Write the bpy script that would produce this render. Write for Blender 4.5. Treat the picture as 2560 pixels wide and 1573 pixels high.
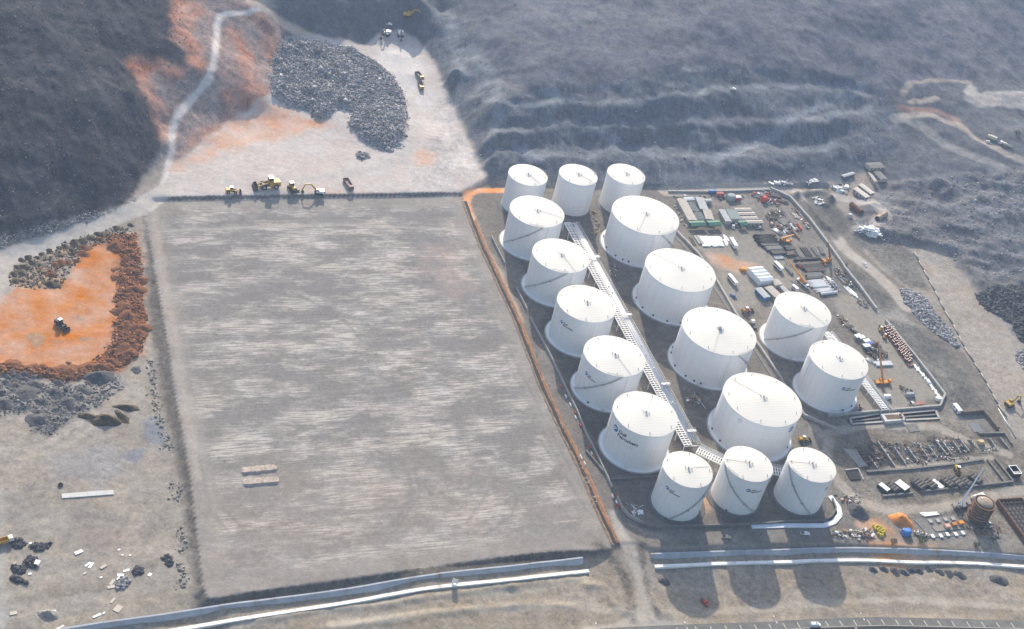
import bpy, bmesh, math, random
import numpy as np
from mathutils import Vector, Matrix

# ------------------------------------------------------------------ scene, camera, light
scene = bpy.context.scene
for o in list(bpy.data.objects):
    bpy.data.objects.remove(o)
COL = scene.collection
RAD = math.radians
SC = 1.25                                   # metres per survey unit
CAM_H = 400.0 * SC
FPX, PITCH, ROLL = 3335.07, RAD(36.8043), RAD(13.7261)
IMW, IMH = 2560.0, 1573.0
_cp, _sp, _cr, _sr = math.cos(PITCH), math.sin(PITCH), math.cos(ROLL), math.sin(ROLL)
FWD = np.array([0, _cp, -_sp])
_r0, _u0 = np.array([1.0, 0, 0]), np.array([0, _sp, _cp])
RIGHT = _cr * _r0 + _sr * _u0
UP = -_sr * _r0 + _cr * _u0
CAMP = np.array([0, 0, CAM_H])
cam_d = bpy.data.cameras.new('camera')
cam = bpy.data.objects.new('camera', cam_d); COL.objects.link(cam)
cam_d.sensor_width = 36.0
cam_d.lens = FPX / IMW * 36.0
cam_d.clip_start, cam_d.clip_end = 5.0, 12000.0
_m = Matrix.Identity(4)
for i in range(3):
    _m[i][0], _m[i][1], _m[i][2], _m[i][3] = RIGHT[i], UP[i], -FWD[i], CAMP[i]
cam.matrix_world = _m
scene.camera = cam

SUN_EL, SUN_AZ = RAD(27.6), RAD(-12.8)      # azimuth from +Y, positive to +X
SUN_DIR = Vector((math.sin(SUN_AZ) * math.cos(SUN_EL), math.cos(SUN_AZ) * math.cos(SUN_EL), math.sin(SUN_EL)))
world = bpy.data.worlds.new('World'); scene.world = world
world.use_nodes = True
wn = world.node_tree.nodes; wl = world.node_tree.links
bg = wn['Background']
sky = wn.new('ShaderNodeTexSky'); sky.sky_type = 'NISHITA'; sky.sun_disc = False
sky.sun_elevation = SUN_EL; sky.sun_rotation = SUN_AZ
sky.air_density = 1.2; sky.dust_density = 2.5; sky.ozone_density = 1.0
wl.new(sky.outputs[0], bg.inputs[0])
bg.inputs[1].default_value = 0.13
sun_d = bpy.data.lights.new('sun', 'SUN'); sun_d.energy = 4.0; sun_d.angle = RAD(0.8)
sun_d.color = (1.0, 0.895, 0.75)
sun = bpy.data.objects.new('sun', sun_d); COL.objects.link(sun)
sun.rotation_euler = SUN_DIR.to_track_quat('Z', 'Y').to_euler()
sun.location = (0, 800, 900)
vs = scene.view_settings
vs.view_transform = 'Standard'; vs.look = 'None'; vs.gamma = 1.0; vs.use_curve_mapping = False
vs.exposure = 0.74
cy = scene.cycles
cy.volume_bounces = 1; cy.max_bounces = 6; cy.diffuse_bounces = 3; cy.caustics_reflective = False; cy.caustics_refractive = False
cy.use_denoising = True
scene.render.film_transparent = False

rnd = random.Random(7)
nrng = np.random.default_rng(11)

# ------------------------------------------------------------------ survey helpers: photo point -> point of the place
KD = 2461.0 / 2560.0
def src(c, x, y):
    """survey frame c = (x0, y0, scale) -> picture position"""
    return c[0] + x / c[2], c[1] + y / c[2]
D = (0, 0, KD)
def cr(x, y, w): return (x, y, {400: 1833 / 400, 300: 6.12, 640: 1826 / 640}[w])
cA, cB, cC, cDD, cE, cF, cG, cI = [cr(x, y, 400) for x, y in ((1240,390),(1290,560),(1400,820),(1480,970),(1480,460),(1640,740),(1760,920),(1860,710))]
cP, cQ = cr(1280, 1043, 640), cr(1920, 1043, 640)
cP0 = cr(0, 1043, 640); cM0 = cr(0, 520, 640); cM3 = cr(1920, 520, 640); cT3 = cr(1920, 0, 640); cT1 = cr(640, 0, 640)
A1, A2, A3, A4, A5, A6, A7, A8, B1, B6, B7, B8 = [cr(x, y, 300) for x, y in ((1660,450),(1880,440),(1760,640),(1960,600),(2060,760),(2080,960),(2260,1020),(2040,1170),(2260,1200),(2100,420),(1440,1080),(1130,450))]
cL1 = (0, 920, 5.4); cL2 = (0, 1340, 2461 / 400)
def ray(c, x, y):
    px, py = src(c, x, y)
    d = FWD + (px - IMW / 2) / FPX * RIGHT + (IMH / 2 - py) / FPX * UP
    return d
def at(c, x, y, z=0.0):
    d = ray(c, x, y); t = (z - CAM_H) / d[2]
    return CAMP + d * t

# ------------------------------------------------------------------ noise
def _hash(ix, iy, seed):
    n = (ix.astype(np.int64) * 374761393 + iy.astype(np.int64) * 668265263 + seed * 974711) & 0x7fffffff
    n = ((n ^ (n >> 13)) * 1274126177) & 0x7fffffff
    return ((n ^ (n >> 16)) & 0xffff) / 65535.0
def vnoise(x, y, seed=0):
    ix, iy = np.floor(x), np.floor(y)
    fx, fy = x - ix, y - iy
    fx = fx * fx * (3 - 2 * fx); fy = fy * fy * (3 - 2 * fy)
    a, b = _hash(ix, iy, seed), _hash(ix + 1, iy, seed)
    c, d = _hash(ix, iy + 1, seed), _hash(ix + 1, iy + 1, seed)
    return (a * (1 - fx) + b * fx) * (1 - fy) + (c * (1 - fx) + d * fx) * fy
def fbm(x, y, scale, octv=4, seed=0, gain=0.5):
    s = np.zeros_like(x); amp = 1.0; tot = 0.0; f = 1.0 / scale
    for i in range(octv):
        s += amp * (vnoise(x * f + 17.3 * i, y * f - 9.1 * i, seed + i) * 2 - 1); tot += amp
        amp *= gain; f *= 2.03
    return s / tot
def ridged(x, y, scale, octv=4, seed=0):
    s = np.zeros_like(x); amp = 1.0; tot = 0.0; f = 1.0 / scale
    for i in range(octv):
        s += amp * (1 - np.abs(vnoise(x * f + 3.3 * i, y * f + 8.1 * i, seed + i) * 2 - 1) * 2); tot += amp
        amp *= 0.5; f *= 2.1
    return s / tot
def sstep(a, b, x):
    t = np.clip((x - a) / (b - a), 0, 1); return t * t * (3 - 2 * t)

# ------------------------------------------------------------------ terrain heights
CTRL = []
def cpts(lst, dense=0, jit=0.0):
    P = [np.append(at(D, a, b, z)[:2], z) for a, b, z in lst]
    if dense:
        out = []
        for p, q in zip(P[:-1], P[1:]):
            n = max(1, int(np.hypot(*(q - p)[:2]) / dense))
            out += [p + (q - p) * i / n + np.append(nrng.normal(0, jit, 2), nrng.normal(0, jit * 0.12)) for i in range(n)]
        P = out + [P[-1]]
    CTRL.extend(P)
# level platforms
cpts([(385,490,0),(700,480,0),(1100,478,0),(420,800,0),(480,1100,0),(520,1420,0),(800,900,0),(1000,1370,0),(1200,900,0),(1330,1300,0),(800,1200,0)])
cpts([(1150,480,0),(1300,460,0),(1600,462,0),(1850,455,0),(1950,470,0),(1250,760,0),(1450,1100,0),(1480,1250,0),(1600,1240,0),(1800,1260,0),(2000,1250,0),(2200,1280,0),(2461,1300,0),
      (1700,700,0),(1900,900,0),(2050,650,0),(2150,750,0),(2270,950,0),(2461,1100,0),(2300,1000,0),(2400,1000,0),(2330,850,0.3),(2250,700,0.3),(1600,560,0),(1800,560,0),(2461,1200,0)])
# low ground on the left, road corridor in front
cpts([(0,640,0.5),(0,800,-0.7),(130,780,-1.05),(250,800,-1.05),(330,600,0),(345,760,-1.05),(0,900,-1.26),(200,900,-1.4),(330,900,-1.75),(0,1050,-2.1),(200,1080,-2.24),(380,1100,-2.8),
      (100,1200,-2.8),(300,1250,-3.36),(420,1300,-3.64),(0,1350,-3.5),(150,1400,-3.92),(430,1460,-4.2),(300,1490,-4.41),(0,1512,-4.2),(150,1500,-4.34)])
cpts([(500,1490,-4.62),(900,1430,-4.62),(1400,1360,-4.62),(1250,1470,-4.9),(700,1505,-4.9),(1000,1512,-4.9),(1480,1470,-4.9),(1560,1490,-4.9),(1600,1380,-4.62),(1900,1360,-4.55),(2200,1360,-4.55),(2461,1375,-4.55),
      (1700,1440,-4.9),(2000,1440,-4.9),(2461,1440,-4.9),(1600,1512,-5.04),(2000,1500,-5.04),(2461,1490,-5.04),(1450,1400,-4.48),(1525,1390,-3.15),(1500,1320,-0.84),(1545,1450,-4.62),(1490,1290,-0.21)])
# quarry floor and terrace behind the pad
cpts([(395,472,1.9),(700,467,1.9),(1100,461,1.9),(1150,440,2.4)], 12)
cpts([(600,350,3.5),(850,350,3.5),(1050,330,3.6),(1120,400,3),(500,420,3.2),(900,430,2.8),(950,130,5.5),(900,105,6.5),(1000,180,4.6),(980,260,4),(560,300,4.6),(700,330,3.6),
      (430,420,3.4),(1000,420,2.9)])
cpts([(700,115,12),(680,200,8.5),(800,160,9.5),(900,210,8),(950,300,6.5),(800,250,7),(900,330,5.6)])
# left hill
cpts([(0,610,1),(150,560,1.6),(330,492,2.6),(385,412,3.6),(402,385,4.6)], 14)
cpts([(0,450,20),(0,250,41),(0,60,60),(200,470,11),(200,250,36),(200,50,55),(320,430,6),(330,320,18),(340,170,32),(388,300,13),(430,30,45),(430,120,36),(465,165,30),(100,350,30),(100,520,9),(330,240,29),
      (260,380,17),(0,-60,72),(300,-60,60)])
# spur with its climbing track
cpts([(520,30,37.7),(518,100,31.4),(480,205,22.3),(425,275,15.6),(405,340,10.0),(600,14,38.4),(555,170,23.7),(600,240,12.5),(640,170,16.0),(640,110,21.6),(650,60,28.6),(560,285,6.0),(475,345,5.2),(440,388,4.2),(600,262,7.6),
      (560,60,33.5),(560,-60,44.7)])
cpts([(690,55,24.4),(740,80,16.7),(800,97,11.4),(700,0,35.6),(800,0,32.1),(900,0,27.9),(1000,0,29.3),(850,50,18.8),(915,62,11.4),(980,52,11.8),(1040,60,16.7),(900,-60,34.9)])
# benched quarry wall behind the tanks
def bench(outer, dy, dz):
    cpts(outer, 9, 1.1); cpts([(x, y - dy, z + dz) for x, y, z in outer], 9, 1.1)
cpts([(1000,90,5.59),(1040,140,4.92),(1085,240,4.18),(1130,340,3.59),(1172,428,3),(1400,444,2.2),(1600,449,1.6),(1850,440,1.8),(1990,442,2.4),(2080,412,4.11)], 9)
bench([(1182,388,8.92),(1400,388,8.92),(1600,384,8.92),(1800,376,9.66),(1930,366,10.4),(2030,350,11.88)], 22, 0.6)
bench([(1195,338,16.32),(1330,316,17.8),(1500,308,18.54),(1700,304,18.91),(1900,296,20.02),(2060,282,20.76)], 15, 0.6)
bench([(1240,262,25.2),(1400,250,26.68),(1550,252,26.68),(1700,228,28.9),(1850,208,30.75),(1980,216,29.27),(2090,240,25.94)], 12, 0.6)
cpts([(1200,240,27.42),(1290,212,31.86),(1400,196,33.34),(1550,186,34.82),(1680,157,38.15),(1800,152,38.52),(1900,166,36.67),(2000,186,34.08),(2120,216,28.9)], 10)
cpts([(1090,170,15.58),(1130,240,14.1),(1160,330,8.92),(1120,100,21.5),(1180,160,25.2),(1060,30,15.58),(1100,0,26.68),(1200,0,37.78),(1200,90,34.82),(1400,0,48.14),(1700,0,54.06),(2000,0,57.02),(2461,0,54.06),(1500,100,43.7),(1800,80,48.14),
      (2100,100,41.48),(2300,110,40.0),(2461,120,37.04),(2200,190,31.86),(2461,200,28.16),(1300,120,38.52),(1400,-60,52.58),(1900,-60,62.94),(2461,-60,61.46),(1000,-60,27.42)])
cpts([(2330,225,26.68),(2420,245,26.68),(2461,260,25.94),(2150,285,20.02),(2200,330,16.32),(2300,300,22.24),(2461,330,22.98),(2300,350,18.54),(2461,385,21.5),(2200,430,8.92),(2350,450,11.88),(2461,480,12.62),(2100,430,4.11),(2180,500,3.37),
      (2250,560,5.22),(2350,600,5.96),(2461,640,6.7),(2210,590,1.5),(2100,560,1.2),(2050,560,0.8),(2400,720,3),(2461,800,2.6),(2461,900,1),(2240,640,0.4),(2130,470,2),(2060,470,1.2)])
CT = np.array(CTRL)
_keep = []
_seen = set()
for i, p in enumerate(CT):
    k = (round(p[0] / 2), round(p[1] / 2))
    if k not in _seen:
        _seen.add(k); _keep.append(i)
CT = CT[_keep]
_d = np.hypot(CT[:, None, 0] - CT[None, :, 0], CT[:, None, 1] - CT[None, :, 1])
_n = len(CT)
_K = np.zeros((_n + 3, _n + 3))
_K[:_n, :_n] = -_d + np.eye(_n) * -0.6
_K[:_n, _n:] = np.c_[np.ones(_n), CT[:, :2] / 100]; _K[_n:, :_n] = _K[:_n, _n:].T
_w = np.linalg.solve(_K, np.r_[CT[:, 2], 0, 0, 0])
def rbf(x, y):
    shp = np.shape(x); x = np.ravel(x); y = np.ravel(y)
    out = np.empty(len(x))
    for s in range(0, len(x), 4000):
        xs, ys = x[s:s + 4000], y[s:s + 4000]
        r = np.sqrt((xs[:, None] - CT[None, :, 0]) ** 2 + (ys[:, None] - CT[None, :, 1]) ** 2)
        out[s:s + 4000] = -r @ _w[:_n] + _w[_n] + (_w[_n + 1] * xs + _w[_n + 2] * ys) / 100
    return np.clip(out, -9, 130).reshape(shp)

# ------------------------------------------------------------------ outlines of ground areas (plan view)
def poly_sd(P, x, y):
    """signed distance, positive inside"""
    P = np.asarray(P); sd = np.full(x.shape, -60.0)
    b = (x > P[:, 0].min() - 45) & (x < P[:, 0].max() + 45) & (y > P[:, 1].min() - 45) & (y < P[:, 1].max() + 45)
    if not b.any(): return sd
    X, Y = x[b], y[b]
    d2 = np.full(X.shape, 1e9); ins = np.zeros(X.shape, bool)
    for (x0, y0), (x1, y1) in zip(P, np.roll(P, -1, 0)):
        ex, ey = x1 - x0, y1 - y0
        t = np.clip(((X - x0) * ex + (Y - y0) * ey) / (ex * ex + ey * ey + 1e-9), 0, 1)
        d2 = np.minimum(d2, (X - x0 - t * ex) ** 2 + (Y - y0 - t * ey) ** 2)
        c = ((y0 > Y) != (y1 > Y))
        ins ^= c & (X < (x1 - x0) * (Y - y0) / (y1 - y0 + 1e-12) + x0)
    d = np.sqrt(d2); sd[b] = np.where(ins, d, -d)
    return np.maximum(sd, -60)
def line_d(P, x, y):
    P = np.asarray(P); d2 = np.full(x.shape, 3600.0)
    b = (x > P[:, 0].min() - 30) & (x < P[:, 0].max() + 30) & (y > P[:, 1].min() - 30) & (y < P[:, 1].max() + 30)
    X, Y = x[b], y[b]; e2 = d2[b]
    for (x0, y0), (x1, y1) in zip(P[:-1], P[1:]):
        ex, ey = x1 - x0, y1 - y0
        t = np.clip(((X - x0) * ex + (Y - y0) * ey) / (ex * ex + ey * ey + 1e-9), 0, 1)
        e2 = np.minimum(e2, (X - x0 - t * ex) ** 2 + (Y - y0 - t * ey) ** 2)
    d2[b] = e2
    return np.sqrt(d2)
def flat(c, pts, z=0.0):
    return np.array([at(c, a, b, z)[:2] for a, b in pts])
def hillpt(c, x, y):
    """where the sight line meets the smooth terrain"""
    d = ray(c, x, y)
    t = (90.0 - CAM_H) / d[2]; lo = t
    for _ in range(160):
        p = CAMP + d * t
        if p[2] <= rbf(np.array([p[0]]), np.array([p[1]]))[0]: break
        lo = t; t += 5.0
    hi = t
    for _ in range(9):
        m = (lo + hi) / 2; p = CAMP + d * m
        if p[2] <= rbf(np.array([p[0]]), np.array([p[1]]))[0]: hi = m
        else: lo = m
    return CAMP + d * hi
def hill(c, pts): return np.array([hillpt(c, a, b)[:2] for a, b in pts])

PAD = flat(D, [(372,484),(700,478),(1107,472),(1122,500),(1160,590),(1246,775),(1306,930),(1398,1122),(1440,1222),(1478,1304),(1462,1318),(1420,1322),(1330,1324),(1230,1334),(1000,1367),(750,1402),(615,1420),(500,1438),(488,1400),(458,1140),(420,930),(400,800),(350,520)])
COMP = flat(D, [(1112,470),(1172,440),(1400,452),(1600,456),(1850,450),(1990,452),(2010,500),(2060,590),(2120,650),(2220,720),(2300,830),(2380,930),(2470,1060),(2600,1200),(2620,1330),(2461,1332),(2200,1314),(2000,1304),(1800,1306),(1570,1316),(1540,1300),(1500,1300),(1478,1300),(1400,1120),(1306,928),(1246,773),(1160,588)])

RUBP = hill(D, [(2060,470),(2120,440),(2200,420),(2461,400),(2600,420),(2600,900),(2461,820),(2400,760),(2330,680),(2290,620),(2210,598),(2120,585),(2080,600),(2040,560)])
LHP = hill(D, [(-150,590),(0,560),(150,510),(290,470),(340,420),(372,350),(372,290),(320,200),(400,150),(440,120),(428,0),(425,-60),(-150,-60)])
WLP = hill(D, [(1060,150),(1120,300),(1172,420),(1400,440),(1600,445),(1850,436),(1990,438),(2080,408),(2180,330),(2150,275),(2120,200),(2000,170),(1900,150),(1800,140),(1680,145),(1550,175),(1400,185),(1290,200),(1200,150),(1120,40)])
def warp(x, y):
    w = sstep(2, 14, poly_sd(WLP, x, y))
    return x + w * 9.0 * fbm(x, y, 38, 3, 101), y + w * (11.0 * fbm(x, y, 44, 4, 105) + 2.5 * fbm(x, y, 9, 2, 107))
def height(x, y):
    z = rbf(*warp(x, y))
    pad = poly_sd(PAD, x, y); comp = poly_sd(COMP, x, y)
    hillw = sstep(3.5, 9.0, z)
    # roughness of natural slopes, gullies running down the hills
    rough = hillw * (fbm(x, y, 42, 5, 3) * 3.2 + ridged(x * 0.9 + y * 0.35, y * 0.5 - x * 0.2, 26, 4, 9) * 1.9 + ridged(x * 1.0, y * 0.30, 14, 3, 43) * 0.7 + fbm(x, y, 7.0, 3, 21) * 0.35)
    rough = rough + sstep(0, 10, poly_sd(RUBP, x, y)) * (ridged(x, y, 26, 4, 63) * 3.6 + ridged(x, y, 60, 2, 67) * 2.5 + fbm(x, y, 7, 3, 66) * 0.6)
    rough = rough + sstep(0, 12, poly_sd(LHP, x, y)) * (ridged(x * 0.8 + y * 0.6, y * 0.35 - x * 0.25, 34, 4, 71) * 3.0 + fbm(x, y, 6.0, 3, 74) * 0.35)
    low = (1 - hillw) * (fbm(x, y, 18, 4, 5) * 0.28 + fbm(x, y, 3.4, 2, 8) * 0.10)
    # level working platforms
    fl = np.maximum(sstep(-0.6, 0.6, pad), sstep(-3, 0.5, comp))
    # the pad is a fill: steep batters down to the low ground
    inner = np.where(pad > 0, 0.0, z + low)
    front = (x - PAD[16][0]) * 0.4343 - (y - PAD[16][1]) * 0.9008 > -3
    pb = -pad / np.where(front, 1.55, 2.5)  # batter falling away from the pad edge
    zb = np.where(pad > 0, 0.0, np.maximum(z + low, -pb))
    zz = np.where(z < -0.2, zb + 0.16 * fbm(x, y, 2.6, 2, 31) * (pad < 0), z + low + rough)
    up = np.where(pad > 0, 0, np.minimum(z + low + rough, np.maximum(-pad, 0) / 1.2 + 0.0))
    zz = np.where((z >= -0.2) & (pad > -4) & (pad < 0), np.minimum(zz, up), zz)
    zz = zz * (1 - fl) + fl * (0.05 * fbm(x, y, 9, 3, 13))
    return zz
HAZE = 0.000095

# ------------------------------------------------------------------ materials
def nodes_of(name):
    m = bpy.data.materials.new(name); m.use_nodes = True
    nt = m.node_tree
    return m, nt, nt.nodes['Principled BSDF']
MATS = {}
def mat(name, col, rough=0.6, var=0.12, scale=0.6, metal=0.0, bump=0.0, spec=0.3, rust=None, rust_amt=0.0):
    """plain paint / metal / concrete with uneven tone and optional rust blotches"""
    if name in MATS: return MATS[name]
    m, nt, b = nodes_of(name)
    N, L = nt.nodes, nt.links
    geo = N.new('ShaderNodeNewGeometry')
    nz = N.new('ShaderNodeTexNoise'); nz.inputs['Scale'].default_value = scale; nz.inputs['Detail'].default_value = 5
    L.new(geo.outputs['Position'], nz.inputs['Vector'])
    mr = N.new('ShaderNodeMapRange'); mr.inputs[1].default_value = 0.25; mr.inputs[2].default_value = 0.75
    mr.inputs[3].default_value = 1 - var; mr.inputs[4].default_value = 1 + var
    L.new(nz.outputs[0], mr.inputs[0])
    mul = N.new('ShaderNodeVectorMath'); mul.operation = 'SCALE'
    mul.inputs[0].default_value = col; L.new(mr.outputs[0], mul.inputs['Scale'])
    out = mul.outputs[0]
    if rust:
        n2 = N.new('ShaderNodeTexNoise'); n2.inputs['Scale'].default_value = scale * 0.6; n2.inputs['Detail'].default_value = 7
        L.new(geo.outputs['Position'], n2.inputs['Vector'])
        r2 = N.new('ShaderNodeMapRange'); r2.inputs[1].default_value = 0.62 - rust_amt * 0.3; r2.inputs[2].default_value = 0.72 - rust_amt * 0.2
        L.new(n2.outputs[0], r2.inputs[0])
        mx = N.new('ShaderNodeMix'); mx.data_type = 'RGBA'
        L.new(r2.outputs[0], mx.inputs[0]); L.new(out, mx.inputs[6]); mx.inputs[7].default_value = (*rust, 1)
        out = mx.outputs[2]
    L.new(out, b.inputs['Base Color'])
    b.inputs['Roughness'].default_value = rough; b.inputs['Metallic'].default_value = metal
    b.inputs['Specular IOR Level'].default_value = spec
    if bump:
        bp = N.new('ShaderNodeBump'); bp.inputs['Strength'].default_value = bump; bp.inputs['Distance'].default_value = 0.3
        L.new(nz.outputs[0], bp.inputs['Height']); L.new(bp.outputs[0], b.inputs['Normal'])
    MATS[name] = m
    return m

def ground_material(name='earth'):
    m, nt, b = nodes_of(name)
    N, L = nt.nodes, nt.links
    def attr(n):
        a = N.new('ShaderNodeAttribute'); a.attribute_name = n; return a
    A, B, W = attr('tone_a'), attr('tone_b'), attr('wear')
    geo = N.new('ShaderNodeNewGeometry')
    def math_(op, a, c, clamp=False):
        n = N.new('ShaderNodeMath'); n.operation = op; n.use_clamp = clamp
        for i, v in enumerate((a, c)):
            if v is None: continue
            if isinstance(v, (int, float)): n.inputs[i].default_value = v
            else: L.new(v, n.inputs[i])
        return n.outputs[0]
    def noise(vec, s, d=5, rough=0.55, w=0):
        n = N.new('ShaderNodeTexNoise'); n.inputs['Scale'].default_value = s; n.inputs['Detail'].default_value = d
        n.inputs['Roughness'].default_value = rough; n.inputs['Distortion'].default_value = w
        L.new(vec, n.inputs['Vector']); return n.outputs[0]
    def mrange(v, a, c, lo=0.0, hi=1.0):
        n = N.new('ShaderNodeMapRange'); n.inputs[1].default_value = a; n.inputs[2].default_value = c
        n.inputs[3].default_value = lo; n.inputs[4].default_value = hi
        L.new(v, n.inputs[0]); return n.outputs[0]
    sepw = N.new('ShaderNodeSeparateColor'); L.new(W.outputs['Color'], sepw.inputs[0])
    streak_w, swirl_w, grain_w = sepw.outputs[0], sepw.outputs[1], sepw.outputs[2]
    pos = geo.outputs['Position']
    blot = noise(pos, 0.022, 6, 0.6)
    blot2 = noise(pos, 0.11, 5, 0.6)
    base = mrange(math_('ADD', math_('MULTIPLY', blot, 0.6), math_('MULTIPLY', blot2, 0.4)), 0.40, 0.62)
    # passes of the grader: long thin streaks along the pad, broken into patches
    mp = N.new('ShaderNodeMapping'); mp.vector_type = 'TEXTURE'
    mp.inputs['Rotation'].default_value = (0, 0, RAD(25.0)); mp.inputs['Scale'].default_value = (14.0, 1.05, 50.0)
    L.new(pos, mp.inputs['Vector'])
    st = noise(mp.outputs[0], 1.0, 3, 0.6)
    mp2 = N.new('ShaderNodeMapping'); mp2.vector_type = 'TEXTURE'
    mp2.inputs['Rotation'].default_value = (0, 0, RAD(25.0)); mp2.inputs['Scale'].default_value = (46.0, 19.0, 50.0)
    L.new(pos, mp2.inputs['Vector'])
    pt = mrange(noise(mp2.outputs[0], 1.0, 9, 0.74), 0.465, 0.58)
    mp4 = N.new('ShaderNodeMapping'); mp4.vector_type = 'TEXTURE'
    mp4.inputs['Rotation'].default_value = (0, 0, RAD(25.0)); mp4.inputs['Scale'].default_value = (120.0, 0.8, 50.0)
    L.new(pos, mp4.inputs['Vector'])
    ln = mrange(noise(mp4.outputs[0], 1.0, 2, 0.6), 0.35, 0.65, 0.0, 0.18)
    dash = mrange(st, 0.42, 0.56)
    stre = math_('ADD', math_('MULTIPLY', pt, math_('ADD', math_('MULTIPLY', dash, 0.85), 0.15)), ln)
    # wheel tracks: warped bands
    wv = N.new('ShaderNodeVectorMath'); wv.operation = 'SCALE'
    wn_ = N.new('ShaderNodeTexNoise'); wn_.inputs['Scale'].default_value = 0.011; wn_.inputs['Detail'].default_value = 2
    L.new(pos, wn_.inputs['Vector']); L.new(wn_.outputs['Color'], wv.inputs[0]); wv.inputs['Scale'].default_value = 150.0
    wa = N.new('ShaderNodeVectorMath'); wa.operation = 'ADD'; L.new(pos, wa.inputs[0]); L.new(wv.outputs[0], wa.inputs[1])
    mp3 = N.new('ShaderNodeMapping'); mp3.vector_type = 'TEXTURE'; mp3.inputs['Scale'].default_value = (60.0, 2.2, 90.0); mp3.inputs['Rotation'].default_value = (0, 0, RAD(20))
    L.new(wa.outputs[0], mp3.inputs['Vector'])
    sw = mrange(noise(mp3.outputs[0], 1.0, 4, 0.7), 0.40, 0.62)
    f1 = N.new('ShaderNodeMix'); f1.data_type = 'FLOAT'
    L.new(streak_w, f1.inputs[0]); L.new(base, f1.inputs[2]); L.new(stre, f1.inputs[3])
    f2 = N.new('ShaderNodeMix'); f2.data_type = 'FLOAT'
    L.new(swirl_w, f2.inputs[0]); L.new(f1.outputs[0], f2.inputs[2]); L.new(math_('ADD', math_('MULTIPLY', sw, 0.7), math_('MULTIPLY', base, 0.3)), f2.inputs[3])
    mp5 = N.new('ShaderNodeMapping'); mp5.vector_type = 'TEXTURE'; mp5.inputs['Scale'].default_value = (2.6, 34.0, 9.0); mp5.inputs['Rotation'].default_value = (0, 0, RAD(12))
    L.new(pos, mp5.inputs['Vector'])
    cl = math_('MULTIPLY', mrange(noise(mp5.outputs[0], 1.0, 6, 0.72, 0.6), 0.40, 0.66), mrange(noise(pos, 0.03, 4), 0.35, 0.62, 0.25, 1.15))
    f3 = N.new('ShaderNodeMix'); f3.data_type = 'FLOAT'
    L.new(W.outputs['Alpha'], f3.inputs[0]); L.new(f2.outputs[0], f3.inputs[2]); L.new(cl, f3.inputs[3])
    mix = N.new('ShaderNodeMix'); mix.data_type = 'RGBA'
    L.new(f3.outputs[0], mix.inputs[0]); L.new(A.outputs['Color'], mix.inputs[6]); L.new(B.outputs['Color'], mix.inputs[7])
    # stones and clods
    g1 = noise(pos, 0.75, 4, 0.65); g2 = noise(pos, 0.28, 5, 0.65)
    g3 = noise(pos, 0.07, 6, 0.7)
    gv = math_('ADD', math_('ADD', math_('MULTIPLY', g1, 0.42), math_('MULTIPLY', g2, 0.30)), math_('MULTIPLY', g3, 0.28))
    gr = mrange(gv, 0.36, 0.64, -1.0, 1.0)
    k = math_('ADD', math_('MULTIPLY', gr, math_('ADD', math_('MULTIPLY', grain_w, 0.75), 0.10)), 1.0)
    sc = N.new('ShaderNodeVectorMath'); sc.operation = 'SCALE'
    L.new(mix.outputs[2], sc.inputs[0]); L.new(math_('MAXIMUM', k, 0.2), sc.inputs['Scale'])
    # slight hue drift
    hs = N.new('ShaderNodeHueSaturation'); L.new(sc.outputs[0], hs.inputs['Color'])
    L.new(mrange(noise(pos, 0.05, 4), 0.3, 0.7, 0.7, 1.35), hs.inputs['Saturation'])
    L.new(hs.outputs[0], b.inputs['Base Color'])
    b.inputs['Roughness'].default_value = 0.95; b.inputs['Specular IOR Level'].default_value = 0.05
    bp = N.new('ShaderNodeBump'); bp.inputs['Distance'].default_value = 0.3
    L.new(math_('ADD', math_('MULTIPLY', grain_w, 0.75), 0.06), bp.inputs['Strength']); L.new(gv, bp.inputs['Height'])
    L.new(bp.outputs[0], b.inputs['Normal'])
    return m
EARTH = ground_material()

# ------------------------------------------------------------------ terrain mesh
def axis(lo, hi, steps, grow, n):
    """fine steps between lo and hi, then growing steps outwards"""
    a = list(steps); d = a[-1] - a[-2]
    for _ in range(n):
        d *= grow; a.append(a[-1] + d)
    d = a[1] - a[0]
    for _ in range(n):
        d *= grow; a.insert(0, a[0] - d)
    return np.array(a)
ys = [330.0]
while ys[-1] < 1290: ys.append(ys[-1] + 1.0 + max(0, ys[-1] - 560) * 0.0022)
gy = axis(0, 0, ys, 1.5, 11)
gx = axis(0, 0, np.arange(-470, 475, 1.45), 1.5, 11)
GX, GY = np.meshgrid(gx, gy)
GZ = height(GX, GY)

# --- tones (albedo) by area
def col3(r, g, b): return np.array([r, g, b], dtype=np.float32)
shape = GX.shape
TA = np.empty(shape + (3,), np.float32); TB = np.empty(shape + (3,), np.float32); WR = np.zeros(shape + (3,), np.float32)
TA[:] = col3(.235, .21, .185); TB[:] = col3(.31, .275, .24); WR[..., 2] = 0.22
edge = fbm(GX, GY, 9, 4, 77) ; edge2 = fbm(GX, GY, 30, 4, 78)
def paint(w, a, b, streak=0.0, swirl=0.0, grain=0.2):
    w = w[..., None].astype(np.float32)
    TA[:] = TA * (1 - w) + w * col3(*a); TB[:] = TB * (1 - w) + w * col3(*b)
    WR[:] = WR * (1 - w) + w * col3(streak, swirl, grain)
def area(P, soft=1.5, wob=2.0, wob2=0.0):
    return sstep(-soft, soft, poly_sd(P, GX, GY) + wob * edge + wob2 * edge2)
WGX, WGY = warp(GX, GY)
def stripe(P, half, soft=0.8, wob=0.6, warped=False):
    return 1 - sstep(half - soft, half + soft, line_d(P, WGX if warped else GX, WGY if warped else GY) + wob * edge)
DARK = ((.034, .035, .043), (.070, .069, .078)); PINK = ((.30, .225, .20), (.24, .215, .21)); PALE = ((.43, .385, .36), (.52, .47, .44))
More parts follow.
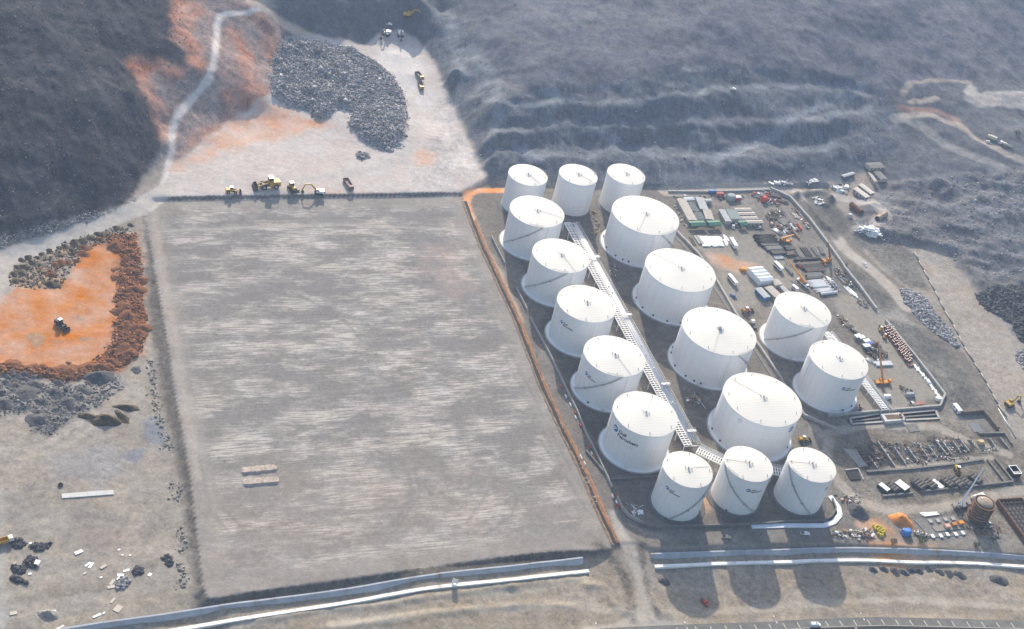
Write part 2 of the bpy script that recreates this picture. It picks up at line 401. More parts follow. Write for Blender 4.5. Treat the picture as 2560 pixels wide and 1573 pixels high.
ORANGE = ((.47, .205, .095), (.43, .235, .135)); GREYROCK = ((.085, .092, .11), (.13, .138, .155)); WALLR = ((.085, .095, .115), (.175, .192, .220))
# everything that rises above the working level is dark rock
zr = rbf(WGX, WGY)
paint(sstep(3.6, 6.5, zr + edge), *GREYROCK, grain=0.45)
# left hill
LH = hill(D, [(-150,640),(0,600),(60,580),(150,545),(235,520),(290,500),(322,470),(345,425),(372,385),(388,350),(392,300),(372,245),(345,210),(325,185),(322,160),(345,150),(380,163),(425,172),(462,165),(474,140),(455,80),(440,40),(428,0),(425,-60),(-150,-60)])
wLH = area(LH, 1.5, 3); paint(wLH, *DARK, grain=0.75)
# debris and scree at its foot
FOOT = hill(D, [(-100,610),(0,570),(120,536),(230,508),(300,496),(340,470),(322,487),(240,524),(120,561),(0,602),(-100,642)])
paint(0.8 * area(FOOT, 3, 7), (.30, .275, .255), (.17, .165, .165), grain=0.9)
# spur: pink cut slopes
SP = hill(D, [(430,0),(440,40),(456,80),(474,140),(462,165),(425,172),(380,163),(345,150),(322,160),(325,185),(345,210),(372,245),(392,300),(388,350),(380,392),(412,402),(470,350),(560,285),(640,232),(662,190),(660,120),(680,80),(700,70),(640,25),(610,0),(600,-50),(430,-50)])
paint(area(SP, 1.5, 2.5), (.19, .172, .172), (.31, .222, .195), grain=0.5)
for pl, h in (([(470,20),(440,60),(460,110),(470,150)], 5), ([(330,165),(352,215),(385,265),(396,330)], 5), ([(560,70),(590,130),(600,200),(610,250)], 5), ([(640,230),(560,250),(590,265)], 7), ([(610,30),(660,90),(655,140)], 5), ([(440,10),(435,100)], 6), ([(345,160),(420,175)], 5), ([(470,350),(560,285)], 4)):
    paint(0.85 * stripe(hill(D, pl), h * 1.2, 5, 4), (.42, .225, .165), (.31, .175, .135), grain=0.5)
paint(0.9 * area(hill(D, [(560,258),(600,238),(640,235),(650,245),(615,262),(585,272)]), 2, 2), (.30, .135, .095), (.16, .12, .11), grain=0.5)
paint(stripe(hill(D, [(372,470),(390,448),(400,420),(408,388),(412,360),(414,320),(420,292),(432,270),(470,228),(500,196),(513,160),(519,110),(522,60),(530,36),(560,31),(596,28),(625,20)]), 2.3, 1.3, 0.6), (.50, .465, .445), (.58, .545, .525), grain=0.2)
paint(stripe(hill(D, [(600,5),(640,28),(700,70),(760,95),(830,105),(890,125)]), 3.6, 1.4, 1.0), (.42, .33, .28), (.47, .40, .35), grain=0.2)
# quarry floor
FL = hill(D, [(372,476),(400,440),(412,404),(470,352),(560,288),(640,236),(668,205),(690,90),(740,85),(880,110),(905,84),(960,70),(1000,88),(1042,142),(1086,242),(1132,342),(1172,430),(1112,460),(1100,474),(700,478)])
wFL = area(FL, 2, 2); paint(wFL, *PALE, swirl=0.75, grain=0.12)
paint(0.85 * area(hill(D, [(410,408),(500,340),(570,290),(640,250),(690,262),(730,290),(770,302),(690,330),(600,350),(520,372),(450,400)]), 6, 8), (.60, .33, .22), (.50, .38, .31), swirl=0.6, grain=0.12)
for q in ([(740,290),(800,305),(760,312)], [(1000,360),(1050,370),(1040,400),(1000,395)], [(720,452),(860,462),(940,466),(800,470)]):
    paint(0.6 * area(hill(D, q), 5, 6), (.58, .32, .21), (.50, .40, .33), swirl=0.6, grain=0.12)
paint(0.55 * area(hill(D, [(1000,200),(1080,260),(1160,420),(1090,450),(960,440),(1040,400),(1050,300)]), 6, 12), (.27, .265, .27), (.55, .52, .51), grain=0.5)
paint(0.6 * area(hill(D, [(900,150),(960,100),(1000,130),(1050,230),(1020,260),(960,200)]), 6, 9), (.56, .55, .55), (.47, .45, .45), swirl=0.5, grain=0.15)
paint(0.55 * stripe(hill(D, [(560,440),(760,430),(900,405),(960,385),(995,350),(1005,290),(985,240)]), 4.5, 2.5, 1), (.36, .34, .33), (.44, .41, .39), swirl=0.8, grain=0.1)
# cliffs of the quarry: pale bench tracks, light falls of fines
WL = hill(D, [(1000,90),(1042,142),(1086,242),(1132,342),(1172,430),(1400,446),(1600,451),(1850,442),(1990,444),(2080,414),(2180,330),(2150,275),(2120,216),(2000,186),(1900,166),(1800,152),(1680,157),(1550,186),(1400,196),(1290,212),(1230,225),(1180,150),(1100,0),(1040,0)])
paint(area(WL, 3, 5), *WALLR, grain=0.45)
for pl, h in (([(1182,377),(1400,377),(1600,373),(1800,366),(1930,356),(2010,345)], 5.0), ([(1195,330),(1330,308),(1500,300),(1700,296),(1900,288),(2060,274),(2160,262)], 4.2), ([(1240,256),(1400,243),(1550,246),(1700,222),(1850,202),(1980,210),(2090,234)], 3.6), ([(1060,20),(1110,90),(1160,160),(1195,230),(1215,285)], 3.5), ([(1350,90),(1385,130),(1410,180)], 5), ([(1150,110),(1185,190),(1200,250)], 4)):
    paint(0.8 * stripe(hill(D, pl), h, 2.4, 3.0, True) * np.clip(fbm(GX, GY, 40, 3, 57) * 1.2 + 0.75, 0.15, 1), (.155, .17, .19), (.225, .24, .262), grain=0.4)
    CL_FLAT = stripe(hill(D, pl), h, 2.0, 2.0, True) if 'CL_FLAT' not in globals() else np.maximum(CL_FLAT, stripe(hill(D, pl), h, 2.0, 2.0, True))
for pl, h, w_ in (([(1990,225),(1930,275),(1860,320),(1760,365),(1700,395)], 3.5, .5), ([(2080,200),(2020,235),(1960,262)], 4, .45), ([(1760,360),(1770,400),(1760,436)], 3, .4), ([(1480,330),(1440,365),(1420,380)], 3, .45), ([(1310,210),(1340,240),(1330,262)], 4, .5), ([(1640,165),(1660,190),(1690,225)], 4, .45), ([(1260,370),(1300,384)], 4, .5), ([(1130,120),(1150,200),(1190,290),(1180,330)], 3, .4), ([(1080,60),(1100,130),(1120,190)], 4, .45)):
    paint(w_ * stripe(hill(D, pl), h, 3.0, 5.0), (.24, .26, .29), (.29, .31, .34), grain=0.35)
CLIFF = (0.62 * area(WL, 3, 5) * (1 - 0.8 * CL_FLAT)).astype(np.float32)
fall = np.clip(ridged(GX * 1.0, GY * 0.16, 10, 4, 41) * 2.0 - 0.1, 0, 1) * np.clip(fbm(GX, GY, 55, 3, 47) * 1.5 + 0.7, 0, 1) * area(WL, 3, 5)
paint(0.0 * fall, (.20, .215, .235), (.16, .172, .19), grain=0.5)
# upper natural slope: some of the distance haze is put into its bluish tone
UPR = hill(D, [(1100,-50),(1180,150),(1230,225),(1290,212),(1400,196),(1550,186),(1680,157),(1800,152),(1900,166),(2000,186),(2120,216),(2200,215),(2461,180),(2560,180),(2560,-50)])
paint(area(UPR, 4, 8), (.128, .133, .160), (.098, .106, .132), grain=0.45)
paint(0.35 * sstep(0.35, 0.7, ridged(GX * 0.9 + GY * 0.55, GY * 0.12 - GX * 0.15, 34, 3, 91)) * area(UPR, 4, 8), (.165, .163, .182), (.15, .152, .172), grain=0.5)
# right-hand rubble ground and its tracks
paint(0.8 * area(hill(D, [(2310,225),(2330,200),(2350,228),(2461,222),(2520,222),(2520,270),(2420,258),(2350,262),(2318,248)]), 2, 3), (.42, .385, .36), (.36, .335, .32), grain=0.2)
for pl, h, c in (([(2150,285),(2230,272),(2300,300),(2340,330),(2400,360),(2480,400)], 4, (.36, .31, .275)), ([(2170,225),(2190,198),(2260,192),(2330,200)], 2.5, (.33, .285, .25)), ([(2190,245),(2250,235)], 3, (.38, .33, .29)), ([(2150,285),(2210,300),(2270,345),(2340,380),(2461,420)], 5, (.25, .24, .235)), ([(2160,262),(2250,262),(2300,290)], 3, (.26, .175, .15))):
    paint(0.85 * stripe(hill(D, pl), h, 1.5, 1.2), c, tuple(v * 1.15 for v in c), grain=0.25)
RUB = RUBP; _ = ([(2060,470),(2120,440),(2200,420),(2461,400),(2600,420),(2600,900),(2461,820),(2400,760),(2330,680),(2290,620),(2210,598),(2120,585),(2080,600),(2040,560)])
paint(0.8 * area(RUB, 5, 9), (.085, .09, .105), (.155, .16, .175), grain=0.65)
# ---- level ground
paint(area(COMP, 1.5, 0.5), (.14, .128, .115), (.205, .187, .166), swirl=0.4, grain=0.4)
# yard apron, lanes, road bands behind the yard
paint(0.8 * area(flat(D, [(1640,575),(1800,560),(1900,640),(1990,700),(2100,720),(2120,760),(2200,800),(2260,950),(2150,1000),(2060,980),(2080,850),(1990,700),(1880,690),(1760,760),(1700,620)]), 4, 5), (.29, .27, .235), (.235, .218, .192), swirl=0.6, grain=0.16)
paint(0.9 * stripe(hill(D, [(1600,462),(1700,455),(1850,452),(1920,462),(1975,520),(2030,600),(2090,645),(2140,690),(2180,740)]), 5.2, 1.2, 0.6), (.36, .325, .29), (.42, .38, .345), grain=0.12)
paint(0.9 * stripe(hill(D, [(1960,465),(2040,480),(2100,500),(2125,525),(2100,545)]), 5.0, 1.5, 0.8), (.36, .335, .31), (.43, .40, .37), grain=0.15)
STRIP = flat(D, [(2180,598),(2230,602),(2275,625),(2320,690),(2345,745),(2385,800),(2461,860),(2600,960),(2600,1120),(2440,1060),(2390,960),(2330,850),(2270,740),(2215,655)], 0.5)
paint(area(STRIP, 2, 2), (.275, .245, .215), (.32, .288, .255), grain=0.35)
paint(0.8 * area(flat(D, [(2080,700),(2160,740),(2210,790),(2270,860),(2340,960),(2380,1000),(2300,1010),(2250,900),(2160,800),(2100,760)]), 4, 6), (.20, .195, .18), (.30, .28, .255), grain=0.45)
for q in ([(2045,555),(2110,575),(2190,600),(2218,660),(2236,700),(2190,690),(2130,645),(2085,612)], [(2120,760),(2205,790),(2285,850),(2345,935),(2400,1005),(2320,995),(2265,960),(2190,870)], [(1990,640),(2050,642),(2110,688),(2152,735),(2118,748),(2062,705)]):
    paint(0.9 * area(flat(D, q, 0.6), 4, 7), (.085, .086, .085), (.165, .158, .145), grain=0.8)
# slotted bund ground around the tanks
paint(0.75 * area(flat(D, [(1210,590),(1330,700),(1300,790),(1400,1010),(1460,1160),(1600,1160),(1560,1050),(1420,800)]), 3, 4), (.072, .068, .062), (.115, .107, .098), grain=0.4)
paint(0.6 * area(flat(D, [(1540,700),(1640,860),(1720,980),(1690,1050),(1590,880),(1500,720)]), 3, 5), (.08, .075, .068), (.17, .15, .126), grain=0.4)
paint(0.85 * area(flat(D, [(1990,1010),(2120,1000),(2300,1010),(2470,1060),(2600,1200),(2600,1310),(2300,1300),(2080,1240),(2000,1120)]), 4, 5), (.10, .092, .082), (.25, .222, .188), swirl=0.3, grain=0.7)
paint(0.8 * area(flat(D, [(1480,1150),(1620,1150),(2000,1200),(2010,1260),(1560,1275),(1500,1250)]), 3, 4), (.12, .113, .105), (.19, .175, .16), grain=0.35)
paint(0.7 * area(flat(D, [(1640,460),(1900,460),(1960,520),(2040,640),(1990,660),(1900,600),(1840,520),(1660,500)]), 4, 6), (.17, .158, .145), (.26, .24, .215), grain=0.45)
paint(0.85 * area(flat(D, [(1925,465),(1985,462),(2020,500),(2060,545),(2010,580),(1960,540)]), 3, 4), (.07, .072, .07), (.12, .12, .115), grain=0.6)
for c_, q in ((A6, [(340,960),(700,880),(1300,900),(1836,840),(1836,1200),(960,1290),(520,1330)]), (A7, [(0,520),(480,480),(1000,450),(1050,700),(1000,770),(0,870)]), (A7, [(120,1120),(650,1060),(1150,1030),(1200,1180),(250,1270)]), (A8, [(960,270),(1380,240),(1420,390),(1030,420)]), (B1, [(880,620),(1350,640),(1500,920),(1150,920),(960,760)]), (A7, [(1130,400),(1540,390),(1700,640),(1400,680)]), (A7, [(1250,790),(1420,780),(1690,1140),(1500,1170)])):
    paint(0.9 * area(flat(c_, q), 2.0, 3.5), (.058, .055, .052), (.15, .136, .12), grain=0.9)
for pl, h in (([(1960,1030),(1990,1060),(1985,1100),(2010,1150),(2060,1205),(2130,1228),(2250,1222),(2400,1188),(2500,1170)], 3.4), ([(1990,1040),(2100,1018),(2250,1026),(2330,1062),(2420,1090)], 3.6), ([(2140,1130),(2300,1112),(2380,1100)], 2.6)):
    paint(0.85 * stripe(flat(D, pl), h, 1.5, 1.2), (.30, .272, .235), (.36, .325, .285), swirl=0.4, grain=0.25)
# orange laterite patches, trench spoil
for pl, h in (([(1215,458),(1150,458),(1127,466),(1120,486),(1135,530)], 3.0),):
    paint(0.95 * stripe(flat(D, pl), h, 1.0, 0.5), (.66, .33, .17), (.60, .36, .22), grain=0.12)
paint(0.75 * stripe(flat(D, [(1135,530),(1160,590),(1200,660),(1250,770)]), 3.0, 1.0, 1), (.46, .36, .28), (.42, .34, .28), grain=0.15)
for q in ([(1690,608),(1740,612),(1815,640),(1790,655),(1740,650)], [(2060,1260),(2110,1246),(2230,1330),(2100,1335)], [(1690,1250),(1720,1180),(1700,1150),(1680,1250)]):
    paint(0.8 * area(flat(D, q), 3, 4), (.56, .30, .17), (.42, .30, .22), grain=0.2)
# graded pad
paint(sstep(-0.3, 0.5, poly_sd(PAD, GX, GY)), (.176, .168, .161), (.43, .40, .37), streak=1.0, grain=0.16)
paint(0.5 * sstep(0, 2, poly_sd(PAD, GX, GY)) * sstep(0.05, 0.45, fbm(GX, GY, 70, 3, 83)), (.165, .156, .15), (.33, .305, .283), streak=1.0, grain=0.16)
paint(0.5 * sstep(0, 2, poly_sd(PAD, GX, GY)) * area(flat(D, [(1030,590),(1090,600),(1130,680),(1110,740),(1040,700),(1020,640)]), 8, 14), (.30, .25, .235), (.44, .34, .30), streak=1.0, grain=0.12)
paint(0.55 * sstep(0, 2, poly_sd(PAD, GX, GY)) * area(flat(D, [(450,1130),(900,1080),(1450,1200),(1490,1310),(1000,1390),(490,1450)]), 22, 22), (.228, .206, .186), (.39, .352, .318), streak=0.9, grain=0.16)
paint(0.7 * sstep(0, 1, poly_sd(PAD, GX, GY)) * sstep(16, 5, poly_sd(PAD, GX, GY)), (.235, .215, .196), (.275, .253, .232), streak=0.3, grain=0.16)
for pl in ([(354,520),(402,800),(422,930),(460,1140)],):
    paint(0.45 * stripe(flat(D, pl) + np.array([4.0, 0]), 2.2, 2.0, 2.5), (.42, .35, .30), (.36, .315, .285), grain=0.2)
for pl in ([(380,556),(640,545),(830,540),(1090,552)],):
    paint(0.4 * stripe(flat(D, pl), 1.4, 1.0, 1.0), (.42, .375, .34), (.40, .365, .33), grain=0.1)
for arc_ in ([(500,1090),(520,1200),(600,1290),(720,1330)], [(480,1100),(505,1230),(590,1320),(700,1360)], [(900,1080),(1000,1130),(1010,1190),(960,1260)], [(880,1085),(985,1140),(990,1200),(935,1270)], [(560,880),(700,920),(850,960),(1000,940)], [(700,700),(820,760),(900,860),(940,980)], [(1180,1120),(1170,1190),(1120,1260)], [(1250,1180),(1230,1240),(1160,1290)], [(420,520),(520,540),(620,520),(660,500)], [(1400,1180),(1330,1050),(1230,850),(1150,700)], [(1385,1190),(1318,1062),(1215,860)], [(1420,1240),(1300,1060)]):
    P_ = flat(D, arc_); P_ = np.array([[np.interp(t, np.linspace(0, 1, len(P_)), P_[:, k]) for k in (0, 1)] for t in np.linspace(0, 1, 30)])
    for _ in range(4): P_[1:-1] = (P_[:-2] + P_[1:-1] * 2 + P_[2:]) / 4
    paint(0.45 * stripe(P_, 0.8, 0.8, 0.2) * sstep(0, 1, poly_sd(PAD, GX, GY)), (.15, .142, .135), (.19, .178, .168), grain=0.16)
# pad batters: darker brown than the level ground
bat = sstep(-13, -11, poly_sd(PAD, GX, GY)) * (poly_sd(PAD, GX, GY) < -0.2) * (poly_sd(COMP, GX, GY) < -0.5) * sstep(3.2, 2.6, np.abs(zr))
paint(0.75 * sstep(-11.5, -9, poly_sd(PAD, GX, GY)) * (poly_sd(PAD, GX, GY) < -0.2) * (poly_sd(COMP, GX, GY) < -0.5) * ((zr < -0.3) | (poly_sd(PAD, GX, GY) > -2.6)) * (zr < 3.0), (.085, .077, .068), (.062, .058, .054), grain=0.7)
# left ground: orange borrow area, grey spoil ground, hauling road
paint(area(flat(D, [(-200,660),(0,640),(40,690),(150,690),(345,530),(360,800),(420,1100),(480,1440),(440,1512),(-200,1560)], -2.2), 3, 2), (.24, .217, .195), (.32, .288, .245), swirl=0.3, grain=0.3)
ORA = flat(D, [(-120,705),(20,712),(45,690),(120,680),(160,660),(190,610),(225,590),(300,575),(330,570),(320,620),(305,660),(340,720),(352,780),(345,850),(300,885),(200,905),(80,892),(0,880),(-120,880)], -1.5)
paint(area(ORA, 2, 3), *ORANGE, swirl=0.7, grain=0.15)
paint(0.8 * area(flat(D, [(225,575),(330,560),(345,640),(352,800),(340,860),(250,900),(180,905),(250,850),(285,760),(270,660),(290,610)], -1.5), 3, 4), (.25, .11, .055), (.34, .155, .08), grain=0.9)
paint(0.85 * area(flat(D, [(45,690),(150,690),(160,660),(190,610),(150,590),(50,630),(25,660)], -1), 3, 4), (.24, .215, .18), (.40, .26, .17), grain=0.5)
paint(0.85 * area(flat(D, [(-120,872),(0,875),(80,886),(180,895),(270,875),(320,868),(300,895),(240,915),(160,918),(60,905),(-120,900)], -1.3), 2, 3), (.22, .10, .05), (.32, .15, .08), grain=0.9)
paint(0.7 * area(flat(D, [(-120,905),(60,910),(180,925),(290,900),(300,930),(230,975),(180,1000),(140,1040),(60,1040),(80,990),(0,1000),(-120,1000)], -1.6), 3, 8), (.12, .118, .12), (.26, .245, .23), grain=0.8)
for q in ([(62,808),(90,800),(112,812),(95,835),(88,840)], [(185,755),(205,768),(190,772)], [(180,808),(222,815),(200,822)]):
    paint(0.7 * area(flat(D, q, -1.5), 1.2, 1.2), (.27, .24, .20), (.30, .24, .18), grain=0.3)
ROADL = hill(D, [(402,452),(372,476),(330,502),(240,540),(120,586),(20,618),(-60,650),(-150,700)])
paint(stripe(ROADL, 6.0, 1.5, 1.0), (.40, .37, .34), (.46, .43, .395), swirl=0.4, grain=0.12)
paint(0.8 * stripe(hill(D, [(10,625),(-5,680),(-40,760)]), 6.5, 3, 1), (.38, .35, .32), (.43, .39, .36), swirl=0.4, grain=0.12)
for q in ([(340,1020),(372,1005),(392,1030),(395,1075),(360,1078),(345,1060)], [(300,1095),(345,1075),(350,1090),(325,1118),(305,1112)]):
    paint(0.8 * area(flat(D, q, -4), 1.5, 2), (.15, .165, .195), (.21, .225, .25), grain=0.3)
paint(0.8 * area(flat(D, [(0,1480),(0,1150),(8,1190),(14,1512),(-60,1512),(-60,1150)], -3.7), 1.5, 1), (.33, .325, .30), (.36, .35, .33), grain=0.2)
# verge between boundary walls and highway
for pl, h, w_, ca_, cb_ in (([(60,1100),(150,1045),(250,985),(330,935)], 3.0, .6, (.36, .325, .275), (.30, .27, .24)), ([(20,1130),(140,1080),(260,1010),(350,950)], 2.2, .5, (.36, .33, .28), (.32, .29, .25)), ([(0,1165),(140,1120),(280,1070)], 4.0, .4, (.34, .30, .25), (.30, .27, .24)), ([(60,1330),(160,1300),(260,1310),(350,1280)], 2.0, .5, (.20, .175, .15), (.26, .23, .2)), ([(40,1440),(160,1420),(280,1400),(400,1340)], 2.6, .55, (.17, .15, .13), (.25, .22, .19)), ([(60,1390),(180,1372),(330,1330),(410,1290)], 1.6, .5, (.36, .32, .26), (.3, .27, .23)), ([(140,1190),(240,1215),(300,1260),(280,1300)], 2.0, .45, (.19, .17, .145), (.24, .21, .18)), ([(120,1500),(260,1470),(420,1420)], 2.4, .5, (.36, .315, .25), (.3, .265, .22))):
    paint(w_ * stripe(flat(D, pl, -3), h, 1.4, 2.0), ca_, cb_, grain=0.3)
for q, w_, ca_, cb_ in (([(120,1090),(280,1070),(330,1130),(240,1170),(120,1150)], .55, (.24, .24, .25), (.30, .295, .30)), ([(260,1270),(340,1250),(360,1330),(290,1340)], .5, (.34, .29, .235), (.30, .26, .21)), ([(160,1230),(230,1220),(250,1290),(160,1310)], .4, (.19, .17, .155), (.22, .2, .18)), ([(20,1200),(60,1200),(70,1290),(20,1290)], .5, (.20, .205, .205), (.25, .245, .24))):
    paint(w_ * area(flat(D, q, -3), 6, 8), ca_, cb_, grain=0.3)
VER = flat(D, [(120,1560),(500,1470),(900,1412),(1420,1350),(1500,1330),(1560,1340),(1900,1332),(2461,1345),(2620,1345),(2620,1560),(1500,1600),(200,1640)], -4.9)
paint(area(VER, 1.5, 1.0), (.235, .203, .168), (.335, .29, .232), swirl=0.6, grain=0.35)
paint(0.9 * area(flat(D, [(1455,1235),(1475,1240),(1500,1290),(1528,1318),(1545,1350),(1556,1400),(1570,1450),(1600,1488),(1680,1500),(1660,1512),(1380,1512),(1470,1496),(1522,1478),(1532,1440),(1522,1395),(1500,1345),(1478,1300)], -3.9), 1.5, 1.5), (.35, .322, .285), (.41, .375, .33), swirl=0.5, grain=0.12)
for pl, h in (([(1430,1322),(1470,1345),(1500,1392),(1514,1440),(1524,1490)], 2.2), ([(1538,1318),(1546,1370),(1560,1430),(1585,1480)], 1.8)):
    paint(0.8 * stripe(flat(D, pl, -3.8), h, 1.2, 1.5), (.11, .10, .088), (.17, .152, .13), grain=0.8)
for pl in ([(560,1512),(900,1462),(1200,1440),(1400,1400)], [(800,1505),(1100,1480),(1400,1460),(1540,1490)], [(1700,1478),(1900,1462),(2050,1450),(2200,1445),(2461,1470)]):
    paint(0.5 * stripe(flat(D, pl, -7), 2.0, 1.2, 1.5), (.46, .41, .335), (.42, .37, .31), grain=0.15)
paint(0.75 * area(flat(D, [(2085,1318),(2240,1318),(2250,1352),(2200,1375),(2150,1378),(2100,1350)], -3.7), 3, 4), (.58, .31, .15), (.40, .29, .21), grain=0.25)
paint(0.6 * area(flat(D, [(1500,1262),(1560,1300),(1800,1303),(2000,1300),(2461,1322),(2461,1290),(2000,1268),(1800,1272)]), 2, 3), (.185, .175, .165), (.25, .235, .215), grain=0.3)

ny, nx = shape
idx = np.arange(ny * nx).reshape(ny, nx)
quads = np.stack([idx[:-1, :-1], idx[:-1, 1:], idx[1:, 1:], idx[1:, :-1]], -1).reshape(-1, 4)
me = bpy.data.meshes.new('ground')
me.vertices.add(ny * nx); me.vertices.foreach_set('co', np.stack([GX, GY, GZ], -1).astype(np.float32).ravel())
me.loops.add(quads.size); me.loops.foreach_set('vertex_index', quads.ravel().astype(np.int32))
me.polygons.add(len(quads)); me.polygons.foreach_set('loop_start', (np.arange(len(quads)) * 4).astype(np.int32))
me.polygons.foreach_set('loop_total', np.full(len(quads), 4, np.int32))
me.update(calc_edges=True)
me.polygons.foreach_set('use_smooth', np.ones(len(quads), bool))
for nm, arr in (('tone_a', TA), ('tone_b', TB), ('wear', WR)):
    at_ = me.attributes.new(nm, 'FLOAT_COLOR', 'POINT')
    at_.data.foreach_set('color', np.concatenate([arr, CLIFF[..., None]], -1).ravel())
me.materials.append(EARTH)
ground = bpy.data.objects.new('ground', me); COL.objects.link(ground); ground['kind'] = 'structure'

_iy = lambda v: np.clip(np.searchsorted(gy, v) - 1, 0, ny - 2)
def gz(x, y):
    j = int(np.clip(np.searchsorted(gx, x) - 1, 0, nx - 2)); i = int(_iy(y))
    fx = (x - gx[j]) / (gx[j + 1] - gx[j]); fy = (y - gy[i]) / (gy[i + 1] - gy[i])
    return float((GZ[i, j] * (1 - fx) + GZ[i, j + 1] * fx) * (1 - fy) + (GZ[i + 1, j] * (1 - fx) + GZ[i + 1, j + 1] * fx) * fy)
def gp(c, x, y):
    """ground point under a survey position"""
    d = ray(c, x, y); t = (95.0 - CAM_H) / d[2]; lo = t
    for _ in range(260):
        p = CAMP + d * t
        if p[2] <= gz(p[0], p[1]): break
        lo = t; t += 3.0
    hi = t
    for _ in range(10):
        m = (lo + hi) / 2; p = CAMP + d * m
        if p[2] <= gz(p[0], p[1]): hi = m
        else: lo = m
    p = CAMP + d * hi
    return Vector((p[0], p[1], gz(p[0], p[1])))

# ------------------------------------------------------------------ mesh building
class MB:
    def __init__(s): s.v = []; s.f = []
    def add(s, vs, fs):
        o = len(s.v); s.v += [tuple(v) for v in vs]; s.f += [tuple(i + o for i in f) for f in fs]; return s
    def box(s, x0, x1, y0, y1, z0, z1):
        return s.add([(x0,y0,z0),(x1,y0,z0),(x1,y1,z0),(x0,y1,z0),(x0,y0,z1),(x1,y0,z1),(x1,y1,z1),(x0,y1,z1)],
                     [(3,2,1,0),(4,5,6,7),(0,1,5,4),(1,2,6,5),(2,3,7,6),(3,0,4,7)])
    def cbox(s, c, size, rz=0.0, ry=0.0):
        M = Matrix.Translation(c) @ Matrix.Rotation(rz, 4, 'Z') @ Matrix.Rotation(ry, 4, 'Y')
        h = [v / 2 for v in size]
        vs = [M @ Vector((a * h[0], b * h[1], e * h[2])) for e in (-1, 1) for a, b in ((-1,-1),(1,-1),(1,1),(-1,1))]
        return s.add(vs, [(3,2,1,0),(4,5,6,7),(0,1,5,4),(1,2,6,5),(2,3,7,6),(3,0,4,7)])
    def beam(s, a, b, w, h=None, up=(0, 0, 1)):
        a, b = Vector(a), Vector(b); d = b - a
        if d.length < 1e-6: return s
        h = h or w; d.normalize(); u = Vector(up)
        if abs(d.dot(u)) > 0.98: u = Vector((1, 0, 0))
        r = d.cross(u).normalized(); u = r.cross(d).normalized()
        vs = [p + r * (i * w / 2) + u * (j * h / 2) for p in (a, b) for i, j in ((-1,-1),(1,-1),(1,1),(-1,1))]
        return s.add(vs, [(3,2,1,0),(4,5,6,7),(0,1,5,4),(1,2,6,5),(2,3,7,6),(3,0,4,7)])
    def tube(s, a, b, r, n=8, r2=None, caps=True):
        a, b = Vector(a), Vector(b); d = b - a
        if d.length < 1e-6: return s
        r2 = r if r2 is None else r2; d.normalize(); u = Vector((0, 0, 1))
        if abs(d.dot(u)) > 0.98: u = Vector((1, 0, 0))
        p = d.cross(u).normalized(); q = d.cross(p).normalized()
        vs = [c + (p * math.cos(t) + q * math.sin(t)) * k for c, k in ((a, r), (b, r2)) for t in (2 * math.pi * i / n for i in range(n))]
        fs = [(i, (i + 1) % n, n + (i + 1) % n, n + i) for i in range(n)]
        if caps: fs += [tuple(range(n - 1, -1, -1)), tuple(range(n, 2 * n))]
        return s.add(vs, fs)
    def path(s, pts, r, n=6):
        for a, b in zip(pts[:-1], pts[1:]): s.tube(a, b, r, n)
        return s
    def lathe(s, prof, n=64, a0=0.0, a1=2 * math.pi):
        full = abs(a1 - a0 - 2 * math.pi) < 1e-6; k = n if full else n + 1
        vs = [(r * math.cos(t), r * math.sin(t), z) for r, z in prof for t in (a0 + (a1 - a0) * i / n for i in range(k))]
        fs = []
        for j in range(len(prof) - 1):
            for i in range(n):
                i2 = (i + 1) % k if full else i + 1
                fs.append((j * k + i, j * k + i2, (j + 1) * k + i2, (j + 1) * k + i))
        return s.add(vs, fs)
    def prism(s, poly, z0, z1):
        n = len(poly)
        vs = [(x, y, z0) for x, y in poly] + [(x, y, z1) for x, y in poly]
        return s.add(vs, [tuple(range(n - 1, -1, -1)), tuple(range(n, 2 * n))] + [(i, (i + 1) % n, n + (i + 1) % n, n + i) for i in range(n)])
    def mesh(s, name, m=None, smooth=False):
        me = bpy.data.meshes.new(name); me.from_pydata(s.v, [], s.f)
        if m: me.materials.append(m)
        if smooth:
            me.polygons.foreach_set('use_smooth', [True] * len(me.polygons))
        me.validate(); me.update(); return me
    def build(s, name, m, parent=None, smooth=False):
        return obj(name, s.mesh(name, m, smooth), parent)
def obj(name, data, parent=None, loc=None, rz=0.0):
    o = bpy.data.objects.new(name, data); COL.objects.link(o)
    if parent: o.parent = parent
    if loc is not None: o.location = loc
    if rz: o.rotation_euler = (0, 0, rz)
    return o
def tag(o, label, cat, group=None, kind=None):
    if label: o['label'] = label
    if cat: o['category'] = cat
    if group: o['group'] = group
    if kind: o['kind'] = kind
    return o
def thing(name, label, cat, loc=(0, 0, 0), rz=0.0, group=None):
    return tag(obj(name, None, None, loc, rz), label, cat, group)
def kids(o): return [c for c in bpy.data.objects if c.parent == o]
def dup(root, loc, rz=0.0, label=None, scale=None, tree=None):
    r = root.copy(); COL.objects.link(r); r.location = loc; r.rotation_euler = (0, 0, rz)
    if label: r['label'] = label
    if scale: r.scale = scale if hasattr(scale, '__len__') else (scale,) * 3
    for ch in (tree if tree is not None else list(root.children)):
        c = ch.copy(); COL.objects.link(c); c.parent = r
        for g in ch.children:
            d = g.copy(); COL.objects.link(d); d.parent = c
    return r
def smooth_by_angle(me, ang=35):
    me.polygons.foreach_set('use_smooth', [True] * len(me.polygons))
    try: me.set_sharp_from_angle(angle=RAD(ang))
    except Exception: pass

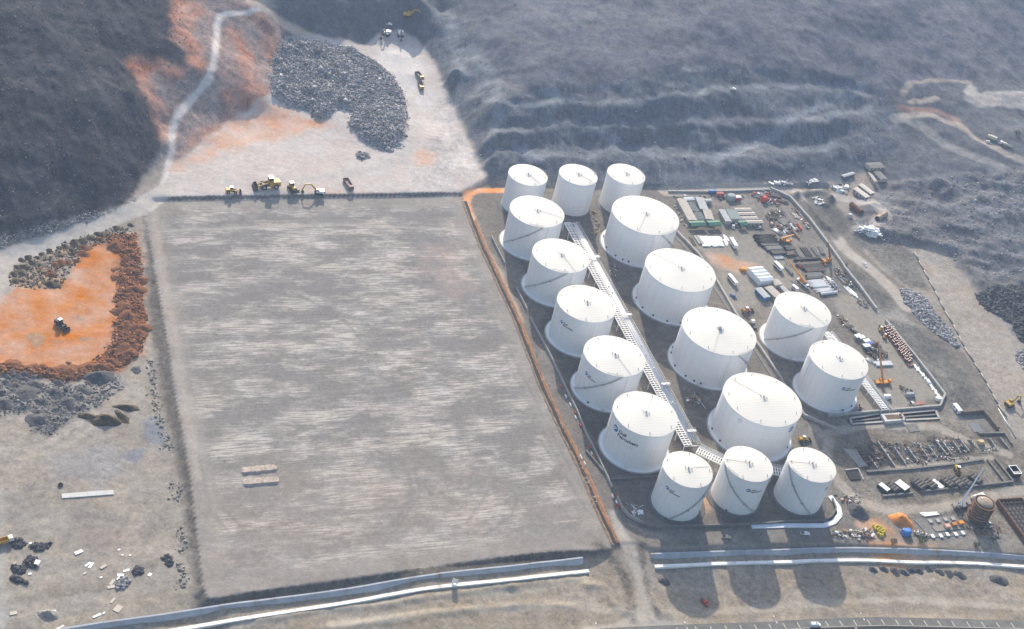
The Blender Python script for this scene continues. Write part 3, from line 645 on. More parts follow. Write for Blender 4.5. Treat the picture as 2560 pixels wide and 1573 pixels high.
WHITE = mat('white_paint', (.80, .80, .80), 0.45, 0.03, 0.25)
def shell_material():
    """white plates: courses and staggered seams barely visible, faint wash streaks down the wall"""
    m, nt, b = nodes_of('tank_white'); N, L = nt.nodes, nt.links
    tc = N.new('ShaderNodeTexCoord'); sp = N.new('ShaderNodeSeparateXYZ'); L.new(tc.outputs['Object'], sp.inputs[0])
    an = N.new('ShaderNodeMath'); an.operation = 'ARCTAN2'; L.new(sp.outputs[1], an.inputs[0]); L.new(sp.outputs[0], an.inputs[1])
    u = N.new('ShaderNodeMath'); u.operation = 'MULTIPLY'; u.inputs[1].default_value = 18.0; L.new(an.outputs[0], u.inputs[0])
    cb = N.new('ShaderNodeCombineXYZ'); L.new(u.outputs[0], cb.inputs[0]); L.new(sp.outputs[2], cb.inputs[1])
    br = N.new('ShaderNodeTexBrick'); br.offset = 0.33; br.inputs['Scale'].default_value = 1.0; br.inputs['Brick Width'].default_value = 9.0; br.inputs['Row Height'].default_value = 2.65
    br.inputs['Mortar Size'].default_value = 0.07; br.inputs['Color1'].default_value = (.80, .805, .815, 1); br.inputs['Color2'].default_value = (.775, .78, .79, 1); br.inputs['Mortar'].default_value = (.70, .70, .70, 1)
    L.new(cb.outputs[0], br.inputs['Vector'])
    mp = N.new('ShaderNodeMapping'); mp.inputs['Scale'].default_value = (1.0, 0.06, 1); L.new(cb.outputs[0], mp.inputs[0])
    nz = N.new('ShaderNodeTexNoise'); nz.inputs['Scale'].default_value = 0.7; nz.inputs['Detail'].default_value = 6; L.new(mp.outputs[0], nz.inputs['Vector'])
    rr = N.new('ShaderNodeMapRange'); rr.inputs[1].default_value = 0.5; rr.inputs[2].default_value = 0.75; rr.inputs[3].default_value = 0.0; rr.inputs[4].default_value = 0.35; L.new(nz.outputs[0], rr.inputs[0])
    mx = N.new('ShaderNodeMix'); mx.data_type = 'RGBA'; L.new(rr.outputs[0], mx.inputs[0]); L.new(br.outputs['Color'], mx.inputs[6]); mx.inputs[7].default_value = (.62, .60, .57, 1)
    L.new(mx.outputs[2], b.inputs['Base Color']); b.inputs['Roughness'].default_value = 0.5; b.inputs['Specular IOR Level'].default_value = 0.3
    return m
SHELL = shell_material()
STEEL = mat('galvanised_steel', (.50, .51, .53), 0.45, 0.12, 0.8, metal=0.3)
PIPEW = mat('pipe_white', (.72, .73, .75), 0.4, 0.06, 0.8)
DKSTEEL = mat('dark_steel', (.07, .07, .075), 0.6, 0.2, 0.8)
GREYST = mat('stair_grey', (.40, .39, .385), 0.6, 0.15, 0.8)
BLACK = mat('black', (.02, .02, .022), 0.6, 0.2)
CONC = mat('concrete', (.36, .35, .335), 0.9, 0.16, 0.35, bump=0.1)
CONCL = mat('pale_concrete', (.52, .52, .515), 0.85, 0.08, 0.3)
CONCD = mat('dark_concrete', (.17, .165, .16), 0.9, 0.25, 0.4, bump=0.15)
RUST = mat('rust', (.17, .085, .05), 0.85, 0.35, 1.2)
YEL = mat('machine_yellow', (.52, .32, .05), 0.5, 0.15, 0.9)
ORG = mat('crane_orange', (.62, .27, .04), 0.5, 0.12, 0.9)
REDP = mat('red_paint', (.48, .07, .045), 0.5, 0.15, 0.9)
BLUEP = mat('blue_paint', (.05, .17, .36), 0.5, 0.12, 0.9)
GREENR = mat('green_roof', (.012, .12, .085), 0.55, 0.08, 0.5)
GLASS = mat('dark_glass', (.03, .035, .04), 0.15, 0.1, spec=0.6)
TYRE = mat('tyre', (.025, .025, .025), 0.9, 0.2)
BEIGE = mat('beige_paint', (.48, .43, .37), 0.7, 0.08, 0.4)
TIMBER = mat('timber', (.30, .22, .14), 0.85, 0.25, 0.9)
ASPH = mat('asphalt', (.038, .038, .042), 0.9, 0.2, 0.35)

# ------------------------------------------------------------------ haze
mb = MB(); mb.box(-2200, 2200, -300, 3600, -12, 520)
hz = mb.mesh('haze'); hm = bpy.data.materials.new('haze'); hm.use_nodes = True
hn = hm.node_tree.nodes; hn.clear()
ho = hn.new('ShaderNodeOutputMaterial'); hv = hn.new('ShaderNodeVolumePrincipled')
hv.inputs['Color'].default_value = (.52, .69, 1.0, 1); hv.inputs['Density'].default_value = HAZE; hv.inputs['Anisotropy'].default_value = 0.25
hm.node_tree.links.new(hv.outputs[0], ho.inputs['Volume'])
hz.materials.append(hm); haze = obj('haze', hz); haze['kind'] = 'stuff'

# ------------------------------------------------------------------ storage tanks
TH = 21.05 * SC
RADII = {'S': 10.88 * SC, 'F': 10.88 * SC, 'M': 14.68 * SC, 'R': 14.78 * SC, 'L': 18.63 * SC}
TANKS = {'F1': (88.81, 428.84), 'F2': (115.43, 441.80), 'F3': (144.24, 451.35), 'L1': (57.84, 622.92), 'L2': (79.29, 578.49), 'L3': (100.69, 533.72), 'L4': (122.24, 488.82),
         'M1': (0.0, 600.42), 'M2': (17.08, 564.94), 'M3': (34.18, 529.59), 'M4': (51.12, 494.11), 'M5': (68.20, 458.33), 'R1': (144.20, 569.57), 'R2': (161.02, 534.05),
         'S1': (-9.61, 634.56), 'S2': (17.51, 647.78), 'S3': (44.11, 661.02)}
TANKS = {k: (x * SC, y * SC) for k, (x, y) in TANKS.items()}
def roof_ang(t, c, x, y):
    p = at(c, x, y, TH); return math.atan2(p[1] - TANKS[t][1], p[0] - TANKS[t][0])
def base_ang(t, c, x, y):
    p = at(c, x, y, 0.0); return math.atan2(p[1] - TANKS[t][1], p[0] - TANKS[t][0])
def on_shell(t, c, x, y):
    """angle and height where a sight line meets the tank wall"""
    R = RADII[t[0]]; d = ray(c, x, y); o = CAMP - np.array([*TANKS[t], 0.0])
    a = d[0] ** 2 + d[1] ** 2; b = o[0] * d[0] + o[1] * d[1]; cc = o[0] ** 2 + o[1] ** 2 - R * R
    disc = max(b * b - a * cc, 0.0); s = (-b - math.sqrt(disc)) / a
    p = o + d * s
    return math.atan2(p[1], p[0]), p[2]
LOGOB = mat('logo_blue', (.025, .13, .42), 0.5, 0.05)
LOGOK = mat('lettering_black', (.04, .04, .05), 0.5, 0.05)
LOGOG = mat('lettering_grey', (.33, .34, .38), 0.5, 0.05)
def tank_roof_material():
    m, nt, b = nodes_of('tank_roof_plates'); N, L = nt.nodes, nt.links
    g = N.new('ShaderNodeNewGeometry')
    mp = N.new('ShaderNodeMapping'); mp.vector_type = 'TEXTURE'; mp.inputs['Rotation'].default_value = (0, 0, RAD(24)); L.new(g.outputs['Position'], mp.inputs[0])
    w = N.new('ShaderNodeTexWave'); w.wave_type = 'BANDS'; w.bands_direction = 'Y'; w.wave_profile = 'SAW'; w.inputs['Scale'].default_value = 0.155; w.inputs['Distortion'].default_value = 0.25; w.inputs['Detail'].default_value = 1; w.inputs['Detail Scale'].default_value = 0.2
    L.new(mp.outputs[0], w.inputs['Vector'])
    r = N.new('ShaderNodeMapRange'); r.inputs[1].default_value = 0.62; r.inputs[2].default_value = 0.95; r.inputs[3].default_value = 0.0; r.inputs[4].default_value = 1.0
    L.new(w.outputs['Fac'], r.inputs[0])
    nz = N.new('ShaderNodeTexNoise'); nz.inputs['Scale'].default_value = 0.16; nz.inputs['Detail'].default_value = 5; L.new(mp.outputs[0], nz.inputs['Vector'])
    r2 = N.new('ShaderNodeMapRange'); r2.inputs[1].default_value = 0.3; r2.inputs[2].default_value = 0.7; r2.inputs[3].default_value = 0.25; r2.inputs[4].default_value = 1.0; L.new(nz.outputs[0], r2.inputs[0])
    mu = N.new('ShaderNodeMath'); mu.operation = 'MULTIPLY'; L.new(r.outputs[0], mu.inputs[0]); L.new(r2.outputs[0], mu.inputs[1])
    mx = N.new('ShaderNodeMix'); mx.data_type = 'RGBA'; mx.inputs[6].default_value = (.64, .625, .585, 1); mx.inputs[7].default_value = (.555, .53, .485, 1)
    L.new(mu.outputs[0], mx.inputs[0]); L.new(mx.outputs[2], b.inputs['Base Color']); b.inputs['Roughness'].default_value = 0.6
    b.inputs['Specular IOR Level'].default_value = 0.2
    return m
ROOFM = tank_roof_material()
def curved(R, a0, flatpts, off):
    """flat lettering laid on the wall: x along the wall, y up"""
    return [((R + off) * math.cos(a0 + x / R), (R + off) * math.sin(a0 + x / R), y) for x, y in flatpts]
def text_mesh(s, size, bold=0.0):
    cu = bpy.data.curves.new('t', 'FONT'); cu.body = s; cu.size = size; cu.offset = bold * size; cu.resolution_u = 3
    o = bpy.data.objects.new('t', cu); COL.objects.link(o)
    dg = bpy.context.evaluated_depsgraph_get(); e = o.evaluated_get(dg); m = e.to_mesh()
    vs = [(v.co.x, v.co.y) for v in m.vertices]; fs = [tuple(p.vertices) for p in m.polygons]
    e.to_mesh_clear(); bpy.data.objects.remove(o); bpy.data.curves.remove(cu)
    return vs, fs
_tc = {}
def lettering(parent, name, s, R, a0, x, z, size, m, bold=0.02):
    if (s, bold) not in _tc: _tc[(s, bold)] = text_mesh(s, 1.0, bold)
    vs, fs = _tc[(s, bold)]
    mb = MB(); mb.add(curved(R, a0, [(x + px * size, z + py * size) for px, py in vs], 0.05), fs)
    return mb.build(name, m, parent)
def emblem(parent, R, a0, x, z, r):
    """blue disc cut by two pale sweeping strokes"""
    n = 40
    def disc(rr, off, nm, m):
        mb = MB(); ring = [(x + rr * math.cos(2 * math.pi * i / n), z + rr * math.sin(2 * math.pi * i / n)) for i in range(n)]
        rings = [[(x + (q[0] - x) * k, z + (q[1] - z) * k) for q in ring] for k in (1.0, 0.66, 0.33)]
        pts = [p for rg in rings for p in rg] + [(x, z)]
        fs = [(j * n + i, j * n + (i + 1) % n, (j + 1) * n + (i + 1) % n, (j + 1) * n + i) for j in range(2) for i in range(n)] + [(2 * n + i, 2 * n + (i + 1) % n, 3 * n) for i in range(n)]
        mb.add(curved(R, a0, pts, off), fs); return mb.build(nm, m, parent)
    disc(r, 0.05, 'emblem_disc', LOGOB)
    def stroke(pts, w):
        mb = MB(); k = len(pts); L_, R_ = [], []
        for i, (px, py) in enumerate(pts):
            q0, q1 = pts[max(i - 1, 0)], pts[min(i + 1, k - 1)]
            dx, dy = q1[0] - q0[0], q1[1] - q0[1]; l = math.hypot(dx, dy) or 1
            t = i / (k - 1); ww = w * (0.35 + 0.65 * math.sin(math.pi * min(max(t, 0.06), 0.94)))
            L_.append((x + r * (px - dy / l * ww), z + r * (py + dx / l * ww))); R_.append((x + r * (px + dy / l * ww), z + r * (py - dx / l * ww)))
        mb.add(curved(R, a0, L_ + R_, 0.09), [(i, k + i, k + i + 1, i + 1) for i in range(k - 1)])
        mb.build('emblem_stroke', SHELL, parent)
    stroke([(-0.62 + 1.35 * t, -0.86 + 1.32 * t + 0.25 * math.sin(math.pi * t)) for t in (i / 9 for i in range(10))], 0.13)
    stroke([(-0.62 + 0.30 * t - 0.1 * math.sin(math.pi * t), -0.50 + 1.0 * t) if t < 0.6 else (-0.62 + 0.30 * t + (t - 0.6) * 1.5 - 0.1 * math.sin(math.pi * t), -0.50 + 1.0 * t - (t - 0.6) * 0.1) for t in (i / 9 for i in range(10))], 0.15)

# shared meshes per size
def shell_mesh(R):
    mb = MB(); mb.lathe([(R, 0.0), (R, TH), (R - 0.15, TH + 0.001)], 96); me = mb.mesh('shell', SHELL); smooth_by_angle(me, 40); return me
def roof_mesh(R):
    mb = MB(); mb.lathe([(R + 0.14, TH - 0.12), (R + 0.16, TH + 0.10), (R - 0.25, TH + 0.16)] + [(R * k, TH + 0.16 + (1 - k) * R * 0.075) for k in (0.85, 0.6, 0.35, 0.12, 0.0)], 96)
    me = mb.mesh('roof', ROOFM); smooth_by_angle(me, 20); return me
def ring_mesh(R, extra, h, m):
    mb = MB(); mb.lathe([(R + extra + 0.2, -0.3), (R + extra, h - 0.05), (R + extra - 0.08, h), (R - 0.02, h + 0.12)], 96); me = mb.mesh('foundation_ring', m); smooth_by_angle(me, 30); return me
RINGM = mat('foundation_coat', (.72, .735, .75), 0.7, 0.06, 0.2, rust=(.50, .50, .49), rust_amt=0.1)
RINGE = mat('foundation_edge', (.33, .325, .315), 0.9, 0.15, 0.4)
SHELLS, ROOFS, RINGS, RIMS, GIRD = {}, {}, {}, {}, {}
for k, R in RADII.items():
    SHELLS[k] = shell_mesh(R); ROOFS[k] = roof_mesh(R)
    if k in 'MRL':
        RINGS[k] = ring_mesh(R, 1.95, 0.55, RINGM)
        mb = MB(); mb.lathe([(R + 2.9, -0.2), (R + 2.55, 0.30), (R + 2.0, 0.42)], 96); RIMS[k] = mb.mesh('foundation_kerb', RINGE); smooth_by_angle(RIMS[k], 30)
    else:
        RINGS[k] = ring_mesh(R, 1.0, 0.5, CONCD)
        mb = MB(); mb.lathe([(R + 3.6, -0.2), (R + 3.2, 0.28), (R + 0.9, 0.34)], 96); RIMS[k] = mb.mesh('gravel_kerb', mat('gravel_dark', (.12, .118, .115), 0.95, 0.35, 1.2)); smooth_by_angle(RIMS[k], 30)
    mb = MB(); mb.lathe([(R, TH - 1.0), (R + 0.16, TH - 0.95), (R + 0.16, TH - 0.8), (R, TH - 0.75)], 96); GIRD[k] = mb.mesh('wind_girder', SHELL)
mb = MB(); mb.tube((0, 0, -0.2), (0, 0, 0.7), 0.2, 8).tube((0, 0, 0.7), (0, 0, 0.82), 0.34, 8); NOZ = mb.mesh('roof_nozzle', GREYST)
mb = MB(); mb.tube((0, 0, -0.2), (0, 0, 1.3), 0.45, 10).tube((0, 0, 1.3), (0, 0, 1.5), 0.75, 10); CVENT = mb.mesh('centre_vent', STEEL)
mb = MB(); mb.tube((-0.1, 0, 0), (0.55, 0, 0), 0.5, 10).tube((0.55, 0, 0), (0.7, 0, 0), 0.66, 10); MANH = mb.mesh('manhole', DKSTEEL)

TINFO = {}
def make_tank(t, label, size_word, stair=None, rail=None, radial=None, noz0=0.3, holes=(), group=None, down=None):
    k = t[0]; R = RADII[k]; x, y = TANKS[t]
    root = thing('storage_tank', label, 'storage tank', (x, y, 0.0), 0.0, group)
    for nm, me_ in (('shell', SHELLS[k]), ('roof', ROOFS[k]), ('foundation_ring', RINGS[k]), ('foundation_kerb', RIMS[k]), ('wind_girder', GIRD[k])): obj(nm, me_, root)
    nn = 7 if k in 'MR' else (9 if k == 'L' else 5)
    for i in range(nn):
        a = noz0 + 2 * math.pi * i / nn + (i * 37 % 5 - 2) * 0.03; rr = R * 0.88
        obj('roof_nozzle', NOZ, root, (rr * math.cos(a), rr * math.sin(a), TH + 0.16 + 0.12 * R * 0.075))
    for sx in (-1, 1):
        obj('roof_nozzle', NOZ, root, (sx * 1.9, -sx * 0.5, TH + 0.16 + 0.9 * R * 0.075))
    obj('centre_vent', CVENT, root, (0.0, 0.0, TH + 0.1 + R * 0.075))
    # small rail round the centre
    mb = MB(); zc = TH + 0.1 + R * 0.072
    ring = [(1.6 * math.cos(q), 1.6 * math.sin(q), zc + 1.1) for q in (2 * math.pi * i / 8 for i in range(9))]
    mb.path(ring, 0.03, 4)
    for p in ring[:-1]: mb.beam((p[0], p[1], zc - 0.1), p, 0.04)
    mb.build('centre_guardrail', GREYST, root)
    if radial is not None:
        mb = MB(); ca, sa = math.cos(radial), math.sin(radial)
        mb.beam((1.7 * ca, 1.7 * sa, TH + 0.30 + R * 0.07), ((R - 0.5) * ca, (R - 0.5) * sa, TH + 0.30), 0.14, 0.08)
        for i in range(9):
            q = 1.7 + (R - 2.4) * i / 8; zq = TH + 0.2 + (1 - q / R) * R * 0.075
            mb.beam((q * ca, q * sa, zq - 0.1), (q * ca, q * sa, zq + 1.0), 0.035)
        mb.beam((1.7 * ca, 1.7 * sa, TH + 1.2 + R * 0.07), ((R - 0.5) * ca, (R - 0.5) * sa, TH + 1.2), 0.03)
        mb.build('roof_walkway_rail', mat('rail_tan', (.50, .47, .42), 0.6, 0.1), root)
    if stair:
        a0, a1, z0, z1 = stair
        n = 54; st = MB(); hr = MB()
        for i in range(n):
            q = a0 + (a1 - a0) * (i + 0.5) / n; zz = z0 + (z1 - z0) * (i + 0.5) / n
            ca, sa = math.cos(q), math.sin(q)
            st.cbox(((R + 0.55) * ca, (R + 0.55) * sa, zz), (0.75, 0.40, 0.10), q)
            if i in (18, 36): st.cbox(((R + 0.6) * ca, (R + 0.6) * sa, zz), (1.2, 1.9, 0.12), q)
        outer = []
        for i in range(n + 1):
            q = a0 + (a1 - a0) * i / n; zz = z0 + (z1 - z0) * i / n
            outer.append((q, zz))
        for (q, zz), (q2, z2) in zip(outer[:-1], outer[1:]):
            for rr, hh in ((R + 0.86, 0.0), (R + 0.1, 0.0)):
                st.beam((rr * math.cos(q), rr * math.sin(q), zz - 0.1), (rr * math.cos(q2), rr * math.sin(q2), z2 - 0.1), 0.06, 0.22)
            hr.beam(((R + 0.86) * math.cos(q), (R + 0.86) * math.sin(q), zz + 1.05), ((R + 0.86) * math.cos(q2), (R + 0.86) * math.sin(q2), z2 + 1.05), 0.07)
            hr.beam(((R + 0.86) * math.cos(q), (R + 0.86) * math.sin(q), zz), ((R + 0.86) * math.cos(q), (R + 0.86) * math.sin(q), zz + 1.05), 0.06)
        so = st.build('spiral_stair', GREYST, root); hr.build('handrail', GREYST, so)
    if rail:
        a0, a1 = rail; mb = MB(); n = 14; pts = [((R - 0.05) * math.cos(a0 + (a1 - a0) * i / n), (R - 0.05) * math.sin(a0 + (a1 - a0) * i / n)) for i in range(n + 1)]
        for hh in (0.65, 1.2): mb.path([(px, py, TH + 0.1 + hh) for px, py in pts], 0.06, 4)
        for px, py in pts: mb.beam((px, py, TH + 0.05), (px, py, TH + 1.3), 0.09)
        mb.build('roof_guardrail', GREYST, root)
    if down is not None:
        mb = MB(); mb.tube(((R + 0.25) * math.cos(down), (R + 0.25) * math.sin(down), 0.5), ((R + 0.25) * math.cos(down), (R + 0.25) * math.sin(down), TH), 0.09, 6)
        mb.build('downpipe', mat('downpipe_grey', (.50, .50, .51), 0.5), root)
    for a, zz in holes:
        obj('manhole', MANH, root, (R * math.cos(a), R * math.sin(a), max(zz, 1.2)), a)
    TINFO[t] = root
    return root
def arc(t, c, p, q):
    a, b = roof_ang(t, c, *p), roof_ang(t, c, *q)
    while b - a > math.pi: b -= 2 * math.pi
    while b - a < -math.pi: b += 2 * math.pi
    return a, b
def stair_from(t, c0, p0, c1, p1):
    a0, z0 = on_shell(t, c0, *p0); a1 = roof_ang(t, c1, *p1)
    while a1 - a0 > math.pi: a1 -= 2 * math.pi
    while a1 - a0 < -math.pi: a1 += 2 * math.pi
    z0 = max(z0, 0.6)
    # carry the flight back to the ground
    if z0 > 0.8:
        a0 = a0 - (a1 - a0) * (z0 - 0.7) / (TH - z0); z0 = 0.7
    return a0, a1, z0, TH + 0.1
def mh(t, c, pts): return [on_shell(t, c, *p) for p in pts]
GS, GM, GL = 'narrow white storage tanks', 'medium white storage tanks', 'large white storage tanks'
make_tank('S1', 'narrow white storage tank of the rear row, beside the orange earth strip', 'narrow', None, arc('S1', cA, (490,150), (583,215)), roof_ang('S1', cA, 470, 300), 0.2, group=GS)
make_tank('S2', 'narrow white storage tank in the middle of the rear row, behind the pipe rack end', 'narrow', None, arc('S2', cA, (1060,150), (1155,215)), roof_ang('S2', cA, 1130, 320), 0.5, group=GS)
make_tank('S3', 'narrow white storage tank of the rear row, behind the rearmost large tank', 'narrow', None, arc('S3', cA, (1610,150), (1700,210)), None, 0.1, group=GS)
make_tank('M1', 'medium white storage tank with stair, rearmost of the row along the pad', 'medium', stair_from('M1', cA, (92,992), cA, (545,828)), arc('M1', cA, (380,792), (540,826)), roof_ang('M1', cA, 770, 718), 0.4, group=GM, down=on_shell('M1', cA, 575, 900)[0])
make_tank('M2', 'medium white unlettered tank between the rearmost of its row and the first lettered one', 'medium', stair_from('M2', cB, (105,735), cB, (590,575)), arc('M2', cB, (425,522), (600,572)), roof_ang('M2', cB, 690, 560), 0.55, group=GM, down=on_shell('M2', cB, 622, 650)[0])
make_tank('M3', 'medium white storage tank with small lettering and no stair across its lettered side', 'medium', None, arc('M3', cB, (520,780), (680,716)), roof_ang('M3', cB, 890, 775), 0.35, group=GM, down=on_shell('M3', cB, 392, 1250)[0])
make_tank('M4', 'medium white storage tank with small lettering above a stair climbing its side', 'medium', stair_from('M4', cC, (165,710), cC, (720,570)), arc('M4', cC, (535,532), (715,566)), roof_ang('M4', cC, 810, 540), 0.45, mh('M4', cC, [(320,868)]), GM, on_shell('M4', cC, 742, 660)[0])
make_tank('M5', 'medium white storage tank with the large blue emblem and large company lettering', 'medium', None, arc('M5', cDD, (290,140), (455,50)), roof_ang('M5', cDD, 700, 75), 0.5, group=GM, down=on_shell('M5', cDD, 152, 600)[0])
make_tank('L1', 'large white storage tank, rearmost of the large row, beside the narrow rear tanks', 'large', (roof_ang('L1', cE, 790, 580) + 1.25, roof_ang('L1', cE, 790, 580), 0.7, TH + 0.1), arc('L1', cE, (800,578), (925,532)), roof_ang('L1', cE, 535, 540), 0.3, mh('L1', cE, [(128,630),(170,725),(275,818),(355,862),(422,887)]), GL, on_shell('L1', cE, 690, 690)[0])
make_tank('L2', 'large white storage tank beside the orange earth patch of the yard, black manholes below', 'large', None, arc('L2', cE, (905,745), (1100,782)), roof_ang('L2', cE, 690, 790), 0.6, mh('L2', cE, [(508,1318),(583,1415),(705,1500)]) + mh('L2', cF, [(127,285),(280,305)]), GL)
make_tank('L3', 'large white storage tank with a grey box at its roof centre', 'large', (roof_ang('L3', cF, 940, 680) + 1.25, roof_ang('L3', cF, 940, 680), 0.7, TH + 0.1), arc('L3', cF, (940,672), (1080,620)), roof_ang('L3', cF, 655, 640), 0.2, mh('L3', cF, [(180,582),(166,690),(222,802),(345,912),(440,968),(515,997)]), GL, on_shell('L3', cF, 800, 850)[0])
make_tank('L4', 'large white storage tank with a grey round stain and blue emblem on its wall', 'large', None, arc('L4', cF, (1090,882), (1280,916)), roof_ang('L4', cF, 840, 945), 0.45, mh('L4', cG, [(95,708),(190,830),(955,915)]), GL)
make_tank('R1', 'medium white unlettered tank with stair, standing apart beside the construction yard', 'medium', stair_from('R1', cI, (232,650), cI, (800,515)), arc('R1', cI, (640,476), (800,512)), roof_ang('R1', cI, 890, 440), 0.5, group=GM, down=on_shell('R1', cI, 870, 600)[0])
make_tank('R2', 'medium white storage tank with small lettering, beside the white rack in the construction yard', 'medium', None, arc('R2', cI, (800,706), (920,662)), None, 0.35, mh('R2', cI, [(1122,1452),(1215,1418)]), GM, on_shell('R2', cI, 655, 1150)[0])
make_tank('F1', 'narrow white storage tank with lettering above a curving stair, at the bund corner', 'narrow', stair_from('F1', B7, (1440,1318), cDD, (1372,1025)), arc('F1', cDD, (1335,930), (1360,1040)), roof_ang('F1', cDD, 1335, 908), 0.3, group=GS)
make_tank('F2', 'narrow white storage tank with lettering right beside its steep dark stair', 'narrow', (on_shell('F2', cP, 1740, 640)[0], roof_ang('F2', cG, 258, 1105), 0.7, TH + 0.1), arc('F2', cG, (310,1140), (400,1240)), roof_ang('F2', cG, 262, 1052), 0.7, mh('F2', cP, [(1530,665)]), GS)
make_tank('F3', 'narrow white storage tank with steep stair, inside the white curved kerb', 'narrow', (on_shell('F3', cQ, 330, 640)[0], roof_ang('F3', cG, 985, 1115), 0.7, TH + 0.1), arc('F3', cG, (1040,1150), (1135,1248)), roof_ang('F3', cG, 985, 1075), 0.7, group=GS)
def logo(t, c, disc, end, r, tagline=False):
    R = RADII[t[0]]; root = TINFO[t]; a, z = on_shell(t, c, *disc)
    emblem(root, R, a, 0.0, z, r)
    if end is None: return
    a1, z1 = on_shell(t, c, *end); wid = R * (a1 - a) - r * 1.25
    s2 = wid / 4.70
    lettering(root, 'lettering', 'Gulf', R, a, r * 1.4, z - r * 0.25, s2 * 1.02, LOGOK, 0.03)
    lettering(root, 'lettering', 'Petrochem', R, a, r * 1.25, z - r * 0.25 - s2 * 0.85, s2, LOGOK, 0.03)
    if tagline:
        mb = MB(); x = -r * 0.9; zz = z - r * 0.25 - s2 * 1.75; g = random.Random(3)
        while x < wid * 0.98:
            w = g.uniform(0.12, 0.3)
            mb.add(curved(R, a, [(x, zz), (x + w, zz), (x + w, zz + 0.34), (x, zz + 0.34)], 0.05), [(0, 1, 2, 3)]); x += w + g.choice([0.12, 0.12, 0.14, 0.6])
        mb.build('tagline', LOGOG, root)
logo('M5', cDD, (272,460), (548,650), 2.1, True)
logo('M3', cB, (523,1120), (662,1222), 1.2)
logo('M4', cC, (302,520), (417,618), 1.2)
logo('F1', cDD, (865,1145), (1017,1243), 1.2)
logo('F2', cG, (508,1405), (667,1395), 1.25)
logo('R2', cI, (1140,1202), (1282,1196), 1.25)
logo('L4', cG, (998,702), None, 2.2)
logo('F3', cG, (1404,1385), None, 1.2)
# round grey stain on one wall, a square access box on one roof
a, z = on_shell('L4', cG, 415, 605); R = RADII['L']
mb = MB(); mb.add(curved(R, a, [(1.6 * math.cos(q), z + 1.6 * math.sin(q)) for q in (2 * math.pi * i / 24 for i in range(24))], 0.03), [tuple(range(24))]); mb.build('wall_stain', mat('stain_grey', (.62, .62, .63), 0.6, 0.05), TINFO['L4'])
mb = MB(); mb.box(-1.2, 0.8, -0.9, 0.9, TH + RADII['L'] * 0.075 - 0.3, TH + RADII['L'] * 0.075 + 1.9); mb.build('access_box', mat('box_grey', (.45, .46, .48), 0.6), TINFO['L3'])

# ------------------------------------------------------------------ placing helpers
EU = Vector((0.4343, -0.9008, 0)); EV = Vector((0.9008, 0.4343, 0)); AV = math.atan2(EV.y, EV.x)
def seg(c, p, q, lift=None):
    """two survey positions -> base centre, length and heading"""
    if lift is None: a, b = gp(c, *p), gp(c, *q)
    else: a, b = Vector(at(c, *p, lift)), Vector(at(c, *q, lift))
    d = b - a
    m = (a + b) / 2; m.z = gz(m.x, m.y)
    return m, math.hypot(d.x, d.y), math.atan2(d.y, d.x)
def densify(P, step):
    out = []
    for a, b in zip(P[:-1], P[1:]):
        n = max(1, round((b - a).length / step)); out += [a + (b - a) * (i / n) for i in range(n)]
    return out + [P[-1]]
def wall_run(name, label, cat, P, h, th, m, step=6.0, part='panel', group=None, sink=0.4, jitter=0.05, base=None, top_m=None, gap=0.06, slant=0.0):
    """a wall or kerb as a row of separate panels following the ground"""
    P = densify(P, step); o = P[0].copy()
    root = thing(name, label, cat, o, 0.0, group)
    g = random.Random(len(P) + int(abs(o.x)))
    zs = [gz(p.x, p.y) if base is None else base for p in P]
    for _ in range(3): zs = [(zs[max(i - 1, 0)] + zs[i] + zs[min(i + 1, len(zs) - 1)]) / 3 for i in range(len(zs))]
    for i, (a, b) in enumerate(zip(P[:-1], P[1:])):
        d = b - a; L = math.hypot(d.x, d.y); t = Vector((d.x / L, d.y / L, 0)); nrm = Vector((-t.y, t.x, 0)); hh = h + g.uniform(-jitter, jitter)
        mb = MB(); vs = []
        for zoff in (-sink, hh):
            for p, z, e in ((a, zs[i], gap), (b, zs[i + 1], -gap)):
                for s_ in (-1, 1):
                    q = p + t * e + nrm * (s_ * th / 2 + (slant if zoff > 0 else 0.0)); vs.append((q.x - a.x, q.y - a.y, z + zoff - zs[i]))
        mb.add(vs, [(0, 1, 3, 2), (4, 6, 7, 5), (0, 2, 6, 4), (1, 5, 7, 3), (0, 4, 5, 1), (2, 3, 7, 6)])
        q = mb.build(part, m, root); q.location = (a.x - o.x, a.y - o.y, zs[i] - o.z)
    return root

# ------------------------------------------------------------------ boundary walls, white kerbs, highway
cT0 = (0, 1043, 1826 / 640); cT6 = (640, 1043, 1826 / 640)
WALLM = mat('boundary_wall', (.36, .385, .43), 0.85, 0.14, 0.18, rust=(.30, .26, .23), rust_amt=0.12)
KERBM = mat('white_kerb', (.80, .79, .77), 0.8, 0.08, 0.3, rust=(.55, .50, .44), rust_amt=0.1)
def gline(lst): return [gp(c, x, y) for c, x, y in lst]
wall_run('boundary_wall', 'long pale panel wall at the foot of the graded pad embankment', 'wall', gline([(cT0, -300, 1690), (cT0, 420, 1560), (cT0, 740, 1506), (cT0, 1300, 1432), (cT6, 0, 1350), (cT6, 900, 1226), (cT6, 1826, 1100), (cP, 508, 1042)]), 2.1, 0.9, WALLM, 9.0, sink=0.8, slant=1.9)
wall_run('boundary_wall', 'long pale panel wall in front of the tank farm, in the tank shadows', 'wall', gline([(cP, 990, 1010), (cP, 1826, 985), (cQ, 300, 972), (cQ, 600, 966), (cQ, 1000, 975), (cQ, 1300, 986), (cQ, 1826, 1022), (cQ, 2200, 1060), (cQ, 2900, 1135)]), 2.1, 0.9, WALLM, 9.0, sink=0.8, slant=1.9)
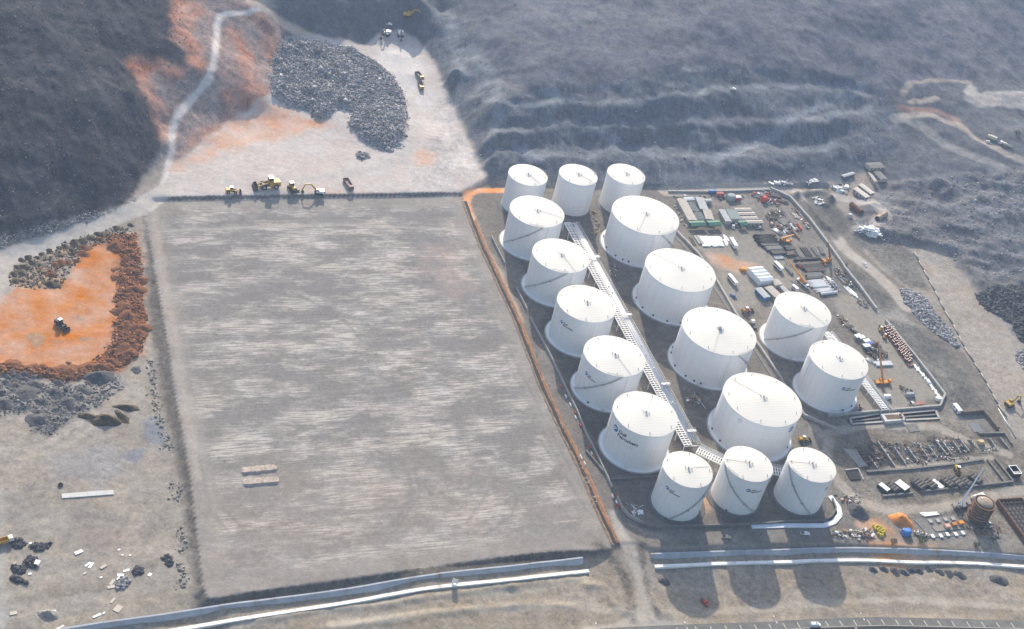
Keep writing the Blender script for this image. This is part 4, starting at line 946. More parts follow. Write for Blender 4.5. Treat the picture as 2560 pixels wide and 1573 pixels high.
wall_run('kerb_strip', 'white low concrete kerb running along the road side of the pad wall', 'kerb', gline([(cT0, 100, 1730), (cT0, 1130, 1545), (cT0, 1500, 1485), (cT6, 0, 1428), (cT6, 900, 1285), (cT6, 1826, 1165), (cP, 545, 1106)]), 1.0, 1.9, KERBM, 7.0, 'kerb_block', gap=0.01)
wall_run('kerb_strip', 'white low concrete kerb crossed by three tank shadows', 'kerb', gline([(cP, 1015, 1070), (cP, 1826, 1041), (cQ, 300, 1030), (cQ, 700, 1027), (cQ, 1200, 1041), (cQ, 1826, 1075), (cQ, 2200, 1105), (cQ, 2900, 1165)]), 1.0, 1.9, KERBM, 7.0, 'kerb_block', gap=0.01)
# highway in the corner
def sheet(name, outline, z, m, parent=None, kind=None):
    mb = MB(); mb.add([(x, y, z) for x, y in outline], [tuple(range(len(outline)))])
    o = mb.build(name, m, parent)
    if kind: o['kind'] = kind
    return o
RZ = -5.0
def rl(lst): return [Vector(at(c, x, y, RZ)) for c, x, y in lst]
edge_n = rl([(cP, -700, 1690), (cP, 300, 1560), (cP, 620, 1508), (cP, 900, 1493), (cP, 1300, 1476), (cP, 1826, 1460), (cQ, 300, 1440), (cQ, 800, 1425), (cQ, 1300, 1438), (cQ, 1826, 1452), (cQ, 2300, 1470), (cQ, 3000, 1510), (cQ, 3900, 1570)])
off = Vector((0.30, -0.95, 0))
road_poly = [(p.x, p.y) for p in edge_n] + [((p + off * 34).x, (p + off * 34).y) for p in reversed(edge_n)]
# bed the ground under the carriageway
_rd = np.array(road_poly); _w_ = sstep(-4, 0.5, poly_sd(_rd, GX, GY))
GZ[:] = GZ * (1 - _w_) + _w_ * (RZ - 0.25)
for pts in ([(280, 525), (735, 452), (790, 575), (300, 612)], [(1060, 448), (1585, 398), (1640, 525), (1120, 550)]):
    bp_ = np.array([at(A6, x, y, 0.6)[:2] for x, y in pts]); GZ -= 4.5 * sstep(0.3, 1.2, poly_sd(bp_, GX, GY))
rim_ = flat(D, [(225,575),(330,560),(345,640),(352,800),(340,860),(250,905),(160,918),(60,908),(-120,900),(-120,872),(0,875),(80,884),(180,890),(250,850),(285,760),(270,660),(290,610)], -1.5)
GZ += sstep(0, 4, poly_sd(rim_, GX, GY)) * np.clip(ridged(GX, GY, 6, 3, 37) * 1.3 + 0.5, 0, 3)
dk_ = flat(D, [(-120,905),(60,910),(180,925),(290,900),(300,930),(230,975),(180,1000),(140,1040),(60,1040),(80,990),(0,1000),(-120,1000)], -1.6)
GZ += sstep(0, 5, poly_sd(dk_, GX, GY)) * np.clip(ridged(GX, GY, 9, 2, 39) * 1.3, 0, 2)
GZ += sstep(0, 5, poly_sd(flat(D, [(45,690),(150,690),(160,660),(190,610),(150,590),(50,630),(25,660)], -1), GX, GY)) * np.clip(ridged(GX, GY, 6, 3, 35) * 1.2 + 0.2, 0, 2)
# earth berms round the dark pit beyond the yard
for pl in ([(A2, 690, 300), (A2, 900, 560), (A2, 1150, 800)], [(A2, 690, 285), (A2, 880, 255), (A2, 1060, 245), (A2, 1200, 345)], [(A2, 1200, 345), (A2, 1120, 450)]):
    P_ = np.array([gp(c, x, y)[:2] for c, x, y in pl]); dl = line_d(P_, GX, GY); GZ += 2.4 * np.exp(-(dl / 3.0) ** 2) * (0.8 + 0.4 * vnoise(GX / 4, GY / 4, 62))
# small relief on the verge: windrows of sand left by the grader
for pl, hgt, wd in (([(cT6, 0, 1450), (cT6, 560, 1365), (cT6, 1000, 1325), (cT6, 1500, 1250), (cT6, 1826, 1205)], 0.7, 2.0), ([(cT6, 500, 1512), (cT6, 800, 1470), (cT6, 1200, 1410), (cT6, 1826, 1350)], 0.7, 2.2), ([(cP, 0, 1200), (cP, 200, 1180), (cP, 520, 1150)], 0.6, 2.0), ([(cP, 520, 1200), (cP, 640, 1215), (cP, 690, 1300), (cP, 790, 1390)], 1.0, 2.4), ([(cP, 700, 1150), (cP, 740, 1260), (cP, 840, 1390)], 0.6, 2.0), ([(cP, 0, 1350), (cP, 120, 1340), (cP, 420, 1345)], 0.6, 2.0), ([(cP, 985, 1290), (cP, 1020, 1360), (cP, 1080, 1395)], 0.9, 2.6)):
    P_ = np.array([gp(c, x, y)[:2] for c, x, y in pl]); dl = line_d(P_, GX, GY)
    GZ += hgt * np.exp(-(dl / wd) ** 2) * (0.6 + 0.8 * vnoise(GX / 5, GY / 5, 61))
me.vertices.foreach_set('co', np.stack([GX, GY, GZ], -1).astype(np.float32).ravel()); me.update()
road = sheet('road', road_poly, RZ, ASPH, None, 'structure')
LINEM = mat('road_paint', (.55, .53, .45), 0.8, 0.15, 1.0)
def strip_pts(P, d0, d1):
    return [((p + off * d0).x, (p + off * d0).y) for p in P] + [((p + off * d1).x, (p + off * d1).y) for p in reversed(P)]
SHOU = mat('road_shoulder', (.15, .147, .14), 0.9, 0.25, 0.3)
sheet('shoulder', strip_pts(edge_n, 0.0, 5.2), RZ + 0.004, SHOU, road)
sheet('edge_line', strip_pts(edge_n, 5.3, 5.6), RZ + 0.008, LINEM, road)
Pd = densify(edge_n, 9.0)
for i, (a, b) in enumerate(zip(Pd[:-1], Pd[1:])):
    t = (b - a).normalized()
    mb = MB(); p0 = a + off * 1.6; p1 = a + off * 5.0 + t * 0.6
    mb.beam((p0.x, p0.y, RZ + 0.012), (p1.x, p1.y, RZ + 0.012), 0.45, 0.006); mb.build('shoulder_mark', LINEM, road)
    if i % 2 == 0:
        q0, q1 = a + off * 20, a + off * 20 + t * 4
        mb = MB(); mb.beam((q0.x, q0.y, RZ + 0.008), (q1.x, q1.y, RZ + 0.008), 0.3, 0.006); mb.build('lane_mark', LINEM, road)

# ------------------------------------------------------------------ bund walls
def W3(lst): return [Vector(at(c, x, y, 0.0)) for c, x, y in lst]
wall_run('bund_wall', 'short grey bund wall beside the rearmost medium tank', 'wall', W3([(B8, 600, 885), (B8, 805, 1300)]), 2.0, 0.5, CONC)
wall_run('bund_wall', 'grey bund wall segment between the medium tanks and the orange drain', 'wall', W3([(cB, 0, 745), (cB, 122, 995)]), 2.0, 0.5, CONC)
wall_run('bund_wall', 'long grey bund wall beside the lettered medium tanks with red and white blocks along it', 'wall', W3([(cB, 160, 1085), (cB, 385, 1512), (cC, 200, 985), (B7, 150, 40), (B7, 310, 360), (B7, 545, 865)]), 2.0, 0.5, CONC)
wall_run('bund_wall', 'grey angled bund wall around the corner by the front narrow tanks', 'wall', W3([(B7, 622, 1010), (B7, 700, 1185), (B7, 810, 1305), (B7, 1025, 1420)]), 2.2, 0.5, CONC)
wall_run('bund_wall', 'black bund wall along the foot of the front narrow tanks', 'wall', W3([(cP, 920, 775), (cP, 1010, 790), (cP, 1400, 782), (cP, 1826, 765), (cQ, 120, 752), (cQ, 400, 746), (cQ, 455, 710), (cQ, 480, 660), (cQ, 455, 590)]), 1.7, 0.8, CONCD, 5.0)
wall_run('kerb_strip', 'white coated concrete kerb curving round the front corner tank', 'kerb', W3([(cQ, -120, 782), (cQ, 120, 776), (cQ, 400, 776), (cQ, 470, 750), (cQ, 512, 700), (cQ, 500, 640), (cQ, 440, 565)]), 0.5, 3.0, mat('white_lining', (.70, .74, .80), 0.7, 0.08, 0.4), 5.0, 'lining_slab', gap=0.0)
wall_run('bund_wall', 'low dark wall between the large-lettered tank and the front narrow tanks', 'wall', W3([(B7, 150, 300), (B7, 525, 740), (B7, 1290, 690)]), 1.3, 0.9, CONCD, 6.0)
wall_run('bund_wall', 'concrete bund wall between the large tanks and the construction yard', 'wall', W3([(cE, 960, 545), (cE, 1230, 830), (cE, 1420, 1110), (cE, 1645, 1500), (cF, 1160, 560), (cF, 1430, 960), (cG, 880, 150), (cG, 1130, 545), (cG, 1510, 715)]), 1.8, 1.3, CONC, 6.0)
wall_run('drain_channel', 'flat concrete drain slab beside the bund wall of the large tanks', 'drain', W3([(cE, 900, 545), (cE, 1180, 850), (cF, 1100, 560), (cF, 1350, 960)]), 0.35, 2.2, CONCD, 6.0, 'slab')
wall_run('bund_wall', 'straight concrete wall between the construction yard and the dirt road', 'wall', W3([(A2, 270, 205), (A2, 570, 340), (A2, 860, 660), (A2, 1130, 1020), (A2, 1400, 1400), (A4, 900, 420), (A4, 1150, 730), (A4, 1400, 1075)]), 2.2, 1.6, CONC, 7.0)
wall_run('bund_wall', 'concrete bund wall with pale edge from the rusty drums to the black basins', 'wall', W3([(A5, 935, 270), (A5, 1390, 820), (A5, 1836, 1400), (A6, 1720, 165), (A6, 1640, 355), (A6, 1040, 405), (A6, 300, 470), (A6, -60, 500)]), 2.0, 1.3, CONC, 7.0)
wall_run('bund_wall', 'low grey kerb wall behind the green-roofed site cabins', 'wall', W3([(A1, 60, 185), (A1, 620, 190), (A1, 1200, 175), (A1, 1600, 160), (A1, 1800, 230)]), 1.4, 1.4, CONC, 8.0)
for nm, lab, pts, hh in (('trench_wall', 'dark trench wall across the foundation works behind the pump plinths', [(A6, 520, 1355), (A6, 1200, 1310), (A6, 1836, 1240), (A7, 1210, 800)], 1.2), ('trench_wall', 'dark trench wall in front of the pump plinths', [(A8, 1010, 440), (A8, 1310, 410), (A8, 1480, 390)], 1.1), ('trench_wall', 'long dark trench wall by the mobile crane boom', [(A7, 250, 1290), (A7, 900, 1225), (A7, 1660, 1140)], 1.3), ('trench_wall', 'dark trench wall beside the open black container', [(A7, 1270, 800), (A7, 1540, 1150)], 1.2), ('trench_wall', 'dark trench wall parallel to the pipeline end', [(A7, 1130, 400), (A7, 1530, 395), (A7, 1640, 560)], 1.3), ('trench_wall', 'second dark trench wall next to the open black container', [(A7, 1390, 790), (A7, 1660, 1130)], 1.2)):
    wall_run(nm, lab, 'wall', W3(pts), hh, 1.2, CONCD, 7.0)

# ------------------------------------------------------------------ open drain beside the pad
DL = [Vector(at(D, x, y, 0)) for x, y in ((1118,484),(1135,530),(1158,590),(1200,680),(1244,775),(1304,930),(1350,1030),(1396,1122),(1440,1225),(1478,1306))]
DLd = densify(DL, 4.0); ditch = thing('drain_ditch', 'dark open drain with rusty banks along the edge of the graded pad', 'ditch', DLd[0]); o = DLd[0]
def ribbon(P, off_, hw, z, wob, seed, crown=0.0):
    g = random.Random(seed); vs = []
    for i, p in enumerate(P):
        t = (P[min(i + 1, len(P) - 1)] - P[max(i - 1, 0)]).normalized(); n = Vector((-t.y, t.x, 0)); c = p + n * (off_ + g.uniform(-wob, wob) * 0.5); w = hw * (1 + g.uniform(-wob, wob))
        for k, zz in ((-w, 0.02), (0, z + crown * g.uniform(0.5, 1.2)), (w, 0.02)): vs.append((c.x + n.x * k - o.x, c.y + n.y * k - o.y, zz))
    mb = MB(); mb.add(vs, [(3 * i + j, 3 * i + 3 + j, 3 * i + 4 + j, 3 * i + 1 + j) for i in range(len(P) - 1) for j in (0, 1)]); return mb
ribbon(DLd, 0.0, 1.15, 0.10, 0.25, 1).build('channel', mat('ditch_dark', (.045, .035, .03), 0.95, 0.3), ditch)
ribbon(DLd[6:], 2.1, 1.1, 0.1, 0.3, 2, 0.5).build('bank', mat('ditch_rust', (.30, .155, .085), 0.95, 0.35, 0.5), ditch)
ribbon(DLd, -1.9, 0.9, 0.1, 0.4, 3, 0.35).build('bank', mat('ditch_brown', (.20, .15, .11), 0.95, 0.4, 0.4), ditch)

# ------------------------------------------------------------------ pipe racks
def rack(label, P0, P1, wid, z, ladder, pipes, walk=True, bay=11.0, rung=1.9, group=None):
    d = P1 - P0; L = math.hypot(d.x, d.y); rz = math.atan2(d.y, d.x)
    root = thing('pipe_rack', label, 'pipe rack', (P0.x, P0.y, 0.0), rz, group)
    h = wid / 2; n = max(1, round(L / bay))
    for i in range(n + 1):
        x = L * i / n
        for s in (-1, 1):
            mb = MB(); mb.box(x - 0.16, x + 0.16, s * (h - 0.3) - 0.16, s * (h - 0.3) + 0.16, -0.4, z - 0.2); mb.build('column', WHITE, root)
        mb = MB(); mb.box(x - 0.18, x + 0.18, -h, h, z - 0.2, z + 0.15); mb.build('portal_beam', WHITE, root)
    y0, y1 = ladder
    for y in (y0, (y0 + y1) / 2, y1):
        mb = MB(); mb.box(0, L, y - 0.22, y + 0.22, z + 0.15, z + 0.5); mb.build('stringer', WHITE, root)
    k = int(L / rung); rm = MB(); rm.box(-0.32, 0.32, y0, y1, z + 0.5, z + 0.68); rme = rm.mesh('rung', WHITE)
    for i in range(k + 1): obj('rung', rme, root, (min(i * rung, L), 0, 0))
    g = random.Random(int(L))
    for y, r in pipes:
        a, b = g.uniform(0, L * 0.04), L - g.uniform(0, L * 0.04)
        mb = MB(); mb.tube((a, y, z + 0.35 + r), (b, y, z + 0.35 + r), r, 8); mb.build('pipe', PIPEW, root, True)
    if walk:
        yw = h - 0.55 if walk == 1 else -h + 0.55
        mb = MB(); mb.box(0, L, yw - 0.55, yw + 0.55, z + 0.15, z + 0.25); mb.build('walkway_deck', DKSTEEL, root)
        mb = MB()
        for ys in (yw - 0.6, yw + 0.6):
            mb.beam((0, ys, z + 1.35), (L, ys, z + 1.35), 0.10); mb.beam((0, ys, z + 0.8), (L, ys, z + 0.8), 0.07)
            for i in range(int(L / 2.6) + 1): mb.beam((i * 2.6, ys, z + 0.2), (i * 2.6, ys, z + 1.35), 0.09)
        mb.build('guardrail', WHITE, root)
    return root, L, h
def Z(c, x, y, z): return Vector(at(c, x, y, z))
RKZ = 6.0
a0, a1 = Z(cA, 775, 775, RKZ), Z(cA, 942, 768, RKZ); b0, b1 = Z(cDD, 1065, 690, RKZ), Z(cDD, 1232, 640, RKZ)
p0, p1 = (a0 + a1) / 2, (b0 + b1) / 2
ux = (p1 - p0).normalized(); vx = Vector((-ux.y, ux.x, 0))
wid = (abs((a1 - a0).dot(vx)) + abs((b1 - b0).dot(vx))) / 2
main, ML, mh_ = rack('long white pipe rack between the medium and large tank rows', p0, p1, wid, RKZ, (-wid / 2 + 0.4, -wid * 0.02), [(wid * 0.05, 0.36), (wid * 0.12, 0.3), (wid * 0.19, 0.4), (wid * 0.26, 0.28), (wid * 0.32, 0.34)] if (Z(cDD, 1222, 600, RKZ) - p1).dot(vx) > 0 else [(-wid * 0.05, 0.28)], 1)
# walk-over bridges on the main rack
for i, f in enumerate((0.19, 0.47, 0.77, 0.955)):
    x = ML * f; mb = MB(); hw = mh_
    mb.box(x - 1.0, x + 1.0, hw * 0.05, hw + 0.6, RKZ + 2.3, RKZ + 2.45)
    for xx in (x - 1.0, x + 1.0):
        for yy in (hw * 0.05, hw * 0.55, hw + 0.6): mb.beam((xx, yy, RKZ + 0.2), (xx, yy, RKZ + 3.5), 0.12)
        mb.beam((xx, hw * 0.05, RKZ + 3.5), (xx, hw + 0.6, RKZ + 3.5), 0.1)
    mb.build('walkover_bridge', STEEL, main)
for f in (0.33, 0.36, 0.60, 0.64, 0.70, 0.84):
    mb = MB(); x = ML * f
    mb.tube((x, -mh_ * 0.02 + 0.6, RKZ + 0.8), (x + 1.2, mh_ * 0.62, RKZ + 0.8), 0.22, 6).cbox((x, mh_ * 0.3, RKZ + 1.2), (0.9, 0.9, 1.0)); mb.build('valve_manifold', PIPEW, main, True)
q0 = (Z(cDD, 1262, 665, RKZ) + Z(cDD, 1170, 750, RKZ)) / 2; q1 = (Z(cG, 215, 985, RKZ) + Z(cG, 190, 1140, RKZ)) / 2
e1 = (Z(cQ, 40, 318, RKZ) + Z(cQ, 40, 440, RKZ)) / 2
rack('white pipe rack branch with open grid, from the main rack towards the front narrow tanks', q0, q1 + (q1 - q0) * 0.15, 8.5, RKZ, (-3.9, 1.2), [(1.9, 0.2), (2.5, 0.25)], 1, 9.0, 1.5)
rack('short white pipe rack behind the two stair-climbed front narrow tanks', q1 + (q1 - q0) * 0.2, e1 + (e1 - q1) * 0.25, 8.0, RKZ, (-3.7, 2.0), [(2.8, 0.2)], 1, 9.0, 1.5)
r0 = (Z(cI, 905, 620, 3.0) + Z(cI, 1000, 500, 3.0)) / 2; r1 = (Z(cI, 1560, 1450, 3.0) + Z(cI, 1700, 1430, 3.0)) / 2
w2 = 7.5
rack('white pipe rack with closely spaced cross members along the yard side tanks', r0, r1, w2, 3.0, (-w2 / 2 + 0.4, 1.3), [(2.0, 0.25), (2.6, 0.2)], 1, 8.0, 1.5)

# ------------------------------------------------------------------ rocks and heaps
def rock_cloud(P, S, seed=0, squash=0.75):
    """many angular stones in one mesh: positions P (n,3), sizes S (n)"""
    g = np.random.default_rng(seed); n = len(P)
    base = np.array([(1,0,0),(-1,0,0),(0,1,0),(0,-1,0),(0,0,1),(0,0,-1)], float)
    V = base[None] * g.uniform(0.65, 1.25, (n, 6, 1)) + g.normal(0, 0.18, (n, 6, 3))
    ang = g.uniform(0, 6.283, n); tl = g.uniform(-0.7, 0.7, n)
    c, s = np.cos(ang), np.sin(ang); ct, st_ = np.cos(tl), np.sin(tl)
    x, y, z = V[..., 0], V[..., 1], V[..., 2]
    y, z = y * ct[:, None] - z * st_[:, None], y * st_[:, None] + z * ct[:, None]
    x, y = x * c[:, None] - y * s[:, None], x * s[:, None] + y * c[:, None]
    V = np.stack([x, y, z * squash], -1) * S[:, None, None] + P[:, None, :]
    F = np.array([(0,2,4),(2,1,4),(1,3,4),(3,0,4),(2,0,5),(1,2,5),(3,1,5),(0,3,5)])
    F = (F[None] + (np.arange(n) * 6)[:, None, None]).reshape(-1, 3)
    return V.reshape(-1, 3), F
def np_mesh(name, V, F, m):
    me_ = bpy.data.meshes.new(name)
    me_.vertices.add(len(V)); me_.vertices.foreach_set('co', V.astype(np.float32).ravel())
    k = F.shape[1]
    me_.loops.add(F.size); me_.loops.foreach_set('vertex_index', F.ravel().astype(np.int32))
    me_.polygons.add(len(F)); me_.polygons.foreach_set('loop_start', (np.arange(len(F)) * k).astype(np.int32)); me_.polygons.foreach_set('loop_total', np.full(len(F), k, np.int32))
    me_.update(calc_edges=True); me_.materials.append(m); return me_
def gzs(x, y):
    j = np.clip(np.searchsorted(gx, x) - 1, 0, nx - 2); i = np.clip(np.searchsorted(gy, y) - 1, 0, ny - 2)
    fx = (x - gx[j]) / (gx[j + 1] - gx[j]); fy = (y - gy[i]) / (gy[i + 1] - gy[i])
    return (GZ[i, j] * (1 - fx) + GZ[i, j + 1] * fx) * (1 - fy) + (GZ[i + 1, j] * (1 - fx) + GZ[i + 1, j + 1] * fx) * fy
def scatter(P, n, seed, inset=0.0):
    g = np.random.default_rng(seed); P = np.asarray(P); lo, hi = P.min(0), P.max(0); X = []
    tot = 0
    while tot < n:
        q = g.uniform(lo, hi, (n * 2, 2)); sd = poly_sd(P, q[:, 0], q[:, 1]); q = q[sd + 3.0 * fbm(q[:, 0], q[:, 1], 9, 3, 19) > inset + g.uniform(0, 1.5, len(q))]
        X.append(q); tot += len(q)
    return np.concatenate(X)[:n]
def stone_mat(name, c, var=0.5):
    if name in MATS: return MATS[name]
    m, nt, b = nodes_of(name); N, L = nt.nodes, nt.links
    g = N.new('ShaderNodeNewGeometry'); rr = N.new('ShaderNodeMapRange'); rr.inputs[3].default_value = 1 - var; rr.inputs[4].default_value = 1 + var
    L.new(g.outputs['Random Per Island'], rr.inputs[0])
    v = N.new('ShaderNodeVectorMath'); v.operation = 'SCALE'; v.inputs[0].default_value = c; L.new(rr.outputs[0], v.inputs['Scale'])
    L.new(v.outputs[0], b.inputs['Base Color']); b.inputs['Roughness'].default_value = 0.9; b.inputs['Specular IOR Level'].default_value = 0.1
    MATS[name] = m; return m
STONE = stone_mat('quarry_stone', (.27, .265, .275)); STONED = stone_mat('dark_stone', (.075, .076, .086)); STONEP = stone_mat('pale_stone', (.30, .29, .28))
# rubble field on the quarry floor
RF = hill(D, [(652,128),(690,92),(760,100),(850,118),(905,150),(945,185),(972,225),(982,270),(978,320),(958,350),(930,365),(895,352),(860,335),(832,300),(845,275),(815,262),(800,285),(760,295),(742,272),(690,255),(655,235),(650,190)])
q = scatter(RF, 15000, 1); g_ = np.random.default_rng(5)
sd = poly_sd(RF, q[:, 0], q[:, 1]); lift = np.clip(sd / 6, 0, 1) * (1.2 + 2.6 * (fbm(q[:, 0], q[:, 1], 14, 3, 55) + 0.5))
S = 0.5 * np.exp(g_.normal(0, 0.55, len(q)))
V, F = rock_cloud(np.c_[q, gzs(q[:, 0], q[:, 1]) + lift], S, 2)
tag(obj('rubble', np_mesh('rubble', V, F, STONE)), 'wide field of grey blasted rubble on the quarry floor', 'rubble', None, 'stuff')
# fill body under the rubble so that it stands as one bank
wRF = sstep(-0.5, 6, poly_sd(RF, GX, GY)); GZ += wRF * (1.0 + 2.6 * (fbm(GX, GY, 14, 3, 55) + 0.5))
RF_D = flat
me.vertices.foreach_set('co', np.stack([GX, GY, GZ], -1).astype(np.float32).ravel()); me.update()
_m = wRF[..., None].astype(np.float32)
TA[:] = TA * (1 - _m) + _m * col3(.18, .178, .185); TB[:] = TB * (1 - _m) + _m * col3(.25, .24, .245); WR[:] = WR * (1 - _m) + _m * col3(0, 0, 1.0)
def scatter_thing(name, lab, cat, P, n, seed, smin, sk, m, hmax, kind=None, group=None):
    q = scatter(P, n, seed); g = np.random.default_rng(seed); sd = poly_sd(P, q[:, 0], q[:, 1])
    z = gzs(q[:, 0], q[:, 1]) + np.clip(sd, 0, 9) / 4.0 * hmax * g.uniform(0.3, 1, len(q))
    V, F = rock_cloud(np.c_[q, z], g.gamma(3.0, sk, len(q)) + smin, seed)
    c = V.mean(0); c[2] = V[:, 2].min(); V = V - c
    return tag(obj(name, np_mesh(name, V, F, m), None, c), lab, cat, group, kind)
scatter_thing('rubble', 'long bank of grey stones beside the tan pipeline strip', 'rubble', flat(cM3, [(930,570),(985,560),(1060,590),(1140,650),(1180,720),(1250,800),(1320,900),(1375,985),(1340,1000),(1240,930),(1120,830),(1020,740),(960,650)], 0.4), 3600, 3, 0.25, 0.2, STONE, 0.9, 'stuff')
scatter_thing('rubble', 'grey stone bank on the far side of the tan pipeline strip', 'rubble', hill(cM3, [(1480,610),(1600,560),(1900,560),(1900,1000),(1826,980),(1750,860),(1620,760),(1500,690)]), 3600, 4, 0.3, 0.24, STONED, 0.4, 'stuff')
scatter_thing('rubble', 'grey stone heap at the end of the tan pipeline strip', 'rubble', flat(cM3, [(1760,1010),(1826,1000),(1900,1010),(1900,1180),(1826,1150),(1770,1090)], 0.8), 700, 5, 0.25, 0.2, STONE, 0.6, 'stuff')
scatter_thing('rubble', 'loose stones strewn over the spoil slopes beyond the yard', 'rubble', hill(D, [(2060,560),(2130,470),(2250,430),(2461,410),(2560,430),(2560,700),(2461,760),(2380,700),(2300,630),(2200,595),(2130,600)]), 3200, 6, 0.10, 0.15, STONE, 0.0, 'stuff')
scatter_thing('rubble', 'loose stones strewn over the dark left hillside', 'rubble', hill(D, [(-60,600),(100,560),(300,490),(370,380),(385,300),(320,180),(430,165),(460,120),(430,-20),(-60,-20)]), 6000, 7, 0.06, 0.10, stone_mat('hill_stone', (.13, .13, .14), 0.85), 0.0, 'stuff')
scatter_thing('rubble', 'loose stones strewn on the benched quarry wall', 'rubble', WL, 1500, 8, 0.10, 0.12, STONE, 0.0, 'stuff')
scatter_thing('rubble', 'scree and clods along the foot of the left hill', 'rubble', FOOT, 1300, 9, 0.12, 0.12, STONEP, 0.0, 'stuff')
scatter_thing('rubble', 'rust-brown clods and scrub along the rim of the orange borrow area', 'rubble', rim_, 5200, 13, 0.10, 0.16, stone_mat('rust_clod', (.22, .10, .05), 0.6), 0.10, 'stuff')
scatter_thing('rubble', 'grey clods between the spoil heaps below the orange rim', 'rubble', dk_, 2600, 14, 0.08, 0.13, stone_mat('grey_clod', (.15, .148, .15), 0.6), 0.0, 'stuff')
scatter_thing('rubble', 'olive clods and dry scrub between the haul road and orange area', 'rubble', flat(D, [(20,690),(150,690),(165,660),(200,610),(330,555),(300,545),(160,580),(50,630),(15,660)], -0.6), 1200, 15, 0.08, 0.14, stone_mat('olive_clod', (.12, .10, .07), 0.6), 0.05, 'stuff')
scatter_thing('rubble', 'small stones spilled around the edge of the rubble field', 'rubble', (RF - RF.mean(0)) * 1.045 + RF.mean(0), 5000, 18, 0.08, 0.12, STONE, 0.25, 'stuff')
# piles of broken stone
PILE = 'dark piles of broken stone'
def rock_pile(lab, c, pts, n, m=STONED, hm=0.9, smin=0.2, sk=0.14):
    P = np.array([gp(c, *p)[:2] for p in pts]); return scatter_thing('rock_pile', lab, 'rock pile', P, n, 20 + n, smin, sk, m, hm, None, PILE)
rock_pile('small heap of grey stones on the quarry floor apart from the rubble field', cT1, [(690,1100),(740,1080),(800,1095),(818,1130),(760,1155),(700,1130)], 170, STONE)
rock_pile('dark pile of broken stone with a pointed tail, beside the tipping truck', cL2, [(455,150),(560,120),(700,140),(790,90),(760,170),(660,215),(540,235)], 260)
rock_pile('dark pile of broken stone with a white board on its edge', cL2, [(360,420),(430,320),(560,320),(600,400),(560,480),(440,500)], 280)
rock_pile('dark pile of broken stone in the middle of three touching piles', cL2, [(110,500),(230,440),(380,480),(420,560),(330,600),(180,560)], 300)
rock_pile('dark pile of broken stone, the longest of three touching piles', cL2, [(110,620),(200,590),(340,620),(470,690),(520,730),(400,770),(240,740),(140,690)], 380)
rock_pile('round pile of grey cobbles among pale boards', cL2, [(1780,740),(1830,650),(1930,630),(1995,700),(1960,800),(1860,850),(1800,810)], 300, STONE)
rock_pile('small dark pile of broken stone next to the round cobble pile', cL2, [(2050,530),(2120,480),(2220,500),(2220,570),(2150,620),(2080,580)], 190)
rock_pile('dark pile of broken stone beside the left batter of the pad', cP0, [(1150,985),(1200,955),(1240,1000),(1225,1060),(1190,1050)], 170)
rock_pile('dark blue-grey pile of stone behind the tipping truck at the track edge', cL2, [(160,60),(260,0),(360,40),(410,120),(340,190),(220,190),(170,130)], 260)
# spoil heaps
def heap_mesh(name, m, seed, lump=0.4, n=24, k=7):
    g = random.Random(seed); mb = MB(); ph = [g.uniform(0, 6.28) for _ in range(4)]
    prof = [(1.06, -0.06), (0.9, 0.1), (0.74, 0.28), (0.58, 0.47), (0.42, 0.66), (0.26, 0.84), (0.12, 0.96)]
    vs = []
    for r, z in prof:
        for i in range(n):
            a = 2 * math.pi * i / n
            rr = r * (1 + 0.16 * math.sin(2 * a + ph[0]) + 0.09 * math.sin(3 * a + ph[1]) + 0.06 * math.sin(5 * a + ph[2] + r * 3)) * (1 + g.uniform(-0.09, 0.09))
            vs.append((rr * math.cos(a), rr * math.sin(a), z * (1 + g.uniform(-lump, lump) * 0.5)))
    vs.append((0, 0, 1.0)); fs = [(j * n + i, j * n + (i + 1) % n, (j + 1) * n + (i + 1) % n, (j + 1) * n + i) for j in range(len(prof) - 1) for i in range(n)]
    t = (len(prof) - 1) * n; fs += [(t + i, t + (i + 1) % n, len(vs) - 1) for i in range(n)]
    mb.add(vs, fs); me_ = mb.mesh(name, m); me_.polygons.foreach_set('use_smooth', [True] * len(me_.polygons)); return me_
def soil_mat(name, c, c2):
    m = mat(name, c, 0.95, 0.3, 0.5, bump=0.5, spec=0.05, rust=c2, rust_amt=0.4); return m
SOILD = soil_mat('spoil_dark', (.095, .095, .10), (.14, .138, .14)); SOILO = soil_mat('spoil_orange', (.19, .085, .045), (.13, .07, .045)); SOILB = soil_mat('spoil_olive', (.085, .07, .05), (.15, .12, .085)); SOILG = soil_mat('spoil_grey', (.27, .255, .235), (.22, .21, .2))
HM = {n: [heap_mesh('spoil_heap', m, i * 7 + 3) for i in range(4)] for n, m in (('d', SOILD), ('o', SOILO), ('b', SOILB), ('g', SOILG))}
HLAB = {'d': 'dark grey spoil heap on the ground below the orange borrow area', 'o': 'rust-orange spoil heap on the rim of the orange borrow area', 'b': 'olive-brown spoil heap between the haul road and the orange borrow area'}
def heap(kind, c, x, y, rx, ry=None, h=None, lab=None, rz=0.0, z=None):
    p = gp(c, x, y); r = rx; ry = ry or rx * rnd.uniform(0.7, 1.0)
    o = obj('spoil_heap', HM[kind][rnd.randrange(4)], None, (p.x, p.y, p.z - 0.15), rz or rnd.uniform(0, 0.6))
    o.scale = (rx, ry, h or rx * rnd.uniform(0.34, 0.46))
    tag(o, lab or HLAB[kind], 'spoil heap', {'d': 'dark spoil heaps', 'o': 'rust-orange spoil heaps', 'b': 'olive spoil heaps', 'g': 'grey spoil heaps'}[kind]); return o
